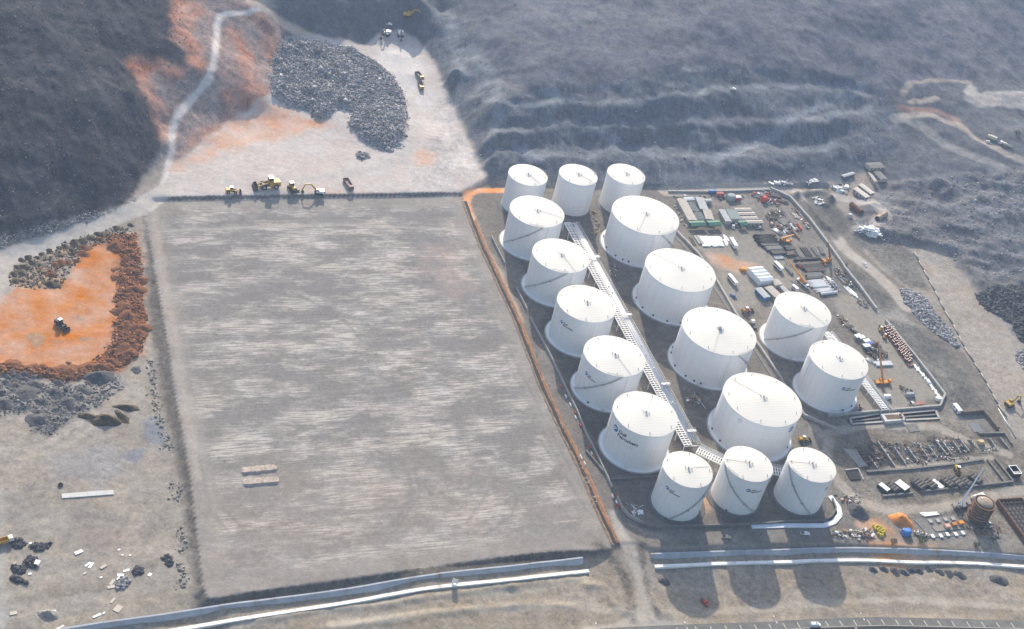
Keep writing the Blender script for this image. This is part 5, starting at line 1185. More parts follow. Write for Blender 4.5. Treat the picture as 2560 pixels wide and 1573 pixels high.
for x, y, r in [(50,85,6),(165,50,5),(240,95,6),(330,75,5),(110,130,5.5),(215,175,6),(325,145,5.5),(85,195,5.5),(215,240,6),(325,220,5),(460,125,6.5),(420,190,4.5),(30,330,5),(190,310,6.5),(355,345,11),(60,470,10),(790,195,6),(730,300,5),(790,340,7),(900,270,4),(1190,200,6),(1110,295,6),(1020,385,7),(930,465,8),(590,450,7),(540,590,8),(560,700,11),(670,680,7),(1840,20,6),(1440,110,6.5),(780,560,5),(500,430,4),(100,270,4.5),(480,215,6)]:
    k_ = rnd.uniform(0.42, 0.8); heap('d', cL1, x, y, r * k_, None, r * k_ * rnd.uniform(0.24, 0.36))
heap('d', cL1, 1330, 120, 11, 5, 3.2, 'broad dark spoil ridge against the orange rim', AV)
heap('b', cL1, 1430, 710, 9, 4.5, 3.4, 'large dark brown spoil mound with a hollow, standing alone on the left ground', AV)
heap('b', cL1, 1200, 660, 8, 2.6, 1.8, 'long tapering brown spoil ridge beside the hollow mound', AV * 0.3)
heap('b', cL1, 1720, 535, 8, 2.2, 1.8, 'narrow brown spoil ridge behind the hollow mound', AV * 0.5)
heap('b', cL1, 1650, 660, 7, 2.6, 1.8, 'curved brown spoil ridge on the pad side of the hollow mound', -0.5)
for x, y, r in [(585,275,5),(580,315,5),(545,370,5.5),(480,380,5),(430,390,5),(385,410,5),(350,440,4.5),(360,485,5),(290,440,4),(840,260,6),(890,290,6),(940,310,5),(910,355,5.5),(845,440,6),(920,440,5),(830,490,6),(890,495,6),(960,500,6),(1000,520,5),(900,560,6),(960,580,7),(1010,570,5),(880,620,6),(940,615,6),(850,660,5.5),(900,690,5.5),(860,735,6),(920,770,6),(980,780,6.5),(890,820,6),(960,840,7),(1010,850,5.5),(900,895,6.5),(1000,890,6),(870,940,6),(960,930,6),(900,985,7),(970,980,6),(870,1060,7),(930,1030,5),(780,1090,6),(700,1130,7),(640,1140,6),(580,1150,8),(500,1160,8),(440,1165,7),(370,1160,8),(310,1135,6),(250,1135,7),(190,1135,6),(140,1135,6),(80,1130,6),(30,1120,6),(480,1105,4.5),(760,1130,5)]:
    k_ = rnd.uniform(0.42, 0.95); heap('o', cM0, x + rnd.uniform(-14, 14), y + rnd.uniform(-8, 8), r * k_, None, r * k_ * rnd.uniform(0.22, 0.36))
for x, y, r in [(700,185,5),(735,190,5.5),(770,200,4.5),(640,210,4.5),(590,230,5),(530,240,4.5),(830,140,4.5),(460,270,4),(420,285,3.5),(350,300,3.5),(200,350,4),(150,370,4),(170,420,5),(230,390,4.5),(120,420,4),(100,470,4.5),(160,470,6),(110,520,4),(360,540,6),(300,330,3.5),(880,180,4),(930,120,3.5),(510,300,4)]:
    heap('b', cM0, x, y, r * 0.72)
for x, y, r in [(745,1085,5.5),(820,1080,5.5),(900,1090,6.5),(960,1100,6.5),(1020,1090,6),(1070,1095,6),(1150,1085,5),(1225,1100,5.5),(1290,1105,5.5),(1365,1120,7)]:
    heap('d', cQ, x, y, r * 0.55, None, None, 'small dark sand heap in the row along the verge by the highway')
heap('d', cQ, 1640, 1155, 5.5, 4, 1.6, 'dark sand heap standing apart on the verge by the highway')
heap('d', cP, 1075, 1168, 3.5, 3.0, 1.6, 'small round dark heap beside the first tank shadow on the verge')
heap('d', A8, 640, 670, 6.8, 6.0, 3.8, 'black round stockpile behind the white kerb')
HM['h'] = [heap_mesh('spoil_heap', soil_mat('laterite', (.62, .24, .07), (.50, .22, .09)), 5)] * 4
p = gp(A8, 1310, 815); o = obj('spoil_heap', HM['h'][0], None, (p.x, p.y, -0.2), 0.3); o.scale = (7.6, 6.4, 4.0); tag(o, 'bright orange earth heap beside the blue tarpaulin', 'spoil heap')
heap('d', A8, 300, 420, 1.5, 1.2, 0.8, 'tiny grey heap behind the scrap timber by the white kerb')
heap('g', cP0, 345, 1405, 4.5, 3.4, 2.2, 'lone dark earth hump with a white block, near the pad wall end')
for i, (x, y, xx, yy) in enumerate([(1722, 385, 1975, 362), (1735, 470, 1990, 448)]):
    m_, L_, rz_ = seg(cP0, (x, y), (xx, yy)); g = random.Random(i); n = 16; vs = []
    for k in range(n + 1):
        xk = -L_ / 2 + L_ * k / n; e = 0.55 if k in (0, n) else 1.0
        for yy_, zz in ((-3.0, -0.1), (-1.9, 0.95), (1.6, 0.85), (2.7, -0.1)): vs.append((xk + g.uniform(-.3, .3), yy_ * e * g.uniform(.88, 1.1), zz * e * g.uniform(.8, 1.15)))
    mb = MB(); mb.add(vs, [(4 * k + j, 4 * k + 4 + j, 4 * k + 5 + j, 4 * k + 1 + j) for k in range(n) for j in range(3)] + [(0, 1, 2, 3), (4 * n + 3, 4 * n + 2, 4 * n + 1, 4 * n)])
    o = obj('earth_ridge', mb.mesh('earth_ridge', soil_mat('pale_fill', (.40, .34, .295), (.33, .29, .26))), None, m_, rz_)
    tag(o, ('long low pale earth ridge on the graded pad, on the quarry side of its twin', 'long low pale earth ridge on the graded pad, on the road side of its twin')[i], 'earth ridge')
# ragged windrow of clods along the foot of the pad's left batter
P_ = [gp(c, x, y) for c, x, y in ((cM0, 1075, 900), (cM0, 1060, 1000), (cM0, 1080, 1150), (cM0, 1110, 1350), (cM0, 1130, 1500), (cP0, 1215, 270), (cP0, 1250, 500), (cP0, 1280, 740), (cP0, 1300, 900), (cP0, 1300, 1130), (cP0, 1320, 1330))]
P2 = densify(P_, 0.5); g_ = np.random.default_rng(4); q = np.array([(p.x, p.y) for p in P2]); q = np.repeat(q, 2, 0) + g_.normal(0, 1.5, (len(q) * 2, 2)); q = q[fbm(q[:, 0], q[:, 1], 14, 3, 29) > -0.12]
V, F = rock_cloud(np.c_[q, gzs(q[:, 0], q[:, 1])], g_.gamma(2.5, 0.16, len(q)) + 0.12, 12)
tag(obj('rubble', np_mesh('rubble', V, F, stone_mat('clods', (.20, .19, .175), 0.4))), 'windrow of clods along the foot of the pad batter', 'rubble', None, 'stuff')
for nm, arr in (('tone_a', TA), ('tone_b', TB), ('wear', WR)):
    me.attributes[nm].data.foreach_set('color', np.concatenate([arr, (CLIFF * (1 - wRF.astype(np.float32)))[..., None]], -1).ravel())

# ------------------------------------------------------------------ vehicles and machines (x forward, origin on the ground)
_wm = {}
def wheels(root, xs, hw, r, w=0.35):
    key = (round(r, 2), w)
    if key not in _wm:
        mb = MB(); mb.tube((0, -w / 2, 0), (0, w / 2, 0), r, 14); t = mb.mesh('wheel', TYRE)
        mb = MB(); mb.tube((0, -w / 2 - 0.02, 0), (0, w / 2 + 0.02, 0), r * 0.5, 10); _wm[key] = (t, mb.mesh('rim', STEEL))
    for x in xs:
        for s in (-1, 1):
            o = obj('wheel', _wm[key][0], root, (x, s * hw, r)); obj('rim', _wm[key][1], o)
def part(root, name, m, fn, smooth=False):
    mb = MB(); fn(mb); return mb.build(name, m, root, smooth)
def wedge(mb, x0, x1, y0, y1, z0, z1, dx0=0.0, dx1=0.0, dy=0.0):
    mb.add([(x0,y0,z0),(x1,y0,z0),(x1,y1,z0),(x0,y1,z0),(x0+dx0,y0+dy,z1),(x1-dx1,y0+dy,z1),(x1-dx1,y1-dy,z1),(x0+dx0,y1-dy,z1)], [(3,2,1,0),(4,5,6,7),(0,1,5,4),(1,2,6,5),(2,3,7,6),(3,0,4,7)])
def truck(name, label, cat, loc, rz, cabm, bodym, L=9.0, body='tipper', group=None, W=2.6, cargo=None):
    r = thing(name, label, cat, loc, rz, group)
    h = L / 2
    part(r, 'chassis', DKSTEEL, lambda b: b.box(-h, h - 0.3, -0.5, 0.5, 0.6, 0.95))
    part(r, 'cab', cabm, lambda b: wedge(b, h - 2.2, h, -W / 2 + 0.1, W / 2 - 0.1, 0.7, 3.0, 0.05, 0.35, 0.08))
    part(r, 'windscreen', GLASS, lambda b: b.add([(h - 0.10, -1.0, 1.75), (h - 0.10, 1.0, 1.75), (h - 0.30, 0.95, 2.7), (h - 0.30, -0.95, 2.7)], [(0, 1, 2, 3)]))
    part(r, 'bumper', DKSTEEL, lambda b: b.box(h - 0.1, h + 0.15, -W / 2 + 0.1, W / 2 - 0.1, 0.45, 0.9))
    x0, x1 = -h, h - 2.5
    if body == 'tipper':
        def tip(b):
            w = W / 2
            b.box(x0, x1, -w, w, 1.0, 1.15); b.box(x0, x1, -w, -w + 0.12, 1.15, 2.5); b.box(x0, x1, w - 0.12, w, 1.15, 2.5); b.box(x1 - 0.12, x1, -w + 0.12, w - 0.12, 1.15, 2.8); b.box(x0, x0 + 0.12, -w + 0.12, w - 0.12, 1.15, 2.3)
            b.box(x1, x1 + 1.4, -w, w, 2.8, 2.9)
        part(r, 'tipper_body', bodym, tip)
    elif body == 'box':
        part(r, 'box_body', bodym, lambda b: b.box(x0, x1, -W / 2, W / 2, 1.0, 3.6))
    elif body == 'tank':
        part(r, 'tank_body', bodym, lambda b: b.tube((x0, 0, 2.15), (x1, 0, 2.15), 1.2, 14), True)
        part(r, 'tank_hatch', DKSTEEL, lambda b: b.tube(((x0 + x1) / 2, 0, 3.3), ((x0 + x1) / 2, 0, 3.55), 0.4, 10))
    elif body == 'flat':
        part(r, 'flat_bed', bodym, lambda b: b.box(x0, x1, -W / 2, W / 2, 1.0, 1.25))
    wheels(r, (h - 1.3, -h + 1.0, -h + 2.3), W / 2 - 0.2, 0.55)
    return r
def pickup(label, loc, rz, m, group=None, name='pickup', cat='pickup'):
    r = thing(name, label, cat, loc, rz, group)
    part(r, 'body', m, lambda b: wedge(b, -2.6, 2.6, -0.95, 0.95, 0.45, 1.05, 0.05, 0.15, 0.05))
    part(r, 'cab', m, lambda b: wedge(b, -0.6, 1.5, -0.9, 0.9, 1.05, 1.8, 0.25, 0.6, 0.12))
    part(r, 'windscreen', GLASS, lambda b: b.add([(1.47, -0.75, 1.1), (1.47, 0.75, 1.1), (0.98, 0.7, 1.72), (0.98, -0.7, 1.72)], [(0, 1, 2, 3)]))
    part(r, 'cargo_bed', DKSTEEL, lambda b: b.box(-2.5, -0.7, -0.8, 0.8, 1.055, 1.08))
    wheels(r, (1.6, -1.6), 0.85, 0.4, 0.25)
    return r
def loader(label, loc, rz, m, s=1.0, group=None):
    r = thing('wheel_loader', label, 'loader', loc, rz, group)
    part(r, 'rear_body', m, lambda b: wedge(b, -4.0 * s, -0.2, -1.3 * s, 1.3 * s, 1.0 * s, 2.7 * s, 0.3, 0.1, 0.1))
    part(r, 'cab', m, lambda b: wedge(b, -1.6 * s, 0.1, -0.9 * s, 0.9 * s, 2.7 * s, 4.1 * s, 0.1, 0.15, 0.1))
    part(r, 'cab_roof', WHITE, lambda b: b.box(-1.7 * s, 0.2, -1.0 * s, 1.0 * s, 4.1 * s, 4.25 * s))
    part(r, 'cab_window', GLASS, lambda b: b.box(-1.3 * s, 0.12, -0.93 * s, 0.93 * s, 3.0 * s, 3.9 * s))
    part(r, 'front_frame', DKSTEEL, lambda b: b.box(-0.2, 2.2 * s, -0.9 * s, 0.9 * s, 0.9 * s, 1.8 * s))
    for y in (-0.75, 0.75): part(r, 'lift_arm', m, lambda b: b.beam((0.2, y * s, 2.2 * s), (4.0 * s, y * s, 0.8 * s), 0.3 * s, 0.5 * s))
    part(r, 'bucket', DKSTEEL, lambda b: b.add([(3.8*s,-1.7*s,0.2),(5.2*s,-1.7*s,0.2),(4.6*s,-1.7*s,1.6*s),(3.8*s,-1.7*s,1.6*s),(3.8*s,1.7*s,0.2),(5.2*s,1.7*s,0.2),(4.6*s,1.7*s,1.6*s),(3.8*s,1.7*s,1.6*s)], [(0,1,2,3),(7,6,5,4),(0,4,5,1),(3,7,4,0),(1,5,6,2)]))
    part(r, 'exhaust', DKSTEEL, lambda b: b.tube((-2.6 * s, 0.5, 2.6 * s), (-2.6 * s, 0.5, 3.6 * s), 0.12))
    wheels(r, (1.6 * s, -2.4 * s), 1.25 * s, 0.95 * s, 0.7)
    return r
def tracks(r, L, hw, w=0.7, h=1.0):
    for s in (-1, 1):
        def f(b):
            n = 10; pts = []
            for i in range(n + 1): a = -math.pi / 2 + math.pi * i / n; pts.append((L / 2 - h / 2 + math.cos(a) * h / 2, h / 2 + math.sin(a) * h / 2))
            for i in range(n + 1): a = math.pi / 2 + math.pi * i / n; pts.append((-L / 2 + h / 2 + math.cos(a) * h / 2, h / 2 + math.sin(a) * h / 2))
            k = len(pts); y0, y1 = s * hw - w / 2, s * hw + w / 2
            b.add([(x, y0, z) for x, z in pts] + [(x, y1, z) for x, z in pts], [tuple(range(k)), tuple(range(2 * k - 1, k - 1, -1))] + [(i, k + i, k + (i + 1) % k, (i + 1) % k) for i in range(k)])
        part(r, 'track', TYRE, f)
def dozer(label, loc, rz, m, s=1.0, group=None):
    r = thing('bulldozer', label, 'bulldozer', loc, rz, group)
    tracks(r, 4.6 * s, 1.15 * s, 0.7 * s, 1.1 * s)
    part(r, 'engine_hood', m, lambda b: wedge(b, -0.2, 2.3 * s, -0.75 * s, 0.75 * s, 0.8 * s, 2.2 * s, 0, 0.1, 0.08))
    part(r, 'cab', m, lambda b: wedge(b, -1.8 * s, -0.2, -0.95 * s, 0.95 * s, 0.9 * s, 3.2 * s, 0.1, 0.1, 0.1))
    part(r, 'cab_roof', WHITE, lambda b: b.box(-1.9 * s, 0.0, -1.0 * s, 1.0 * s, 3.2 * s, 3.35 * s))
    part(r, 'cab_window', GLASS, lambda b: b.box(-1.7 * s, -0.15, -0.97 * s, 0.97 * s, 2.2 * s, 3.0 * s))
    for y in (-1.7, 1.7): part(r, 'push_arm', m, lambda b: b.beam((-0.5, y * s, 0.6 * s), (3.0 * s, y * s, 0.6 * s), 0.2))
    part(r, 'blade', DKSTEEL, lambda b: b.add([(3.0*s,-2.1*s,0.15),(3.3*s,-2.1*s,0.15),(3.0*s,-2.1*s,0.9),(3.25*s,-2.1*s,1.6*s),(3.0*s,2.1*s,0.15),(3.3*s,2.1*s,0.15),(3.0*s,2.1*s,0.9),(3.25*s,2.1*s,1.6*s)], [(1,5,6,2),(2,6,7,3),(0,4,5,1),(0,3,7,4),(0,1,2,3),(4,7,6,5)]))
    part(r, 'exhaust', DKSTEEL, lambda b: b.tube((1.2 * s, 0.3, 2.1 * s), (1.2 * s, 0.3, 3.0 * s), 0.1))
    return r
def excavator(label, loc, rz, m, boom=None, s=1.0, reach=1.0, swing=0.0, group=None, housem=None):
    r = thing('excavator', label, 'excavator', loc, rz, group); bm = boom or m; hm_ = housem or m
    tracks(r, 4.4 * s, 1.2 * s, 0.7 * s, 1.0 * s)
    R_ = lambda p: (p[0] * math.cos(swing) - p[1] * math.sin(swing), p[0] * math.sin(swing) + p[1] * math.cos(swing), p[2])
    def rot(fn):
        def f(b):
            t = MB(); fn(t); b.add([R_(v) for v in t.v], t.f)
        return f
    part(r, 'undercarriage', DKSTEEL, lambda b: b.box(-0.9 * s, 0.9 * s, -0.9 * s, 0.9 * s, 0.5 * s, 1.15 * s))
    part(r, 'house', hm_, rot(lambda b: wedge(b, -2.7 * s, 1.3 * s, -1.4 * s, 1.4 * s, 1.15 * s, 2.3 * s, 0.15, 0.05, 0.05)))
    part(r, 'cab', hm_, rot(lambda b: wedge(b, -0.3, 1.4 * s, 0.35 * s, 1.4 * s, 2.3 * s, 3.1 * s, 0.05, 0.25, 0.05)))
    part(r, 'cab_window', GLASS, rot(lambda b: b.box(0.0, 1.32 * s, 0.40 * s, 1.43 * s, 2.4 * s, 2.95 * s)))
    part(r, 'counterweight', DKSTEEL, rot(lambda b: b.box(-3.1 * s, -2.65 * s, -1.35 * s, 1.35 * s, 1.25 * s, 2.4 * s)))
    p0, p1, p2, p3 = (1.0 * s, -0.2, 1.8 * s), (3.6 * s * reach, -0.2, 5.0 * s), (6.3 * s * reach, -0.2, 4.6 * s), (7.2 * s * reach, -0.2, 1.4 * s)
    part(r, 'boom', bm, rot(lambda b: b.beam(p0, p1, 0.45 * s, 0.7 * s).beam(p1, p2, 0.45 * s, 0.65 * s)))
    part(r, 'stick', bm, rot(lambda b: b.beam((p2[0] - 0.4, p2[1], p2[2] + 0.3), p3, 0.35 * s, 0.5 * s)))
    part(r, 'boom_cylinder', STEEL, rot(lambda b: b.tube((1.5 * s, -0.2, 1.6 * s), (3.4 * s * reach, -0.2, 4.2 * s), 0.1 * s)))
    part(r, 'bucket', DKSTEEL, rot(lambda b: wedge(b, 6.3 * s * reach, 7.6 * s * reach, -0.9 * s, 0.6 * s, 0.1, 1.4 * s, 0.1, 0.4, 0.05)))
    return r
def crane(label, loc, rz, m, boomL=22.0, elev=0.6, swing=0.0, boomm=None, group=None, s=1.0, carrier=None):
    r = thing('mobile_crane', label, 'crane', loc, rz, group); boomm = boomm or m
    part(r, 'carrier', carrier or m, lambda b: b.box(-5.2 * s, 5.2 * s, -1.3 * s, 1.3 * s, 0.8, 1.6))
    part(r, 'driver_cab', carrier or m, lambda b: wedge(b, 4.0 * s, 5.8 * s, -1.2 * s, 1.2 * s, 0.8, 2.9, 0.0, 0.3, 0.08))
    part(r, 'windscreen', GLASS, lambda b: b.add([(5.78 * s, -1.0, 1.5), (5.78 * s, 1.0, 1.5), (5.5 * s, 1.0, 2.7), (5.5 * s, -1.0, 2.7)], [(0, 1, 2, 3)]))
    for x in (-4.2, 3.0):
        part(r, 'outrigger', DKSTEEL, lambda b: b.box(x * s - 0.2, x * s + 0.2, -2.9 * s, 2.9 * s, 0.7, 1.0).box(x * s - 0.4, x * s + 0.4, -3.2 * s, -2.6 * s, 0, 0.15).box(x * s - 0.4, x * s + 0.4, 2.6 * s, 3.2 * s, 0, 0.15))
    c_, s_ = math.cos(swing), math.sin(swing)
    def rot(fn):
        def f(b):
            t = MB(); fn(t); b.add([(v[0] * c_ - v[1] * s_ - 1.2, v[0] * s_ + v[1] * c_, v[2]) for v in t.v], t.f)
        return f
    part(r, 'superstructure', m, rot(lambda b: wedge(b, -3.2 * s, 1.6 * s, -1.25 * s, 1.25 * s, 1.6, 3.0, 0.2, 0.2, 0.1)))
    part(r, 'operator_cab', m, rot(lambda b: wedge(b, -0.2, 1.7 * s, 0.5 * s, 1.5 * s, 1.7, 3.4, 0.0, 0.4, 0.05)))
    part(r, 'cab_window', GLASS, rot(lambda b: b.box(0.2, 1.5 * s, 0.6 * s, 1.53 * s, 2.4, 3.1)))
    part(r, 'counterweight', DKSTEEL, rot(lambda b: b.box(-4.0 * s, -3.1 * s, -1.3 * s, 1.3 * s, 1.7, 2.9)))
    d = (math.cos(elev), 0, math.sin(elev)); o_ = (-2.0 * s, 0, 3.2)
    P = lambda t: (o_[0] + d[0] * t, 0, o_[2] + d[2] * t)
    for i, (t0, t1, w) in enumerate(((0, boomL * 0.42, 1.0), (boomL * 0.40, boomL * 0.72, 0.8), (boomL * 0.70, boomL, 0.6))):
        part(r, 'boom_section', boomm, rot(lambda b: b.beam(P(t0), P(t1), w, w * 1.15)))
    part(r, 'lift_cylinder', STEEL, rot(lambda b: b.tube((1.2 * s, 0, 2.2), P(boomL * 0.3), 0.22)))
    tp = P(boomL)
    part(r, 'hook_line', DKSTEEL, rot(lambda b: b.tube(tp, (tp[0], 0, tp[2] - boomL * 0.18), 0.05, 4).cbox((tp[0], 0, tp[2] - boomL * 0.19), (0.5, 0.3, 0.8))))
    wheels(r, (-3.6 * s, -2.2 * s, 1.6 * s, 3.6 * s), 1.15 * s, 0.6)
    return r
def box_vehicle(name, label, cat, c, p, q, W, H, m, roofm=None, floor=1.0, group=None):
    """bus or closed trailer: body, roof, window band, wheels; p, q are roof line ends"""
    a, b = Vector(at(c, *p, H)), Vector(at(c, *q, H)); d = b - a; L = math.hypot(d.x, d.y); mid = (a + b) / 2
    r = thing(name, label, cat, (mid.x, mid.y, gz(mid.x, mid.y)), math.atan2(d.y, d.x), group)
    part(r, 'body', m, lambda k: k.box(-L / 2, L / 2, -W / 2, W / 2, floor, H - 0.15))
    part(r, 'roof', roofm or WHITE, lambda k: wedge(k, -L / 2 - 0.03, L / 2 + 0.03, -W / 2 - 0.03, W / 2 + 0.03, H - 0.15, H, 0.1, 0.1, 0.1))
    part(r, 'window_band', GLASS, lambda k: k.box(-L / 2 + 0.5, L / 2 - 0.5, -W / 2 - 0.02, W / 2 + 0.02, H * 0.55, H * 0.78))
    part(r, 'underframe', DKSTEEL, lambda k: k.box(-L / 2 + 0.3, L / 2 - 0.3, -W / 2 + 0.3, W / 2 - 0.3, 0.5, floor))
    wheels(r, (L / 2 - 1.6, -L / 2 + 1.6, -L / 2 + 2.8), W / 2 - 0.2, 0.5)
    return r
def hd(c, p, q):
    a, b = gp(c, *p), gp(c, *q); return math.atan2(b.y - a.y, b.x - a.x)
# machines on the terrace behind the pad
cV = (540, 400, 2461 / 400)
loader('small yellow wheel loader parked at the terrace edge, apart from the big one', gp(cV, 255, 505), hd(cV, (180, 505), (340, 515)), YEL, 1.15)
loader('big yellow wheel loader with tan cab and two white roof boxes at the terrace edge', gp(cV, 800, 425), hd(cV, (880, 415), (680, 430)), YEL, 2.0)
dozer('small dark yellow bulldozer between the big loader and the excavator', gp(cV, 1170, 455), hd(cV, (1150, 400), (1200, 470)), YEL, 1.5)
excavator('white excavator with yellow arm reaching sideways over the terrace edge', gp(cV, 1580, 520), hd(cV, (1600, 520), (1400, 500)), WHITE, YEL, 1.35, 1.15, 0.0)
truck('dump_truck', 'dark brown dump truck reversing to the edge of the terrace', 'dump truck', gp(cV, 2035, 395), hd(cV, (2005, 330), (2060, 420)), mat('truck_brown', (.22, .13, .11), 0.6, 0.15), mat('truck_body_brown', (.20, .12, .105), 0.7, 0.2), 12.5, W=3.6)
# quarry floor
cV2 = (920, 20, 1375 / 200)
for lab, x, y, xx, yy, k in (('yellow rock drill rig nearest the white pickup on the quarry floor', 320, 470, 260, 520, 'e'), ('yellow rock drill rig with white cab, farther from the white pickup', 555, 480, 560, 550, 'e')):
    excavator(lab, gp(cV2, x, y), hd(cV2, (x, y), (xx, yy)), YEL, DKSTEEL, 1.5, 0.9, 0.0, 'drill rigs on the quarry floor', WHITE)
pickup('white pickup parked on the slope behind the drill rigs', gp(cV2, 360, 290), 0.3, WHITE)
excavator('olive yellow excavator on the slope above the quarry floor', gp(cV2, 680, 150), hd(cV2, (640, 150), (730, 140)), YEL, YEL, 1.5)
truck('dump_truck', 'yellow dump truck beside the rubble field, farther along the haul track', 'dump truck', gp(cV2, 880, 1190), hd(cV2, (850, 1130), (910, 1210)), YEL, mat('tipper_brown', (.22, .18, .14), 0.7, 0.2), 10.5, W=3.6)
truck('dump_truck', 'yellow dump truck beside the rubble field, nearer the cobble heap', 'dump truck', gp(cV2, 905, 1360), hd(cV2, (890, 1310), (915, 1400)), YEL, mat('tipper_brown', (.22, .18, .14), 0.7, 0.2), 10.5, W=3.6)
# left ground
cV3 = (100, 760, 1814 / 120)
loader('black and white wheel loader working on the orange borrow area', gp(cV3, 800, 850), hd(cV3, (650, 640), (960, 900)), mat('machine_black', (.05, .045, .04), 0.6, 0.2), 1.15)
truck('dump_truck', 'yellow tipping truck cut off by the edge of the left track', 'dump truck', gp(cL2, 40, 110), hd(cL2, (0, 120), (110, 90)), WHITE, YEL, 10.0)
# highway
p = Vector(at(cQ, 335, 1490, RZ)); r = thing('van', 'white van driving on the dark highway', 'van', (p.x, p.y, RZ), math.atan2(edge_n[7].y - edge_n[6].y, edge_n[7].x - edge_n[6].x))
part(r, 'body', WHITE, lambda b: wedge(b, -2.9, 2.9, -1.0, 1.0, 0.4, 1.3, 0.02, 0.2, 0.03)); part(r, 'cabin', WHITE, lambda b: wedge(b, -2.88, 1.9, -0.98, 0.98, 1.3, 2.4, 0.05, 0.8, 0.1))
part(r, 'windscreen', GLASS, lambda b: b.add([(1.88, -0.85, 1.35), (1.88, 0.85, 1.35), (1.15, 0.8, 2.32), (1.15, -0.8, 2.32)], [(0, 1, 2, 3)])); part(r, 'roof_hatch', GLASS, lambda b: b.box(-0.3, 0.5, -0.5, 0.5, 2.4, 2.43)); wheels(r, (1.9, -1.9), 0.9, 0.38, 0.25)
# far track on the right hill
truck('tank_truck', 'cream tank truck on the hillside track beside a white tractor', 'tank truck', gp(cT3, 1690, 1045), hd(cT3, (1740, 1060), (1650, 1025)), WHITE, mat('cream', (.55, .50, .38), 0.6), 11.0, 'tank')
truck('box_truck', 'cream box truck standing above the hillside track', 'truck', gp(cT3, 1590, 995), hd(cT3, (1620, 1000), (1560, 985)), mat('cream', (.55, .50, .38), 0.6), mat('cream', (.55, .50, .38), 0.6), 8.0, 'box')
pickup('white pickup in front of the box truck on the hillside track', gp(cT3, 1572, 1018), 2.4, WHITE)
pickup('small white pickup alone on the benched quarry track', gp(cr(1280, 0, 640), 1575, 640), 0.3, WHITE)
excavator('yellow excavator on the tan strip by the end of the pipeline', gp(cM3, 1720, 1410), hd(cM3, (1700, 1400), (1780, 1370)), YEL, YEL, 1.35)
# yard machines
crane('orange crane with boom raised over the scrap heap and white beams', gp(A5, 890, 1215), hd(A5, (800, 1200), (980, 1190)), ORG, 30.0, 0.35, hd(A5, (925, 1130), (790, 760)) - hd(A5, (800, 1200), (980, 1190)), mat('boom_brown', (.33, .15, .06), 0.6, 0.1))
crane('orange crane with its boom lying low between the white truck and white pipes', gp(A3, 1500, 430), hd(A3, (1400, 330), (1540, 460)), ORG, 20.0, 0.22, 3.14, ORG, carrier=WHITE)
crane('orange crane standing among the steel stacks with a brown upright boom', gp(A4, 640, 340), hd(A4, (700, 330), (600, 345)), ORG, 20.0, 1.0, 0.2, mat('boom_brown', (.33, .15, .06), 0.6, 0.1), s=0.8)
crane('orange crawler-like crane beside the black pipe stack, boom folded', gp(A2, 500, 1010), hd(A2, (430, 990), (580, 1010)), ORG, 9.0, 0.3, 0.3, s=0.8)
crane('white lattice-boom crane beside the tank under construction', gp(B1, 860, 420), hd(B1, (790, 410), (1000, 370)), mat('crane_grey', (.20, .20, .21), 0.6, 0.1), 26.0, 0.75, hd(B1, (865, 380), (1000, 200)) - hd(B1, (790, 410), (1000, 370)), WHITE)
truck('tank_truck', 'white bulk truck behind the tank under construction', 'tank truck', gp(B1, 1110, 285), hd(B1, (1050, 300), (1200, 250)), WHITE, WHITE, 9.5, 'tank')
loader('yellow loader standing over the pump plinths', gp(A7, 810, 985), hd(A7, (800, 930), (830, 1000)), YEL, 1.0)
loader('small yellow loader at the foot of the emblem-edged large tank', gp(cG, 1140, 835), hd(cG, (1100, 830), (1180, 830)), YEL, 0.9)
loader('rusty orange loader beside a dark steel heap near the bund wall', gp(A3, 650, 860), hd(A3, (580, 860), (720, 850)), mat('machine_rust', (.34, .16, .07), 0.7, 0.3), 1.0)
truck('flatbed_truck', 'white truck with dark flat bed between the large tanks and the yard tank', 'truck', gp(A3, 755, 1070), hd(A3, (790, 1110), (730, 1010)), WHITE, DKSTEEL, 7.5, 'flat')
truck('tractor_trailer', 'pale tractor pulling a red flat trailer by the black basin', 'truck', gp(A6, 1290, 320), hd(A6, (1400, 300), (1190, 330)), mat('tractor_pale', (.50, .52, .48), 0.6), mat('trailer_red', (.30, .14, .11), 0.7), 11.0, 'flat')
box_vehicle('trailer', 'white closed trailer truck standing alone on the open yard apron', 'trailer', A1, (1032, 870), (1112, 1005), 2.8, 3.6, WHITE)
box_vehicle('bus', 'white bus parked parallel to the bund wall beside the large tanks', 'bus', A3, (388, 268), (505, 408), 2.6, 3.3, WHITE)
box_vehicle('trailer', 'long white trailer beside the black pipe stack end', 'trailer', A3, (1090, 72), (1205, 190), 2.7, 3.4, WHITE)
box_vehicle('bus', 'small white bus between the folded orange crane and the yard tank', 'bus', A3, (1362, 432), (1440, 500), 2.4, 2.9, WHITE)
for lab, c, x, y, rz, m in (('white pickup by the grey-green shed, in front of the other', A1, 1055, 725, AV + 1.2, WHITE), ('white pickup by the grey-green shed, closest to it', A1, 1100, 690, AV + 1.2, WHITE), ('grey pickup in front of the short beige cabins', A1, 1455, 745, AV + 0.1, mat('silver', (.42, .43, .45), 0.4)), ('small blue car beside the bund wall near the bus', A3, 445, 625, AV - 1.1, BLUEP), ('small red car on the verge inside a tank shadow', cP, 1372, 1325, AV - 1.1, REDP), ('small white car on the lit patch between two tank shadows', cP, 1525, 860, AV * 0.4, mat('cream', (.55, .50, .38), 0.6)), ('small white car on the dirt road in front of the corner tank', cQ, 262, 835, AV * 0.4, WHITE)):
    pickup(lab, gp(c, x, y), rz, m, None, *(('car', 'car') if 'car ' in lab else ('pickup', 'pickup')))

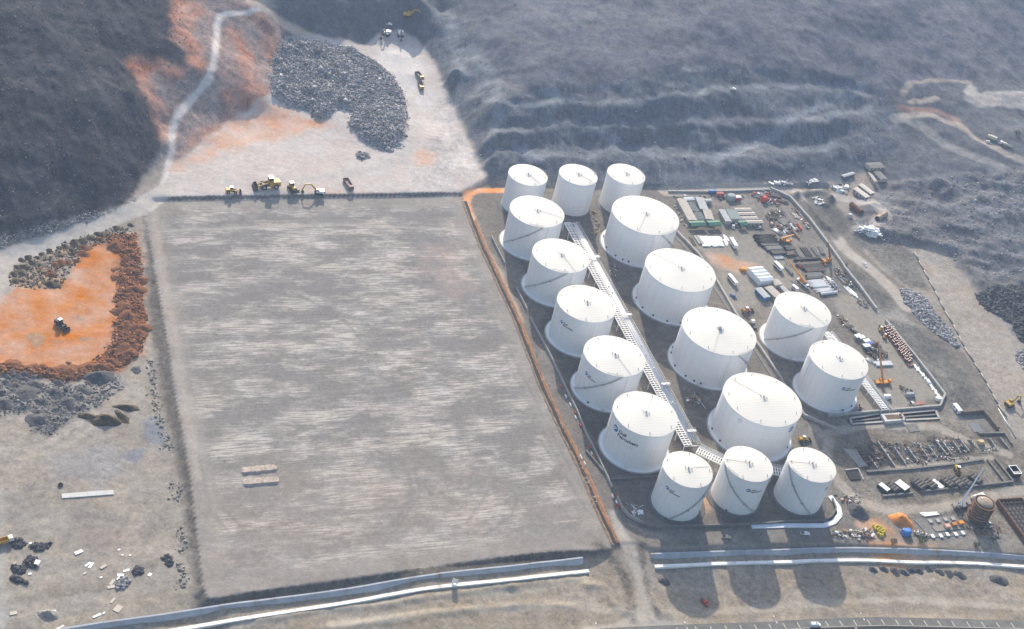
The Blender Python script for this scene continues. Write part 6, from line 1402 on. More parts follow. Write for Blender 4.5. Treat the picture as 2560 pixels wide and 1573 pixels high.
# ------------------------------------------------------------------ site cabins and sheds
def cabin(label, c, p, q, W, H, wallm, roofm, name='site_cabin', cat='cabin', group=None, pitch=0.35, win=True, ends=True):
    """p, q: ends of the roof centre line"""
    a, b = Vector(at(c, *p, H)), Vector(at(c, *q, H)); d = b - a; L = math.hypot(d.x, d.y); mid = (a + b) / 2
    r = thing(name, label, cat, (mid.x, mid.y, gz(mid.x, mid.y)), math.atan2(d.y, d.x), group); z0 = -0.2
    part(r, 'wall', wallm, lambda k: k.box(-L / 2, L / 2, -W / 2, W / 2, z0, H - 0.05))
    def rf(k):
        e = 0.3
        k.add([(-L/2-e,-W/2-e,H-0.05),(L/2+e,-W/2-e,H-0.05),(L/2+e,W/2+e,H-0.05),(-L/2-e,W/2+e,H-0.05),(-L/2-e,0,H+pitch),(L/2+e,0,H+pitch),(-L/2-e,-W/2-e,H-0.2),(L/2+e,-W/2-e,H-0.2),(L/2+e,W/2+e,H-0.2),(-L/2-e,W/2+e,H-0.2)],
              [(0,1,5,4),(2,3,4,5),(0,4,3),(1,2,5),(6,7,1,0),(7,8,2,1),(8,9,3,2),(9,6,0,3),(9,8,7,6)])
    part(r, 'roof', roofm, rf)
    if win:
        n = max(1, int(L / 3.2)); wm = MB(); wm.box(-0.55, 0.55, -0.03, 0.03, 1.1, 2.0); wme = wm.mesh('window', GLASS)
        for s in (-1, 1):
            for i in range(n):
                x = -L / 2 + (i + 0.5) * L / n
                if (i % 3) == 1: continue
                obj('window', wme, r, (x, s * (W / 2 + 0.01), 0))
        dm = MB(); dm.box(-0.45, 0.45, -0.04, 0.04, 0, 2.05); dme = dm.mesh('door', DKSTEEL)
        for i in range(n):
            if i % 3 == 1: obj('door', dme, r, (-L / 2 + (i + 0.5) * L / n, -(W / 2 + 0.01), 0))
    return r
ROOFB = mat('cabin_roof_beige', (.40, .365, .33), 0.8, 0.1, 0.3); ROOFG = mat('cabin_roof_grey', (.36, .38, .39), 0.8, 0.1, 0.3); WALLB = mat('cabin_wall', (.42, .40, .37), 0.8, 0.1); ROOFT = mat('shed_roof_teal', (.19, .24, .24), 0.8, 0.1, 0.3); SHADE = mat('shade_net', (.13, .15, .155), 0.95, 0.15)
cabin('longest beige site cabin, nearest the large tanks', A1, (262, 288), (440, 612), 6.6, 3.2, WALLB, ROOFB)
cabin('grey-roofed site cabin with white edging beside the shaded court', A1, (545, 270), (618, 445), 6.0, 3.2, WALLB, ROOFG)
cabin('short beige site cabin behind the second green canopy', A1, (655, 455), (705, 600), 6.0, 3.2, WALLB, ROOFB)
cabin('pale blue cross cabin closing the shaded court', A1, (320, 290), (455, 282), 3.6, 3.0, WALLB, mat('roof_pale_blue', (.42, .48, .52), 0.8, 0.08))
cabin('narrow grey-roofed cabin beside the teal shed', A1, (888, 455), (990, 632), 4.6, 3.2, WALLB, ROOFG)
cabin('small grey hut behind the second cabin row', A1, (630, 310), (725, 305), 2.8, 2.6, WALLB, ROOFG)
cabin('wide teal-grey roofed shed between the narrow cabin and the short cabins', A1, (1025, 455), (1110, 600), 8.0, 3.6, WALLB, ROOFT, 'shed', 'shed')
for i, (x0, x1, y) in enumerate(((1085, 1332, 450), (1140, 1388, 514), (1186, 1432, 580), (1262, 1508, 638))):
    cabin(('short beige cabin, rearmost of a row of four', 'short beige cabin, second from the rear in a row of four', 'short beige cabin, third from the rear in a row of four', 'short beige cabin with the grey pickup before it, front of a row of four')[i], A1, (x0, y), (x1, y - 4), 3.4, 3.0, WALLB, ROOFB, group='row of four short beige cabins')
for lab, p, q, W_ in (('green canopy roof at the end of the longest beige cabin', (395, 665), (632, 655), 6.0), ('green canopy roof in front of the short beige cabin', (675, 660), (860, 650), 6.0), ('green canopy roof beside the row of short cabins', (1150, 658), (1262, 650), 6.0)):
    a, b = Vector(at(A1, *p, 3.6)), Vector(at(A1, *q, 3.6)); d = b - a; L = math.hypot(d.x, d.y); mid = (a + b) / 2
    r = thing('canopy', lab, 'canopy', (mid.x, mid.y, 0), math.atan2(d.y, d.x), 'green canopies')
    part(r, 'roof', GREENR, lambda k: k.add([(-L/2,-W_/2,3.3),(L/2,-W_/2,3.3),(L/2,W_/2,3.5),(-L/2,W_/2,3.5),(-L/2,0,4.1),(L/2,0,4.1)], [(0,1,5,4),(2,3,4,5),(0,4,3),(1,2,5),(3,2,1,0)]))
    part(r, 'fascia', GREENR, lambda k: k.box(-L / 2, L / 2, -W_ / 2 - 0.06, -W_ / 2, 2.7, 3.35))
    for x in (-L / 2 + 0.2, 0, L / 2 - 0.2):
        for y in (-W_ / 2 + 0.2, W_ / 2 - 0.2): part(r, 'post', DKSTEEL, lambda k: k.box(x - 0.08, x + 0.08, y - 0.08, y + 0.08, -0.1, 3.4))
for lab, pts in (('dark shade net over the court between the two long cabins', [(335, 335), (440, 328), (545, 470), (425, 475)]), ('blue-grey shade net over the lower court by the green canopy', [(450, 492), (575, 488), (632, 605), (505, 610)])):
    P = [Vector(at(A1, x, y, 2.8)) for x, y in pts]; o = sum(P, Vector()) / 4
    r = thing('shade_net', lab, 'shade net', (o.x, o.y, 0))
    part(r, 'net', SHADE, lambda k: k.add([(p.x - o.x, p.y - o.y, 2.8) for p in P] + [(p.x - o.x, p.y - o.y, 2.74) for p in P], [(0, 1, 2, 3), (7, 6, 5, 4), (0, 4, 5, 1), (1, 5, 6, 2), (2, 6, 7, 3), (3, 7, 4, 0)]))
    for p in P: part(r, 'post', DKSTEEL, lambda k: k.box(p.x - o.x - 0.06, p.x - o.x + 0.06, p.y - o.y - 0.06, p.y - o.y + 0.06, -0.1, 2.74))
WHS = mat('white_sheet_roof', (.74, .77, .80), 0.5, 0.05, 0.3)
for i in range(4):
    x0 = 655 + i * 46; y0 = 190 + i * 48
    cabin(('white ribbed roof shed beside the orange block, rearmost of four', 'white ribbed roof shed, second from the orange block of four', 'white ribbed roof shed, third from the orange block of four', 'white ribbed roof shed nearest the blue cabin, front of four')[i], A3, (x0 + 45, y0 + 20), (x0 + 248, y0), 4.6, 4.2, WHS, WHS, 'shed', 'shed', 'white ribbed roof sheds', 0.9, False)
cabin('grey-roofed cabin with bright blue side wall', A3, (835, 490), (965, 628), 5.2, 3.2, BLUEP, ROOFG)
cabin('wide beige cabin between the blue cabin and the yard tank', A3, (985, 470), (1140, 615), 6.4, 3.4, mat('cabin_wall_olive', (.26, .245, .20), 0.8), ROOFB)
cabin('narrow grey cabin behind the yard tank roof', A3, (1190, 462), (1275, 550), 3.2, 3.0, WALLB, ROOFG)
cabin('pale cabin behind the wide beige cabin', A3, (1075, 360), (1150, 440), 6.0, 3.0, WALLB, ROOFB)
cabin('long beige cabin by the rusty pipe beyond the dirt road', A2, (1575, 205), (1765, 345), 5.0, 3.2, BEIGE, mat('roof_cream', (.52, .48, .43), 0.8, 0.06))
cabin('long beige cabin behind its twin beyond the dirt road', A2, (1650, 150), (1836, 290), 4.6, 3.2, BEIGE, mat('roof_cream', (.52, .48, .43), 0.8, 0.06))
cabin('low dark-roofed hut, widest of three beyond the beige cabins', B6, (385, 65), (605, 55), 7.5, 2.6, BEIGE, mat('roof_dark', (.17, .165, .165), 0.9, 0.1))
cabin('low dark-roofed hut pointing at the beige cabins', B6, (530, 125), (640, 245), 6.5, 2.6, BEIGE, mat('roof_dark', (.17, .165, .165), 0.9, 0.1))
cabin('low narrow hut beside the dark-roofed huts', B6, (430, 130), (525, 265), 2.6, 2.6, BEIGE, ROOFB)
cabin('low flat hut at the foot of the quarry wall', B6, (20, 180), (190, 130), 2.6, 2.2, CONCD, ROOFG)
cabin('white container cabin by the bund corner and the dirt track', cM3, (1335, 1395), (1375, 1445), 2.6, 2.8, WHITE, WHITE, 'container', 'container')
cabin('white container behind the grey machine in the rear yard', A1, (1095, 258), (1172, 252), 2.6, 2.8, REDP, WHITE, 'container', 'container', win=False)
for i, (p, q, m) in enumerate((((490, 492), (560, 470), WHITE), ((545, 510), (610, 490), WHITE), ((620, 565), (700, 550), WHITE), ((655, 595), (735, 580), mat('container_blue', (.12, .16, .42), 0.6)), ((615, 635), (700, 622), WHITE))):
    cabin(('white office container at the end of the scrap row', 'white office container, second in the scrap row', 'white container beside the blue container', 'dark blue container in the scrap heap', 'white container between the blue container and the crane')[i], A5, p, q, 2.6, 2.7, m if m != WHITE else mat('container_side', (.25, .29, .33), 0.7), m, 'container', 'container', win=False, pitch=0.05)
for lab, c, x, y, l, w, h, m in (('blue tarpaulin covered stack at the rear yard wall', A1, 735, 195, 7, 3.5, 2.4, BLUEP), ('red covered boat-shaped stack at the rear yard wall', A1, 852, 240, 7.5, 4.0, 2.6, mat('cover_red', (.38, .13, .12), 0.8)), ('grey covered machine behind the short cabins', A1, 1010, 295, 8, 6, 4.0, mat('cover_grey', (.34, .38, .38), 0.8)), ('bright red tank standing in the rear yard', A1, 1520, 325, 5.0, 4.5, 4.2, mat('bright_red', (.62, .07, .05), 0.6)), ('blue tarpaulin covered frame beside the orange earth heap', A8, 1370, 1010, 6.0, 4.6, 3.4, mat('tarp_blue', (.06, .20, .55), 0.6)), ('orange block stack at the end of the white sheds', A3, 600, 222, 6.0, 3.5, 2.2, ORG), ('yellow box beside a white sheet in the foundation works', A7, 1165, 545, 5.0, 3.6, 2.4, mat('ply_yellow', (.55, .42, .22), 0.8)), ('white vessel lying beside the yard pipe rack', A6, 830, 215, 6.0, 3.0, 2.6, WHITE), ('silver generator on the yard apron beside dark hoses', A6, 1185, 185, 7.0, 3.2, 2.6, mat('silver_dull', (.30, .32, .35), 0.5)), ('white wrapped bale at the bund wall corner', A6, 1625, 245, 5.0, 4.0, 2.2, WHITE), ('white water tank on the mound beyond the dirt road', A2, 1490, 625, 3.8, 3.2, 2.6, mat('cream_tank', (.6, .55, .5), 0.6)), ('pale pink cylinder stack by the rear scrap', A1, 1640, 690, 3.0, 2.6, 2.0, mat('pinkish', (.50, .36, .30), 0.8))):
    p = gp(c, x, y); r = thing('covered_stack', lab, 'covered stack', p, AV)
    g = random.Random(int(x)); n = 12
    def lump(b):
        vs = []
        for z, k in ((-0.2, 1.0), (h * 0.55, 0.96), (h * 0.85, 0.9), (h, 0.72)):
            for i in range(n):
                a = 2 * math.pi * i / n; ca, sa = math.cos(a), math.sin(a); sq = 1 / max(abs(ca), abs(sa)) ** 1.0
                vs.append((l / 2 * ca * sq * 0.95 * k * g.uniform(0.95, 1.05), w / 2 * sa * sq * 0.95 * k * g.uniform(0.95, 1.05), z * g.uniform(0.95, 1.05)))
        b.add(vs, [(j * n + i, j * n + (i + 1) % n, (j + 1) * n + (i + 1) % n, (j + 1) * n + i) for j in range(3) for i in range(n)] + [tuple(range(3 * n, 4 * n))])
    part(r, 'cover', m, lump, False)
    part(r, 'base_frame', DKSTEEL, lambda b: b.box(-l / 2 * 1.02, l / 2 * 1.02, -w / 2 * 1.02, w / 2 * 1.02, -0.1, 0.12))

# ------------------------------------------------------------------ material stacks
def stack(name, label, cat, c, p, q, W, m, n, kind='pipe', r=0.3, layers=1, group=None, jit=0.25, z0=0.0, partname=None, vary=0.12):
    """a lot of like pieces lying side by side; every piece is its own part. p-q runs along the pieces"""
    mid, L, rz = seg(c, p, q); root = thing(name, label, cat, mid, rz, group); g = random.Random(int(mid.x * 7 + n))
    pitch = W / max(n, 1)
    for l in range(layers):
        for i in range(n - l):
            y = -W / 2 + (i + 0.5 + l * 0.5) * pitch; a = g.uniform(-jit, jit) * 2; LL = L * g.uniform(1 - vary, 1 + vary * 0.3)
            mb = MB()
            if kind == 'pipe': mb.tube((-LL / 2 + a, y, r * (1 + 1.8 * l) + z0), (LL / 2 + a, y + g.uniform(-0.1, 0.1) * pitch, r * (1 + 1.8 * l) + z0), r, 8)
            elif kind == 'beam':
                zz = z0 + l * r * 2.1
                mb.box(-LL / 2 + a, LL / 2 + a, y - r * 0.55, y + r * 0.55, zz, zz + 0.06).box(-LL / 2 + a, LL / 2 + a, y - r * 0.55, y + r * 0.55, zz + r * 2 - 0.06, zz + r * 2).box(-LL / 2 + a, LL / 2 + a, y - 0.04, y + 0.04, zz + 0.06, zz + r * 2 - 0.06)
            else:
                hh = r * g.uniform(0.7, 1.3); mb.cbox((a, y, z0 + hh / 2 + l * r), (LL, pitch * 0.86, hh), g.uniform(-0.02, 0.02) * jit * 4)
            o = mb.build(partname or {'pipe': 'pipe', 'beam': 'steel_beam', 'slab': 'sheet_pack'}[kind], m, root, kind == 'pipe')
    return root
SHEETW = mat('white_sheet', (.78, .79, .80), 0.5, 0.06)
stack('sheet_stack', 'rows of white sheet packs in front of the green canopies', 'sheet stack', A1, (600, 870), (690, 1025), 10.5, SHEETW, 5, 'slab', 0.8)
stack('sheet_stack', 'white sheet packs between the first rows and the white trailer', 'sheet stack', A1, (755, 870), (830, 1020), 9.0, SHEETW, 4, 'slab', 0.8)
stack('sheet_stack', 'scattered white sheet packs beside the white trailer', 'sheet stack', A1, (905, 880), (980, 1005), 7.0, SHEETW, 4, 'slab', 0.5, jit=1.6, vary=0.5)
stack('slab_stack', 'grey precast slabs beside the white sheet packs', 'slab stack', A1, (500, 860), (590, 995), 6.0, CONC, 3, 'slab', 1.0)
stack('beam_stack', 'narrow dark steel beams along the bund wall by the yard entrance', 'beam stack', A1, (400, 880), (475, 1010), 2.6, DKSTEEL, 4, 'beam', 0.3)
stack('pipe_stack', 'bristling black pipe stack beside the orange crane', 'pipe stack', A1, (1420, 930), (1700, 925), 12.0, BLACK, 20, 'pipe', 0.34, 3, jit=1.2)
for lab, p, q, W_, m in (('dark steel section stack right in front of the black pipes', (1480, 1010), (1740, 1000), 4.0, DKSTEEL), ('grey steel section stack, second row from the black pipes', (1540, 1068), (1790, 1055), 5.0, mat('steel_grey', (.20, .20, .205), 0.7, 0.2)), ('dark steel section stack, third row from the black pipes', (1630, 1135), (1830, 1120), 5.0, DKSTEEL)):
    stack('beam_stack', lab, 'beam stack', A1, p, q, W_, m, 8, 'beam', 0.4, 2, 'steel section stacks')
stack('beam_stack', 'pale steel sections beside the long white trailer', 'beam stack', A3, (1060, 30), (1200, 20), 5.0, mat('steel_pale', (.45, .47, .50), 0.6, 0.2), 7, 'beam', 0.35)
for lab, p, q, W_, n, m in (('grid of long grey girders behind the low orange crane, tank side', (165, 150), (265, 280), 3.0, 3, 'g'), ('grid of long grey girders behind the low orange crane, middle', (280, 120), (395, 265), 6.0, 4, 'd'), ('grid of long grey girders behind the low orange crane, wall side', (430, 120), (530, 260), 3.5, 3, 'g')):
    stack('girder_stack', lab, 'girder stack', A4, p, q, W_, {'g': mat('steel_grey', (.20, .20, .205), 0.7, 0.2), 'd': DKSTEEL}[m], n, 'beam', 0.55, 1, 'grids of girders')
for lab, p, q, W_, n, m in (('dark girder row crossing behind the low orange crane', (140, 318), (560, 290), 3.0, 4, DKSTEEL), ('dark steel lots in front of the girder grids', (250, 430), (560, 410), 6.0, 7, DKSTEEL), ('dark steel lots between the crane and the white pipes', (330, 560), (580, 545), 5.0, 7, mat('steel_grey', (.20, .20, .205), 0.7, 0.2)), ('brown steel lots at the foot of the upright boom', (320, 490), (600, 470), 5.0, 6, mat('steel_brown', (.16, .13, .115), 0.8, 0.3))):
    stack('beam_stack', lab, 'beam stack', A4, p, q, W_, m, n, 'beam', 0.4, 2, 'dark steel lots')
stack('pipe_stack', 'bundle of thin white pipes beside the low orange crane', 'pipe stack', A4, (385, 690), (650, 665), 9.0, PIPEW, 12, 'pipe', 0.35, 2, jit=0.8)
stack('pipe_stack', 'bundle of white pipes between the thin bundle and the fat white pipe', 'pipe stack', A4, (470, 785), (740, 755), 3.6, PIPEW, 5, 'pipe', 0.35, 1, jit=0.8)
mid, L, rz = seg(A4, (545, 845), (805, 815)); r = thing('large_pipe', 'fat white pipe lying in front of the white pipe bundles', 'pipe', mid, rz)
part(r, 'barrel', PIPEW, lambda b: b.tube((-L / 2, 0, 1.0), (L / 2, 0, 1.0), 1.0, 18, None, False), True); part(r, 'inner_wall', DKSTEEL, lambda b: b.tube((-L / 2 + 0.02, 0, 1.0), (L / 2 - 0.02, 0, 1.0), 0.93, 18), True)
stack('pipe_stack', 'white pipes leaning along the wall side of the steel yard', 'pipe stack', A4, (660, 570), (810, 740), 3.5, PIPEW, 5, 'pipe', 0.3, 1, jit=1.2)
stack('sheet_stack', 'white and pale sheets thrown beside the straight concrete wall', 'sheet stack', A4, (965, 740), (1100, 870), 4.0, SHEETW, 5, 'slab', 0.6, jit=1.5)
stack('beam_stack', 'white steel channels under the raised orange boom', 'beam stack', A5, (770, 930), (1035, 918), 4.0, PIPEW, 4, 'beam', 0.6)
stack('pipe_stack', 'pale grey pipe lots beside the yard tank roof edge', 'pipe stack', A5, (640, 830), (750, 910), 3.0, mat('steel_pale', (.45, .47, .50), 0.6, 0.2), 5, 'pipe', 0.25)
SG = mat('steel_grey', (.20, .20, .205), 0.7, 0.2); SB = mat('steel_brown', (.16, .13, .115), 0.8, 0.3)
for i, (c, p, q, W_, m, n, k, r_) in enumerate([(A4, (20, 150), (150, 140), 5.0, DKSTEEL, 8, 'beam', .4), (A4, (30, 230), (160, 215), 5.0, SB, 8, 'beam', .4), (A4, (540, 110), (600, 230), 4.0, SG, 6, 'beam', .35), (A4, (20, 420), (130, 545), 3.0, SG, 5, 'beam', .35), (A4, (330, 610), (560, 590), 3.5, DKSTEEL, 6, 'beam', .4), (A4, (180, 390), (560, 365), 3.0, SB, 5, 'beam', .4), (A2, (230, 640), (380, 655), 4.5, SB, 7, 'pipe', .3), (A2, (430, 690), (540, 760), 5.0, SG, 7, 'slab', .7), (A2, (340, 820), (440, 900), 4.0, STEEL, 6, 'pipe', .28), (A2, (570, 740), (660, 850), 2.5, STEEL, 4, 'beam', .35), (A2, (620, 850), (730, 980), 2.5, TIMBER, 4, 'beam', .35), (A2, (690, 745), (750, 840), 1.8, REDP, 3, 'beam', .4), (A2, (610, 570), (720, 660), 2.5, BEIGE, 4, 'slab', .8), (A2, (60, 280), (200, 300), 6.0, SG, 7, 'slab', .9), (A2, (260, 300), (420, 330), 6.0, DKSTEEL, 8, 'beam', .4), (A2, (420, 380), (540, 430), 4.0, SB, 6, 'pipe', .3), (A4, (790, 210), (960, 400), 3.0, SB, 5, 'beam', .45), (A4, (830, 560), (930, 680), 2.5, SG, 4, 'slab', .7), (A5, (300, 300), (420, 400), 2.6, SB, 5, 'pipe', .28), (A5, (440, 420), (560, 500), 2.6, DKSTEEL, 5, 'beam', .35), (A5, (700, 560), (850, 680), 4.0, DKSTEEL, 7, 'pipe', .3), (A5, (820, 700), (960, 800), 4.5, SB, 7, 'beam', .35)]):
    stack('steel_lot', 'low lot of parallel ' + {'beam': 'steel sections', 'pipe': 'steel pipes', 'slab': 'crates and plates'}[k] + ' in the crowded construction yard', 'steel lot', c, p, q, W_, m, n, k, r_, 2 if k != 'slab' else 1, 'crowded steel lots of the yard, ' + {'beam': 'sections', 'pipe': 'pipes', 'slab': 'crates'}[k], jit=0.5)
# white sheet packs along the bund wall
for i in range(11):
    t = i / 10.0; x = 1400 + (1790 - 1400) * t; y = 960 + (1480 - 960) * t + 26 * math.sin(t * 3.1) * -1
    p = gp(A5, x - 8, y); g = random.Random(i); o = obj('wrapped_pack', None, None, p, AV + 1.35 + g.uniform(-0.25, 0.25))
    tag(o, 'white wrapped pack lying at the inner foot of the bund wall by the rusty drums', 'wrapped pack', 'white wrapped packs along the bund wall')
    l = g.uniform(2.6, 4.6); w = g.uniform(1.6, 2.6); h = g.uniform(0.5, 1.3)
    part(o, 'wrapping', WHITE, lambda b: wedge(b, -l / 2, l / 2, -w / 2, w / 2, 0.1, h, 0.1, 0.15, 0.08)); part(o, 'pallet', TIMBER, lambda b: b.box(-l / 2, l / 2, -w / 2, w / 2, -0.05, 0.098))
# rusty drums
mb = MB(); mb.lathe([(0.62, 0), (0.62, 1.1), (0.70, 1.13), (0.70, 1.22), (0.62, 1.25), (0.62, 2.1), (0.45, 2.15)], 12); DR = mb.mesh('drum_body', mat('drum_rust', (.20, .075, .04), 0.8, 0.3, 1.5)); smooth_by_angle(DR, 40)
mb = MB(); mb.tube((0, 0, 2.1), (0, 0, 2.28), 0.52, 12); DRC = mb.mesh('drum_cap', mat('drum_cap', (.72, .58, .50), 0.7, 0.15, 1.5))
P00, P10, P01, P11 = gp(A5, 890, 385), gp(A5, 1010, 355), gp(A5, 1270, 930), gp(A5, 1335, 850)
nr, nc = 17, 5; nd = 0
for i in range(nr):
    for j in range(nc):
        s_, t_ = (i + rnd.uniform(-.2, .2)) / (nr - 1), (j + 0.5 * (i % 2) * 0.6 + rnd.uniform(-.12, .12)) / (nc - 1)
        if (i, j) in ((0, 0), (1, 0), (nr - 1, 0), (nr - 1, nc - 1), (9, 0)): continue
        a = P00.lerp(P01, s_); b = P10.lerp(P11, s_); p = a.lerp(b, t_)
        r = thing('drum', 'rust-red drum with pale cap in the dense block beside the bund wall', 'drum', (p.x, p.y, 0.0), rnd.uniform(0, 6), 'block of rust-red drums')
        obj('drum_body', DR, r); obj('drum_cap', DRC, r)
for lab, x, y, m in (('yellow machine at the head of the rusty drum block', 860, 395, YEL), ('orange machine beside the rusty drum block', 920, 505, ORG)): loader(lab, gp(A5, x, y), AV + 1.0, m, 0.75)
mid, L, rz = seg(A5, (1275, 945), (1355, 935)); stack('pipe_stack', 'short fat brown pipe pieces at the end of the drum block', 'pipe stack', A5, (1275, 950), (1355, 935), 3.0, mat('pipe_brown', (.30, .18, .12), 0.8), 3, 'pipe', 0.5)
# yellow drums by the boundary wall
mb = MB(); mb.lathe([(0.0, 0.0), (0.66, 0.02), (0.72, 0.2), (0.72, 1.3), (0.55, 1.6), (0.2, 1.72), (0.0, 1.74)], 14); YD = mb.mesh('float_body', mat('float_yellow', (.60, .48, .03), 0.5, 0.08)); smooth_by_angle(YD, 40)
mb = MB(); mb.tube((0, 0, 1.7), (0, 0, 1.9), 0.2, 8); YC = mb.mesh('float_cap', mat('float_cap', (.5, .42, .1), 0.6))
for i, (x, y) in enumerate([(875, 885), (905, 905), (940, 895), (975, 905), (1005, 925), (1030, 950), (1040, 985), (1010, 1000), (970, 975), (935, 950), (900, 940), (945, 1010), (980, 1035), (1010, 1040), (885, 915), (1000, 960), (960, 935)]):
    p = gp(A8, x, y + 10); r = thing('yellow_tank', 'bright yellow plastic tank in the cluster beside the scrap row', 'plastic tank', (p.x, p.y, gz(p.x, p.y) + (0.0 if i % 4 else 0.0)), 0, 'cluster of yellow plastic tanks'); obj('tank_body', YD, r); obj('cap', YC, r)

# ------------------------------------------------------------------ scrap, debris
def debris(label, c, pts, n, mats, smin=0.4, smax=2.6, hmax=1.2, name='scrap_heap', cat='scrap heap', seed=0):
    P = np.array([gp(c, *p)[:2] for p in pts]); q = scatter(P, n, 100 + seed + n); g = random.Random(seed + n); ctr = q.mean(0)
    r = thing(name, label, cat, (ctr[0], ctr[1], gz(*ctr)), 0.0)
    by = {}
    for k in range(n):
        m = g.choice(mats); x, y = q[k] - ctr; z = gz(*q[k]) - gz(*ctr) + g.uniform(0, hmax) ** 1.2 * 0.6
        mb = by.setdefault(m, [])
        b = MB(); l = g.uniform(smin, smax); w = g.choice([0.15, 0.25, 0.5, l * 0.5]); h = g.uniform(0.08, 0.6)
        kind = g.random()
        if kind < 0.5: b.cbox((x, y, z + h / 2), (l, w, h), g.uniform(0, 3.14), g.uniform(-0.4, 0.4))
        elif kind < 0.8:
            a = g.uniform(0, 6.28); e = g.uniform(-0.2, 0.4); b.tube((x, y, z + 0.2), (x + math.cos(a) * l, y + math.sin(a) * l, z + 0.2 + e * l), 0.12, 6)
        else: wedge(b, x - l / 3, x + l / 3, y - l / 4, y + l / 4, z, z + h * 1.8, 0.1, 0.2, 0.1)
        b.build('scrap_piece', m, r)
    return r
MX = [DKSTEEL, DKSTEEL, DKSTEEL, RUST, STEEL, SHEETW, TIMBER, CONCD, BLACK, BLACK]
MW = [SHEETW, SHEETW, PIPEW, STEEL, DKSTEEL]; MT = [TIMBER, BEIGE, SHEETW, RUST, DKSTEEL, mat('bag_white', (.6, .58, .56), 0.8)]
debris('mixed scrap and timber row along the dirt road in front of the foundation works', A8, [(180,1000),(280,950),(520,945),(830,945),(870,1060),(700,1095),(330,1085),(200,1060)], 130, MT, 0.6, 3.0, 1.6, seed=1)
debris('timber and formwork scrap behind the black round stockpile', A8, [(330,420),(480,380),(610,390),(740,540),(560,560),(380,510)], 70, MT + [ORG], 0.6, 2.8, 1.2, seed=2)
debris('pale rubbish heap beside the blue tarpaulin', A8, [(1440,960),(1560,930),(1680,1000),(1780,1060),(1600,1090),(1450,1030)], 70, MT, 0.5, 2.4, 1.2, seed=3)
debris('dark scrap heap under the orange boom and behind the white channels', A5, [(560,640),(700,600),(820,620),(900,720),(990,810),(940,870),(780,860),(640,740)], 272, MX, 0.6, 3.2, 2.0, seed=4)
debris('brown scrap row leading from the yard tank to the white containers', A5, [(160,160),(300,200),(420,330),(500,430),(470,480),(330,400),(180,230)], 90, [DKSTEEL, RUST, RUST, TIMBER, STEEL, SHEETW], 0.5, 2.8, 1.4, seed=5)
debris('scrap along the inner foot of the straight concrete wall', A4, [(730,430),(830,430),(960,570),(1110,740),(1060,760),(900,640),(780,520)], 192, MX, 0.5, 2.6, 1.2, seed=6)
debris('scrap heap at the end of the straight concrete wall', A4, [(1100,920),(1200,890),(1330,1010),(1280,1050),(1130,1000)], 50, [CONC, DKSTEEL, CONCD, RUST], 0.5, 2.4, 0.9, seed=7)
debris('mixed material lots in the rear yard beyond the short cabins', A1, [(1330,190),(1600,170),(1800,260),(1836,400),(1700,400),(1560,380),(1400,340)], 208, MX + [REDP, BLUEP], 0.6, 3.2, 1.2, seed=8)
debris('crates and coils beside the short beige cabins', A2, [(190,560),(330,520),(480,540),(560,640),(440,650),(300,760),(230,680)], 192, MX + [TIMBER], 0.6, 3.0, 1.4, seed=9)
debris('material lots between the crates and the crawler-like crane', A2, [(330,780),(450,740),(580,700),(680,780),(740,960),(640,940),(480,880)], 96, MX, 0.8, 4.5, 0.8, seed=10)
debris('mixed lots along the straight wall behind the red rack', A2, [(560,480),(680,520),(780,660),(900,800),(860,820),(720,680),(600,570)], 96, MT + [REDP], 0.5, 2.6, 1.0, seed=11)
debris('oddments in front of the girder grids around the upright boom', A4, [(180,330),(400,320),(600,340),(700,420),(620,470),(300,470),(200,420)], 144, MX + [REDP, ORG], 0.5, 2.6, 1.2, seed=12)
debris('white steel offcuts along the road at the foot of the quarry wall', A2, [(190,100),(400,80),(700,110),(700,150),(450,160),(220,150)], 80, MW, 1.0, 4.5, 1.0, seed=13)
debris('white frame pieces at the bend of the road under the quarry wall', A2, [(750,130),(860,80),(970,70),(980,110),(860,150)], 30, MW, 1.5, 5.0, 1.5, seed=14)
debris('white beams jumbled beside the beige cabins beyond the road', A2, [(1110,170),(1300,110),(1450,120),(1480,200),(1430,280),(1300,240)], 90, MW, 1.5, 5.5, 1.0, seed=15)
debris('white scrap lying in the dark pit beyond the yard', A2, [(880,340),(1000,320),(1090,380),(1080,450),(980,450)], 50, MW, 0.8, 3.0, 0.8, seed=16)
debris('white sheet pile on the slope beyond the dirt road', B6, [(150,940),(320,900),(480,890),(600,960),(700,1080),(840,1110),(780,1150),(560,1090),(400,1060),(220,1000)], 110, [SHEETW, SHEETW, WHITE, PIPEW, STEEL], 2.0, 7.0, 0.9, seed=17)
debris('small white scrap by the dirt road opposite the straight wall', A4, [(1180,350),(1230,340),(1280,420),(1250,440)], 18, MW, 0.8, 2.4, 0.6, seed=18)
debris('clutter strewn around the rows of strip foundations', A6, [(650,900),(1000,880),(1400,950),(1836,860),(1836,1180),(1500,1250),(1100,1250),(800,1200)], 130, [TIMBER, SHEETW, DKSTEEL, RUST, CONC, BLUEP], 0.4, 2.4, 0.6, seed=19)
debris('clutter strewn between the plinths and the container', A7, [(300,700),(1000,720),(1300,560),(1500,650),(1100,780),(500,830)], 80, [TIMBER, SHEETW, DKSTEEL, RUST, CONC], 0.4, 2.2, 0.6, seed=20)
debris('clutter on the ground in front of the tank under construction', B1, [(900,650),(1150,660),(1400,650),(1480,760),(1500,900),(1300,930),(1100,860)], 70, [TIMBER, SHEETW, DKSTEEL, RUST, CONC, BLACK], 0.4, 2.4, 0.8, seed=21)
debris('steel and timber on the ground beside the raised orange crane', A5, [(1040,1210),(1180,1220),(1420,1400),(1300,1420),(1180,1330)], 24, [DKSTEEL, TIMBER, BLACK], 0.6, 3.2, 0.5, seed=22)
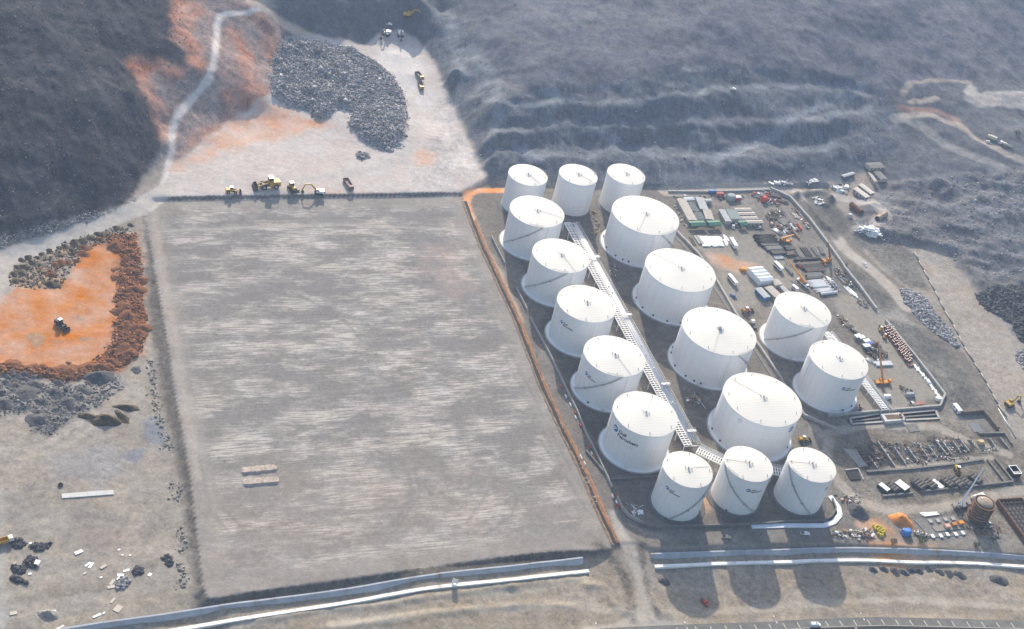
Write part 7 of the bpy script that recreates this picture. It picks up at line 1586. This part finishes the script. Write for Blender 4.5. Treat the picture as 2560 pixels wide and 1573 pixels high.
debris('dark equipment oddments at the foot of the lettered yard tank', A6, [(400,280),(450,290),(460,430),(400,410)], 24, [BLACK, DKSTEEL], 0.6, 2.2, 1.2, seed=23)
debris('timbers and a white box lying between two large tanks and the main rack', cF, [(330,1110),(480,1100),(560,1240),(500,1270),(380,1250)], 26, [TIMBER, RUST, DKSTEEL, SHEETW], 0.8, 6.0, 0.5, seed=24)
debris('brown oddments between the narrow rear tanks and the rearmost large tank', cA, [(1060,620),(1160,600),(1200,900),(1120,960),(1090,760)], 40, [RUST, TIMBER, DKSTEEL, BEIGE], 0.6, 4.0, 0.5, seed=25)
debris('oddments on the bund floor beside the black-manhole large tank', cE, [(190,930),(350,930),(350,1010),(280,1090),(200,1060)], 22, [RUST, DKSTEEL, SHEETW], 0.5, 2.2, 0.8, seed=26)
debris('pale spilled lining and rags by the lettered corner tank', B7, [(770,1110),(900,1090),(1060,1250),(980,1300),(850,1250)], 26, [SHEETW, SHEETW, mat('rag_grey', (.5, .53, .57), 0.8)], 0.8, 3.2, 0.2, seed=27)
debris('dark steel and formwork crowding the strip foundations on their tank side', A6, [(350,960),(640,880),(900,900),(1000,1240),(700,1290),(480,1200)], 120, [BLACK, DKSTEEL, CONCD, RUST, TIMBER], 0.6, 3.2, 0.8, seed=31)
debris('dark steel and formwork crowding the strip foundations on their far side', A7, [(50,560),(420,480),(900,440),(1010,700),(600,800),(150,860)], 150, [BLACK, DKSTEEL, CONCD, RUST, TIMBER, SHEETW], 0.6, 3.2, 0.8, seed=32)
debris('formwork and bars strewn around the pump plinths', A7, [(150,1130),(700,1060),(1150,1050),(1180,1180),(700,1230),(280,1270)], 110, [BLACK, DKSTEEL, CONCD, RUST, TIMBER, SHEETW], 0.5, 2.6, 0.7, seed=33)
debris('steel bars and oddments around the white pipe bundles', A4, [(350,600),(700,560),(850,760),(820,800),(600,620),(400,640)], 60, [DKSTEEL, STEEL, PIPEW, RUST], 0.6, 4.0, 0.6, seed=34)
debris('small material lots between the rear cabins and the rear wall', A1, [(120,240),(700,220),(1300,220),(1300,300),(900,340),(640,260),(180,300)], 60, MX + [TIMBER], 0.5, 3.0, 1.0, seed=35)
debris('broken concrete strewn along the tank side of the bund wall', A1, [(140,370),(240,420),(420,760),(370,820),(230,640)], 70, [CONC, CONCL, CONCD, BEIGE], 0.5, 2.2, 0.5, seed=36)
# red and white barrier blocks along the bund wall by the drain
k = 0
for c, x, y, m in ((B7, 210, 230, 'r'), (B7, 235, 340, 'w'), (B7, 262, 395, 'r'), (B7, 75, 400, 'w'), (B7, 130, 490, 'w'), (B7, 615, 985, 'r'), (B7, 555, 990, 'w'), (B7, 620, 1085, 'w'), (B7, 640, 1130, 'r'), (cC, 15, 680, 'r'), (cC, 115, 885, 'w'), (cC, 175, 1030, 'w'), (cC, 230, 1120, 'r'), (cC, 345, 1370, 'r'), (cC, 380, 1480, 'r'), (cC, 235, 1480, 'w'), (cC, 170, 975, 'r'), (cC, 65, 790, 'w')):
    p = gp(c, x, y); o = thing('barrier_block', ('red plastic barrier block beside the bund wall of the lettered tanks' if m == 'r' else 'white plastic barrier block beside the bund wall of the lettered tanks'), 'barrier', p, AV + 1.57, 'red barrier blocks' if m == 'r' else 'white barrier blocks')
    part(o, 'body', REDP if m == 'r' else WHITE, lambda b: wedge(b, -1.3, 1.3, -0.4, 0.4, -0.05, 1.1, 0.08, 0.08, 0.22)); part(o, 'foot', DKSTEEL, lambda b: b.box(-1.2, 1.2, -0.45, 0.45, -0.06, 0.1))
# boards and slabs lying on the left ground
for i, (x, y, l, w, rz, m) in enumerate([(1210, 250, 4.5, 2.4, 0.4, 'w'), (1350, 440, 3.8, 1.3, 0.7, 'w'), (1400, 455, 4.2, 1.6, 1.0, 'w'), (575, 435, 3.2, 2.8, 1.2, 'w'), (460, 585, 1.7, 1.5, 0.2, 'w'), (1855, 605, 3.6, 2.0, -0.2, 'w'), (1830, 648, 3.4, 1.5, 0.9, 'w'), (1725, 715, 4.2, 1.9, 0.95, 'b'), (1710, 785, 3.9, 2.2, 0.1, 'b'), (2305, 598, 2.3, 2.0, 0.9, 'w'), (1735, 995, 4.0, 1.5, 0.9, 'b'), (1815, 1120, 4.6, 3.9, 0.9, 'b'), (1492, 1228, 4.6, 1.5, 0.4, 'w'), (1597, 1190, 1.8, 1.0, 0.8, 'w'), (1945, 535, 3.6, 1.5, 0.3, 'w'), (1590, 475, 3.8, 1.8, 0.6, 'b'), (1305, 578, 2.0, 1.4, 0.5, 'b'), (1555, 640, 1.5, 1.1, 0.5, 'w'), (1830, 215, 1.5, 1.0, 0.5, 'w'), (2000, 300, 1.2, 0.9, 0.5, 'w'), (1885, 295, 1.2, 1.0, 0.1, 'w'), (205, 1190, 3.6, 2.3, 0.1, 'b'), (215, 435, 3.0, 1.0, 0.9, 'b'), (905, 1420, 6.0, 1.0, 0.45, 'w'), (120, 25, 2.0, 2.0, 0, 'w'), (470, 115, 1.4, 1.4, 0, 'w'), (830, 1165, 2.2, 1.8, 0.3, 'w')]):
    p = gp(cL2, x, y); z = 1.3 if i in (3,) else 0.0
    o = thing('board', 'white board lying loose on the littered left ground' if m == 'w' else 'beige board lying loose on the littered left ground', 'board', (p.x, p.y, p.z + z), rz + AV, 'white loose boards' if m == 'w' else 'beige loose boards')
    part(o, 'panel', SHEETW if m == 'w' else BEIGE, lambda b: b.box(-l / 2 * .85, l / 2 * .85, -w / 2 * .8, w / 2 * .8, 0.1, 0.24)); part(o, 'batten', TIMBER, lambda b: b.box(-l / 2 * .8, -l / 2 * .8 + 0.2, -w / 2 * .75, w / 2 * .75, -0.1, 0.098).box(l / 2 * .8 - 0.2, l / 2 * .8, -w / 2 * .75, w / 2 * .75, -0.1, 0.098))
# long pale slab, tyre, bright notice board by the kerb
mid, L, rz = seg(cP0, (440, 565), (810, 538)); r = thing('concrete_slab', 'long narrow pale concrete slab lying alone on the left ground', 'slab', mid, rz)
for i in range(6): part(r, 'slab_section', CONCL, lambda b: b.box(-L / 2 + i * L / 6 + 0.03, -L / 2 + (i + 1) * L / 6 - 0.03, -1.5, 1.5, -0.2, 0.45))
p = gp(cP0, 432, 485); r = thing('tyre', 'black lorry tyre lying near the long pale slab', 'tyre', (p.x, p.y, p.z)); part(r, 'tread', TYRE, lambda b: b.lathe([(0.7, 0.0), (1.15, 0.05), (1.25, 0.4), (1.15, 0.75), (0.7, 0.8), (0.65, 0.4), (0.7, 0.0)], 20)); part(r, 'bead', DKSTEEL, lambda b: b.lathe([(0.66, 0.1), (0.60, 0.4), (0.66, 0.7)], 20))
p = gp(cT6, 1415, 1195); r = thing('notice_board', 'white notice board standing between the pad wall and white kerb', 'notice board', p, AV - 0.6)
part(r, 'panel', WHITE, lambda b: b.box(-1.5, 1.5, -0.06, 0.06, 1.2, 4.2)); [part(r, 'post', DKSTEEL, lambda b: b.box(x - 0.07, x + 0.07, 0.07, 0.2, -0.3, 4.0)) for x in (-1.1, 1.1)]

# ------------------------------------------------------------------ rusty pipes, pipeline, plant under construction
for lab, c, p, q, R_, m in (('rusty brown steel cylinder beside the road beyond the yard', A2, (1500, 470), (1680, 560), 2.2, RUST), ('tan steel cylinder with dark open end beyond the yard', B6, (560, 800), (690, 720), 1.9, mat('pipe_tan', (.42, .30, .20), 0.8, 0.2))):
    mid, L, rz = seg(c, p, q); r = thing('steel_cylinder', lab, 'steel cylinder', mid, rz)
    part(r, 'barrel', m, lambda b: b.tube((-L / 2, 0, R_), (L / 2, 0, R_), R_, 20, None, False), True); part(r, 'inner_wall', BLACK, lambda b: b.tube((-L / 2 + 0.05, 0, R_), (L / 2 - 0.05, 0, R_), R_ - 0.1, 20), True)
    for x in (-L / 2 + 0.4, 0, L / 2 - 0.4): part(r, 'stiffener_ring', m, lambda b: b.tube((x - 0.1, 0, R_), (x + 0.1, 0, R_), R_ + 0.12, 20), True)
PL = [gp(cM3, x, y) for x, y in ((1040, 320), (1110, 450), (1190, 600), (1260, 740), (1320, 840), (1400, 1000), (1470, 1110), (1560, 1260), (1640, 1410), (1700, 1500))]
r = thing('pipeline', 'grey pipeline on sleepers running along the tan strip', 'pipeline', PL[0]); o = PL[0]
Pq = densify(PL, 12.0)
for a, b in zip(Pq[:-1], Pq[1:]): part(r, 'pipe_length', mat('pipe_grey', (.24, .235, .22), 0.6, 0.2), lambda k: k.tube((a.x - o.x, a.y - o.y, a.z - o.z + 0.75), (b.x - o.x, b.y - o.y, b.z - o.z + 0.75), 0.45, 10), True)
for a in Pq: part(r, 'sleeper', CONCL, lambda k: k.cbox((a.x - o.x, a.y - o.y, a.z - o.z + 0.1), (0.6, 2.2, 0.5), math.atan2(PL[-1].y - PL[0].y, PL[-1].x - PL[0].x)))
mid, L, rz = seg(A7, (1440, 20), (1700, 460)); r = thing('pipe', 'long thin pipe lying by the dirt track at the end of the pipeline', 'pipe', mid, rz); part(r, 'pipe_length', STEEL, lambda b: b.tube((-L / 2, 0, 0.35), (L / 2, 0, 0.35), 0.3, 8), True); part(r, 'flange', DKSTEEL, lambda b: b.tube((L / 2 - 0.1, 0, 0.35), (L / 2 + 0.1, 0, 0.35), 0.5, 10))
# tank under construction
p = gp(B1, 1110, 575); R_, H_ = 5.6, 12.5
r = thing('tank_under_construction', 'brown ring-walled tank under construction beside the crane', 'tank', (p.x, p.y, 0))
ring = mat('tank_primer', (.20, .15, .11), 0.8, 0.25, 0.5, rust=(.12, .08, .05), rust_amt=0.5)
for i in range(6):
    z0, z1 = H_ * i / 6, H_ * (i + 1) / 6 - 0.12
    part(r, 'shell_course', ring, lambda b: b.lathe([(R_, z0), (R_, z1), (R_ - 0.12, z1), (R_ - 0.12, z0)], 40))
    part(r, 'scaffold_ring', RUST, lambda b: b.lathe([(R_, z1 - 0.1), (R_ + 0.75, z1 - 0.05), (R_ + 0.75, z1 + 0.08), (R_, z1 + 0.08)], 40))
part(r, 'roof_dome', mat('tank_primer_light', (.30, .24, .19), 0.8, 0.2), lambda b: b.lathe([(R_ * 0.86, H_ + 0.1), (R_ * 0.8, H_ + 0.5), (R_ * 0.5, H_ + 1.2), (0, H_ + 1.5)], 36), True)
part(r, 'roof_manway', WHITE, lambda b: b.tube((-2.2, 1.4, H_ + 0.7), (-2.2, 1.4, H_ + 1.6), 0.5, 10))
# rusty steel framework at the edge
Pc = [Vector(at(B1, x, y, 3.5)) for x, y in ((1440, 285), (1715, 255), (2150, 760), (1900, 800), (1836, 860), (1600, 540))]
o = Vector(at(B1, 1640, 600, 0)); ea = (Vector(at(B1, 1836, 850, 3.5)) - Vector(at(B1, 1440, 290, 3.5))); La = math.hypot(ea.x, ea.y) * 1.35; rz = math.atan2(ea.y, ea.x); b0 = Vector(at(B1, 1440, 290, 3.5))
r = thing('steel_framework', 'rusty steel framework with reinforcing grid beside the tank under construction', 'framework', (b0.x, b0.y, 0), rz); wd = 17.0
for y in (0.0, wd): part(r, 'side_girder', RUST, lambda b: b.box(0, La, y - 0.3, y + 0.3, -0.2, 3.4))
for x in (0.0, La): part(r, 'end_girder', RUST, lambda b: b.box(x - 0.3, x + 0.3, 0.31, wd - 0.31, -0.2, 3.4))
for i in range(1, 12): part(r, 'cross_bar', mat('rebar', (.12, .08, .065), 0.85, 0.2), lambda b: b.beam((La * i / 12, 0.3, 3.0), (La * i / 12, wd - 0.3, 3.0), 0.28, 0.4))
for i in range(1, 6): part(r, 'long_bar', mat('rebar', (.12, .08, .065), 0.85, 0.2), lambda b: b.beam((0.3, wd * i / 6, 2.5), (La - 0.3, wd * i / 6, 2.5), 0.28, 0.4))
part(r, 'deck', mat('deck_grey', (.13, .13, .135), 0.9, 0.2), lambda b: b.box(0.31, La - 0.31, 0.31, wd - 0.31, 0.4, 0.9))
# open black container
c4 = [Vector(at(A7, x, y, 3.4)) for x, y in ((1600, 885), (1715, 872), (1808, 1000), (1692, 1008))]; o = sum(c4, Vector()) / 4
dx = ((c4[2] - c4[1]) + (c4[3] - c4[0])) / 2; L = math.hypot(dx.x, dx.y); W_ = math.hypot((c4[1] - c4[0]).x, (c4[1] - c4[0]).y); r = thing('open_container', 'open-topped black container with white rim', 'container', (o.x, o.y, 0), math.atan2(dx.y, dx.x))
for nm, b_ in (('side_wall', (-L/2, L/2, -W_/2, -W_/2+0.25)), ('side_wall', (-L/2, L/2, W_/2-0.25, W_/2)), ('end_wall', (-L/2, -L/2+0.25, -W_/2+0.26, W_/2-0.26)), ('end_wall', (L/2-0.25, L/2, -W_/2+0.26, W_/2-0.26))):
    part(r, nm, BLACK, lambda b: b.box(*b_, -0.1, 3.1)); part(r, 'rim', SHEETW, lambda b: b.box(b_[0]-0.12, b_[1]+0.12, b_[2]-0.12, b_[3]+0.12, 3.12, 3.4) if nm == 'side_wall' else b.box(b_[0]-0.12, b_[1]+0.12, b_[2]+0.14, b_[3]-0.14, 3.13, 3.38))
part(r, 'floor', BLACK, lambda b: b.box(-L/2+0.26, L/2-0.26, -W_/2+0.26, W_/2-0.26, 0, 0.2)); part(r, 'end_cover', CONC, lambda b: b.box(L/2-2.6, L/2-0.26, -W_/2+0.26, W_/2-0.26, 2.6, 2.8))
# black basins with a pale platform between them
LINER = mat('black_liner', (.018, .018, .022), 0.6, 0.2)
for lab, pts in (('black lined basin on the tank side of the pale platform', [(280, 525), (735, 452), (790, 575), (300, 612)]), ('black lined basin on the far side of the pale platform', [(1060, 448), (1585, 398), (1640, 525), (1120, 550)])):
    P = [Vector(at(A6, x, y, 0.6)) for x, y in pts]; o = sum(P, Vector()) / 4; r = thing('basin', lab, 'basin', (o.x, o.y, 0))
    for i in range(4):
        a, b = P[i], P[(i + 1) % 4]; d = (b - a).normalized()
        part(r, 'basin_wall', LINER, lambda k: k.beam((a.x - o.x, a.y - o.y, -1.55), (b.x - o.x, b.y - o.y, -1.55), 1.6, 4.2)); part(r, 'coping', CONC, lambda k: k.beam((a.x - o.x, a.y - o.y, 0.63), (b.x - o.x, b.y - o.y, 0.63), 1.5, 0.14))
    part(r, 'liner', LINER, lambda k: k.add([((p.x - o.x) * 0.97, (p.y - o.y) * 0.97, -3.4) for p in P], [(0, 1, 2, 3)]))
    c1 = [(P[0] + (P[3] - P[0]) * t, P[1] + (P[2] - P[1]) * t) for t in (0.45,)]
    part(r, 'divider', CONCD, lambda k: k.beam((c1[0][0].x - o.x, c1[0][0].y - o.y, -1.6), (c1[0][1].x - o.x, c1[0][1].y - o.y, -1.6), 1.2, 3.4))
P = [Vector(at(A6, x, y, 2.2)) for x, y in ((745, 460), (1040, 436), (1112, 550), (815, 575))]; o = sum(P, Vector()) / 4; r = thing('platform', 'pale concrete platform between the two black basins', 'platform', (o.x, o.y, 0))
part(r, 'deck', CONCL, lambda k: k.prism([((p.x - o.x), (p.y - o.y)) for p in reversed(P)], 0.0, 2.2)); part(r, 'sludge_pit', mat('sludge', (.14, .10, .07), 0.9, 0.4, 0.8), lambda k: k.prism([((p.x - o.x) * 0.7, (p.y - o.y) * 0.62) for p in reversed(P)], 2.0, 2.215))
for x, y in ((1040, 480), (1060, 515)): q = at(A6, x, y, 2.2); part(r, 'pump', RUST, lambda k: k.cbox((q[0] - o.x, q[1] - o.y, 2.7), (1.4, 1.0, 1.0)))
# strip foundations
for i, (c, p, q, hgt) in enumerate([(A6, (350, 1015), (450, 1185), .8), (A6, (690, 895), (955, 1275), 1.2), (A6, (945, 985), (1115, 1235), 1.2), (A6, (1140, 985), (1300, 1205), 1.4), (A6, (1460, 955), (1600, 1145), 1.4), (A6, (1570, 875), (1750, 1105), 1.4), (A6, (1650, 865), (1820, 1095), 1.4), (A7, (735, 525), (860, 705), 1.3), (A7, (830, 470), (985, 675), 1.2), (A7, (1310, 480), (1420, 655), 1.0), (A7, (1460, 465), (1590, 625), 1.0), (A7, (1010, 490), (1095, 605), .6), (A6, (560, 1110), (690, 1290), .6), (A6, (1340, 960), (1490, 1160), .6), (A6, (600, 960), (720, 1080), .5)]):
    mid, L, rz = seg(c, p, q); r = thing('strip_foundation', 'long concrete strip foundation with dark trench alongside, in the foundation works', 'foundation', mid, rz, 'strip foundations in parallel rows')
    part(r, 'footing', CONC, lambda b: b.box(-L / 2, L / 2, -0.2, 0.5, -0.2, hgt)); part(r, 'trench_bed', mat('trench_dark', (.025, .025, .028), 0.9, 0.3), lambda b: b.box(-L / 2, L / 2, -2.4, -0.22, -0.2, 0.10))
    for k in range(3): part(r, 'starter_bars', RUST, lambda b: b.box(-L / 2 + (k + .4) * L / 3, -L / 2 + (k + .4) * L / 3 + 0.25, 0.05, 0.3, hgt, hgt + 0.7))
# plinths
for i, (c, x, y, l, w, h, top) in enumerate([(A8, 1028, 325, 7, 4, 2.0, 'w'), (A8, 1155, 315, 8, 5, 2.0, 'd'), (A8, 1300, 300, 8, 6, 2.2, 'w'), (A8, 1575, 275, 8, 7, 2.2, 'd'), (A8, 1725, 265, 8, 6, 2.2, 'd'), (B1, 505, 75, 8, 4.6, 0.8, 'w'), (B1, 650, 65, 8, 5, 2.2, 'd'), (B1, 795, 55, 9, 6, 2.2, 'd'), (B1, 930, 45, 8, 4.5, 2.0, 'd'), (A7, 1080, 1110, 8, 5, 2.2, 'd')]):
    p = gp(c, x, y); r = thing('pump_plinth', 'white-topped pump plinth in the trench-edged row' if top == 'w' else 'dark formwork pump plinth in the trench-edged row', 'plinth', p, AV - 1.15, 'white-topped plinths' if top == 'w' else 'dark plinths')
    part(r, 'block', mat('formwork_dark', (.06, .065, .06), 0.8, 0.3), lambda b: b.box(-l / 2, l / 2, -w / 2, w / 2, -0.2, h)); part(r, 'top_cover', SHEETW if top == 'w' else mat('wet_concrete', (.12, .125, .12), 0.8, 0.3), lambda b: b.box(-l / 2 + 0.3, l / 2 - 0.3, -w / 2 + 0.3, w / 2 - 0.3, h, h + 0.15))
    if top == 'd':
        for k in range(4): part(r, 'starter_bars', RUST, lambda b: b.box(-l / 2 + (k + 0.5) * l / 4 - 0.1, -l / 2 + (k + 0.5) * l / 4 + 0.1, -w / 2 + 0.5, w / 2 - 0.5, h + 0.15, h + 0.6))
# small yard of footings near the tank under construction
def slab_thing(lab, c, pts, h, m, name='foundation_slab'):
    P = [Vector(at(c, x, y, h)) for x, y in pts]; o = sum(P, Vector()) / len(P); r = thing(name, lab, 'foundation', (o.x, o.y, 0))
    q = [(p.x - o.x, p.y - o.y) for p in P]
    if sum(a[0] * b[1] - b[0] * a[1] for a, b in zip(q, q[1:] + q[:1])) < 0: q.reverse()
    part(r, 'slab', m, lambda k: k.prism(q, -0.3, h)); return r, o
r, o = slab_thing('grey slab with footing pads beside the orange blocks', B1, [(150, 610), (770, 540), (985, 835), (400, 880)], 0.25, CONCD)
for x, y in ((400, 640), (515, 630), (630, 610), (745, 600)): q = at(B1, x, y, 0.25); part(r, 'footing_pad', CONC, lambda k: k.cbox((q[0] - o.x, q[1] - o.y, 0.6), (2.4, 2.4, 0.7), AV))
for x, y in ((435, 865), (560, 860), (662, 838), (790, 835), (895, 815)): q = at(B1, x, y, 0.25); part(r, 'pad_cover', SHEETW, lambda k: k.cbox((q[0] - o.x, q[1] - o.y, 0.55), (2.0, 2.6, 0.6), AV))
part(r, 'sand_bed', mat('sand_grey', (.24, .225, .20), 0.95, 0.15), lambda k: k.prism([((at(B1, x, y, 0.5)[0] - o.x), (at(B1, x, y, 0.5)[1] - o.y)) for x, y in ((490, 790), (910, 745), (860, 670), (420, 710))], 0.2, 0.6))
for lab, x, y, m in (('orange material block on the footing slab, nearest its corner', 862, 668, ORG), ('brown material block on the footing slab', 762, 690, mat('block_brown', (.40, .18, .08), 0.8)), ('white and red material block on the footing slab', 655, 720, mat('block_pink', (.62, .38, .30), 0.8))):
    q = at(B1, x, y, 0.6); t = thing('material_block', lab, 'block', (q[0], q[1], 0.6), AV); part(t, 'load', m, lambda b: wedge(b, -1.7, 1.7, -1.2, 1.2, 0.12, 1.5, 0.05, 0.1, 0.05)); part(t, 'pallet', TIMBER, lambda b: b.box(-1.7, 1.7, -1.2, 1.2, -0.02, 0.118))
mid, L, rz = seg(B1, (290, 535), (560, 505)); stack('sheet_stack', 'white sheets laid along the back of the footing slab', 'sheet stack', B1, (290, 535), (560, 510), 3.0, SHEETW, 3, 'slab', 0.5, jit=1.0)
slab_thing('dark open pit frame beside the corner tank', A8, [(465, 65), (640, 55), (690, 170), (530, 180)], 0.6, mat('trench_dark', (.025, .025, .028), 0.9, 0.3), 'pit_frame')
wall_run('pit_wall', 'grey concrete rim around the dark pit near the corner tank', 'wall', W3([(A8, 440, 40), (A8, 640, 20), (A8, 720, 190)]), 0.9, 0.8, CONC, 6.0)
slab_thing('flat grey slab beside the first strip foundation', A6, [(170, 990), (330, 1000), (550, 1250), (420, 1270)], 0.25, mat('slab_grey', (.24, .24, .235), 0.9, 0.15))
slab_thing('dark grey ramp slab in front of the far basin', A6, [(1110, 620), (1290, 600), (1350, 720), (1200, 735)], 0.3, CONCD)
slab_thing('dark water-filled pit floor below the tan strip', A7, [(980, 240), (1120, 225), (1230, 360), (1080, 370)], 0.2, mat('pit_water', (.16, .17, .19), 0.35, 0.1))
wall_run('pit_wall', 'brown cut bank around the water-filled pit', 'wall', W3([(A7, 870, 90), (A7, 1200, 60), (A7, 1430, 340)]), 2.6, 2.2, mat('cut_bank', (.15, .125, .10), 0.95, 0.3, 0.5), 6.0)
# shrubs by the wall
LEAF = mat('shrub_leaf', (.055, .075, .03), 0.8, 0.3, 2.0)
for lab, c, x, y, s in (('dark green shrub behind the boundary wall beside the blue tarpaulin', A8, 1180, 1150, 2.4), ('larger dark green shrub behind the boundary wall past the blue tarpaulin', A8, 1610, 1130, 3.2), ('small green shrub on the hillside by the tank truck', cT3, 1775, 960, 3.0), ('low green shrub row behind the boundary wall by the framework', B1, 1100, 1010, 2.2)):
    p = gp(c, x, y); r = thing('shrub', lab, 'shrub', p); g = np.random.default_rng(int(x)); n = 420
    u = g.normal(0, 1, (n, 3)); u /= np.linalg.norm(u, axis=1)[:, None]; rr = g.uniform(0.35, 1, n) ** 0.5
    ctr = u * rr[:, None] * np.array([s, s * 0.8, s * 0.6]) + np.array([0, 0, s * 0.65]); ctr[:, 2] += 0.3 * np.sin(ctr[:, 0] * 2) ; sz = 0.22 * s / 2.4
    a = g.normal(0, 1, (n, 3)); a /= np.linalg.norm(a, axis=1)[:, None]; b = np.cross(a, u); b /= np.linalg.norm(b, axis=1)[:, None] + 1e-6
    V = np.concatenate([ctr - a * sz, ctr + b * sz * 0.6, ctr + a * sz, ctr - b * sz * 0.6], 1).reshape(-1, 3); F = np.arange(n * 4).reshape(n, 4)
    obj('crown', np_mesh('crown', V, F, LEAF), r); part(r, 'trunk', TIMBER, lambda k: k.tube((0, 0, -0.3), (0.1, 0, s * 0.7), 0.14, 6, 0.06))

# ------------------------------------------------------------------ lamp posts on the highway shoulder
for lab, c, x, y in (('white twin-arm lamp post beside the highway near the access track', cP, 605, 1497), ('white twin-arm lamp post beside the highway in front of the first tank shadow', cP, 1240, 1490), ('white twin-arm lamp post beside the highway near the white van', cQ, 50, 1446), ('white twin-arm lamp post beside the highway below the dark sand heaps', cQ, 672, 1425)):
    p = Vector(at(c, x, y, RZ + 9.0)); b_ = min(edge_n, key=lambda e: (e - p).length); t = (edge_n[6] - edge_n[5]).normalized()
    r = thing('lamp_post', lab, 'lamp post', (p.x, p.y, gz(p.x, p.y)), math.atan2(t.y, t.x)); h = RZ + 9.0 - gz(p.x, p.y)
    part(r, 'pole', STEEL, lambda k: k.tube((0, 0, -0.3), (0, 0, h), 0.14, 8, 0.08)); part(r, 'base_plinth', CONCL, lambda k: k.box(-0.5, 0.5, -0.5, 0.5, -0.3, 0.35))
    for s_ in (-1, 1): part(r, 'arm', STEEL, lambda k: k.tube((0, 0, h - 0.1), (0, s_ * 1.7, h + 0.35), 0.06, 6)); part(r, 'lamp_head', WHITE, lambda k: k.cbox((0, s_ * 2.0, h + 0.38), (0.42, 0.95, 0.18)))
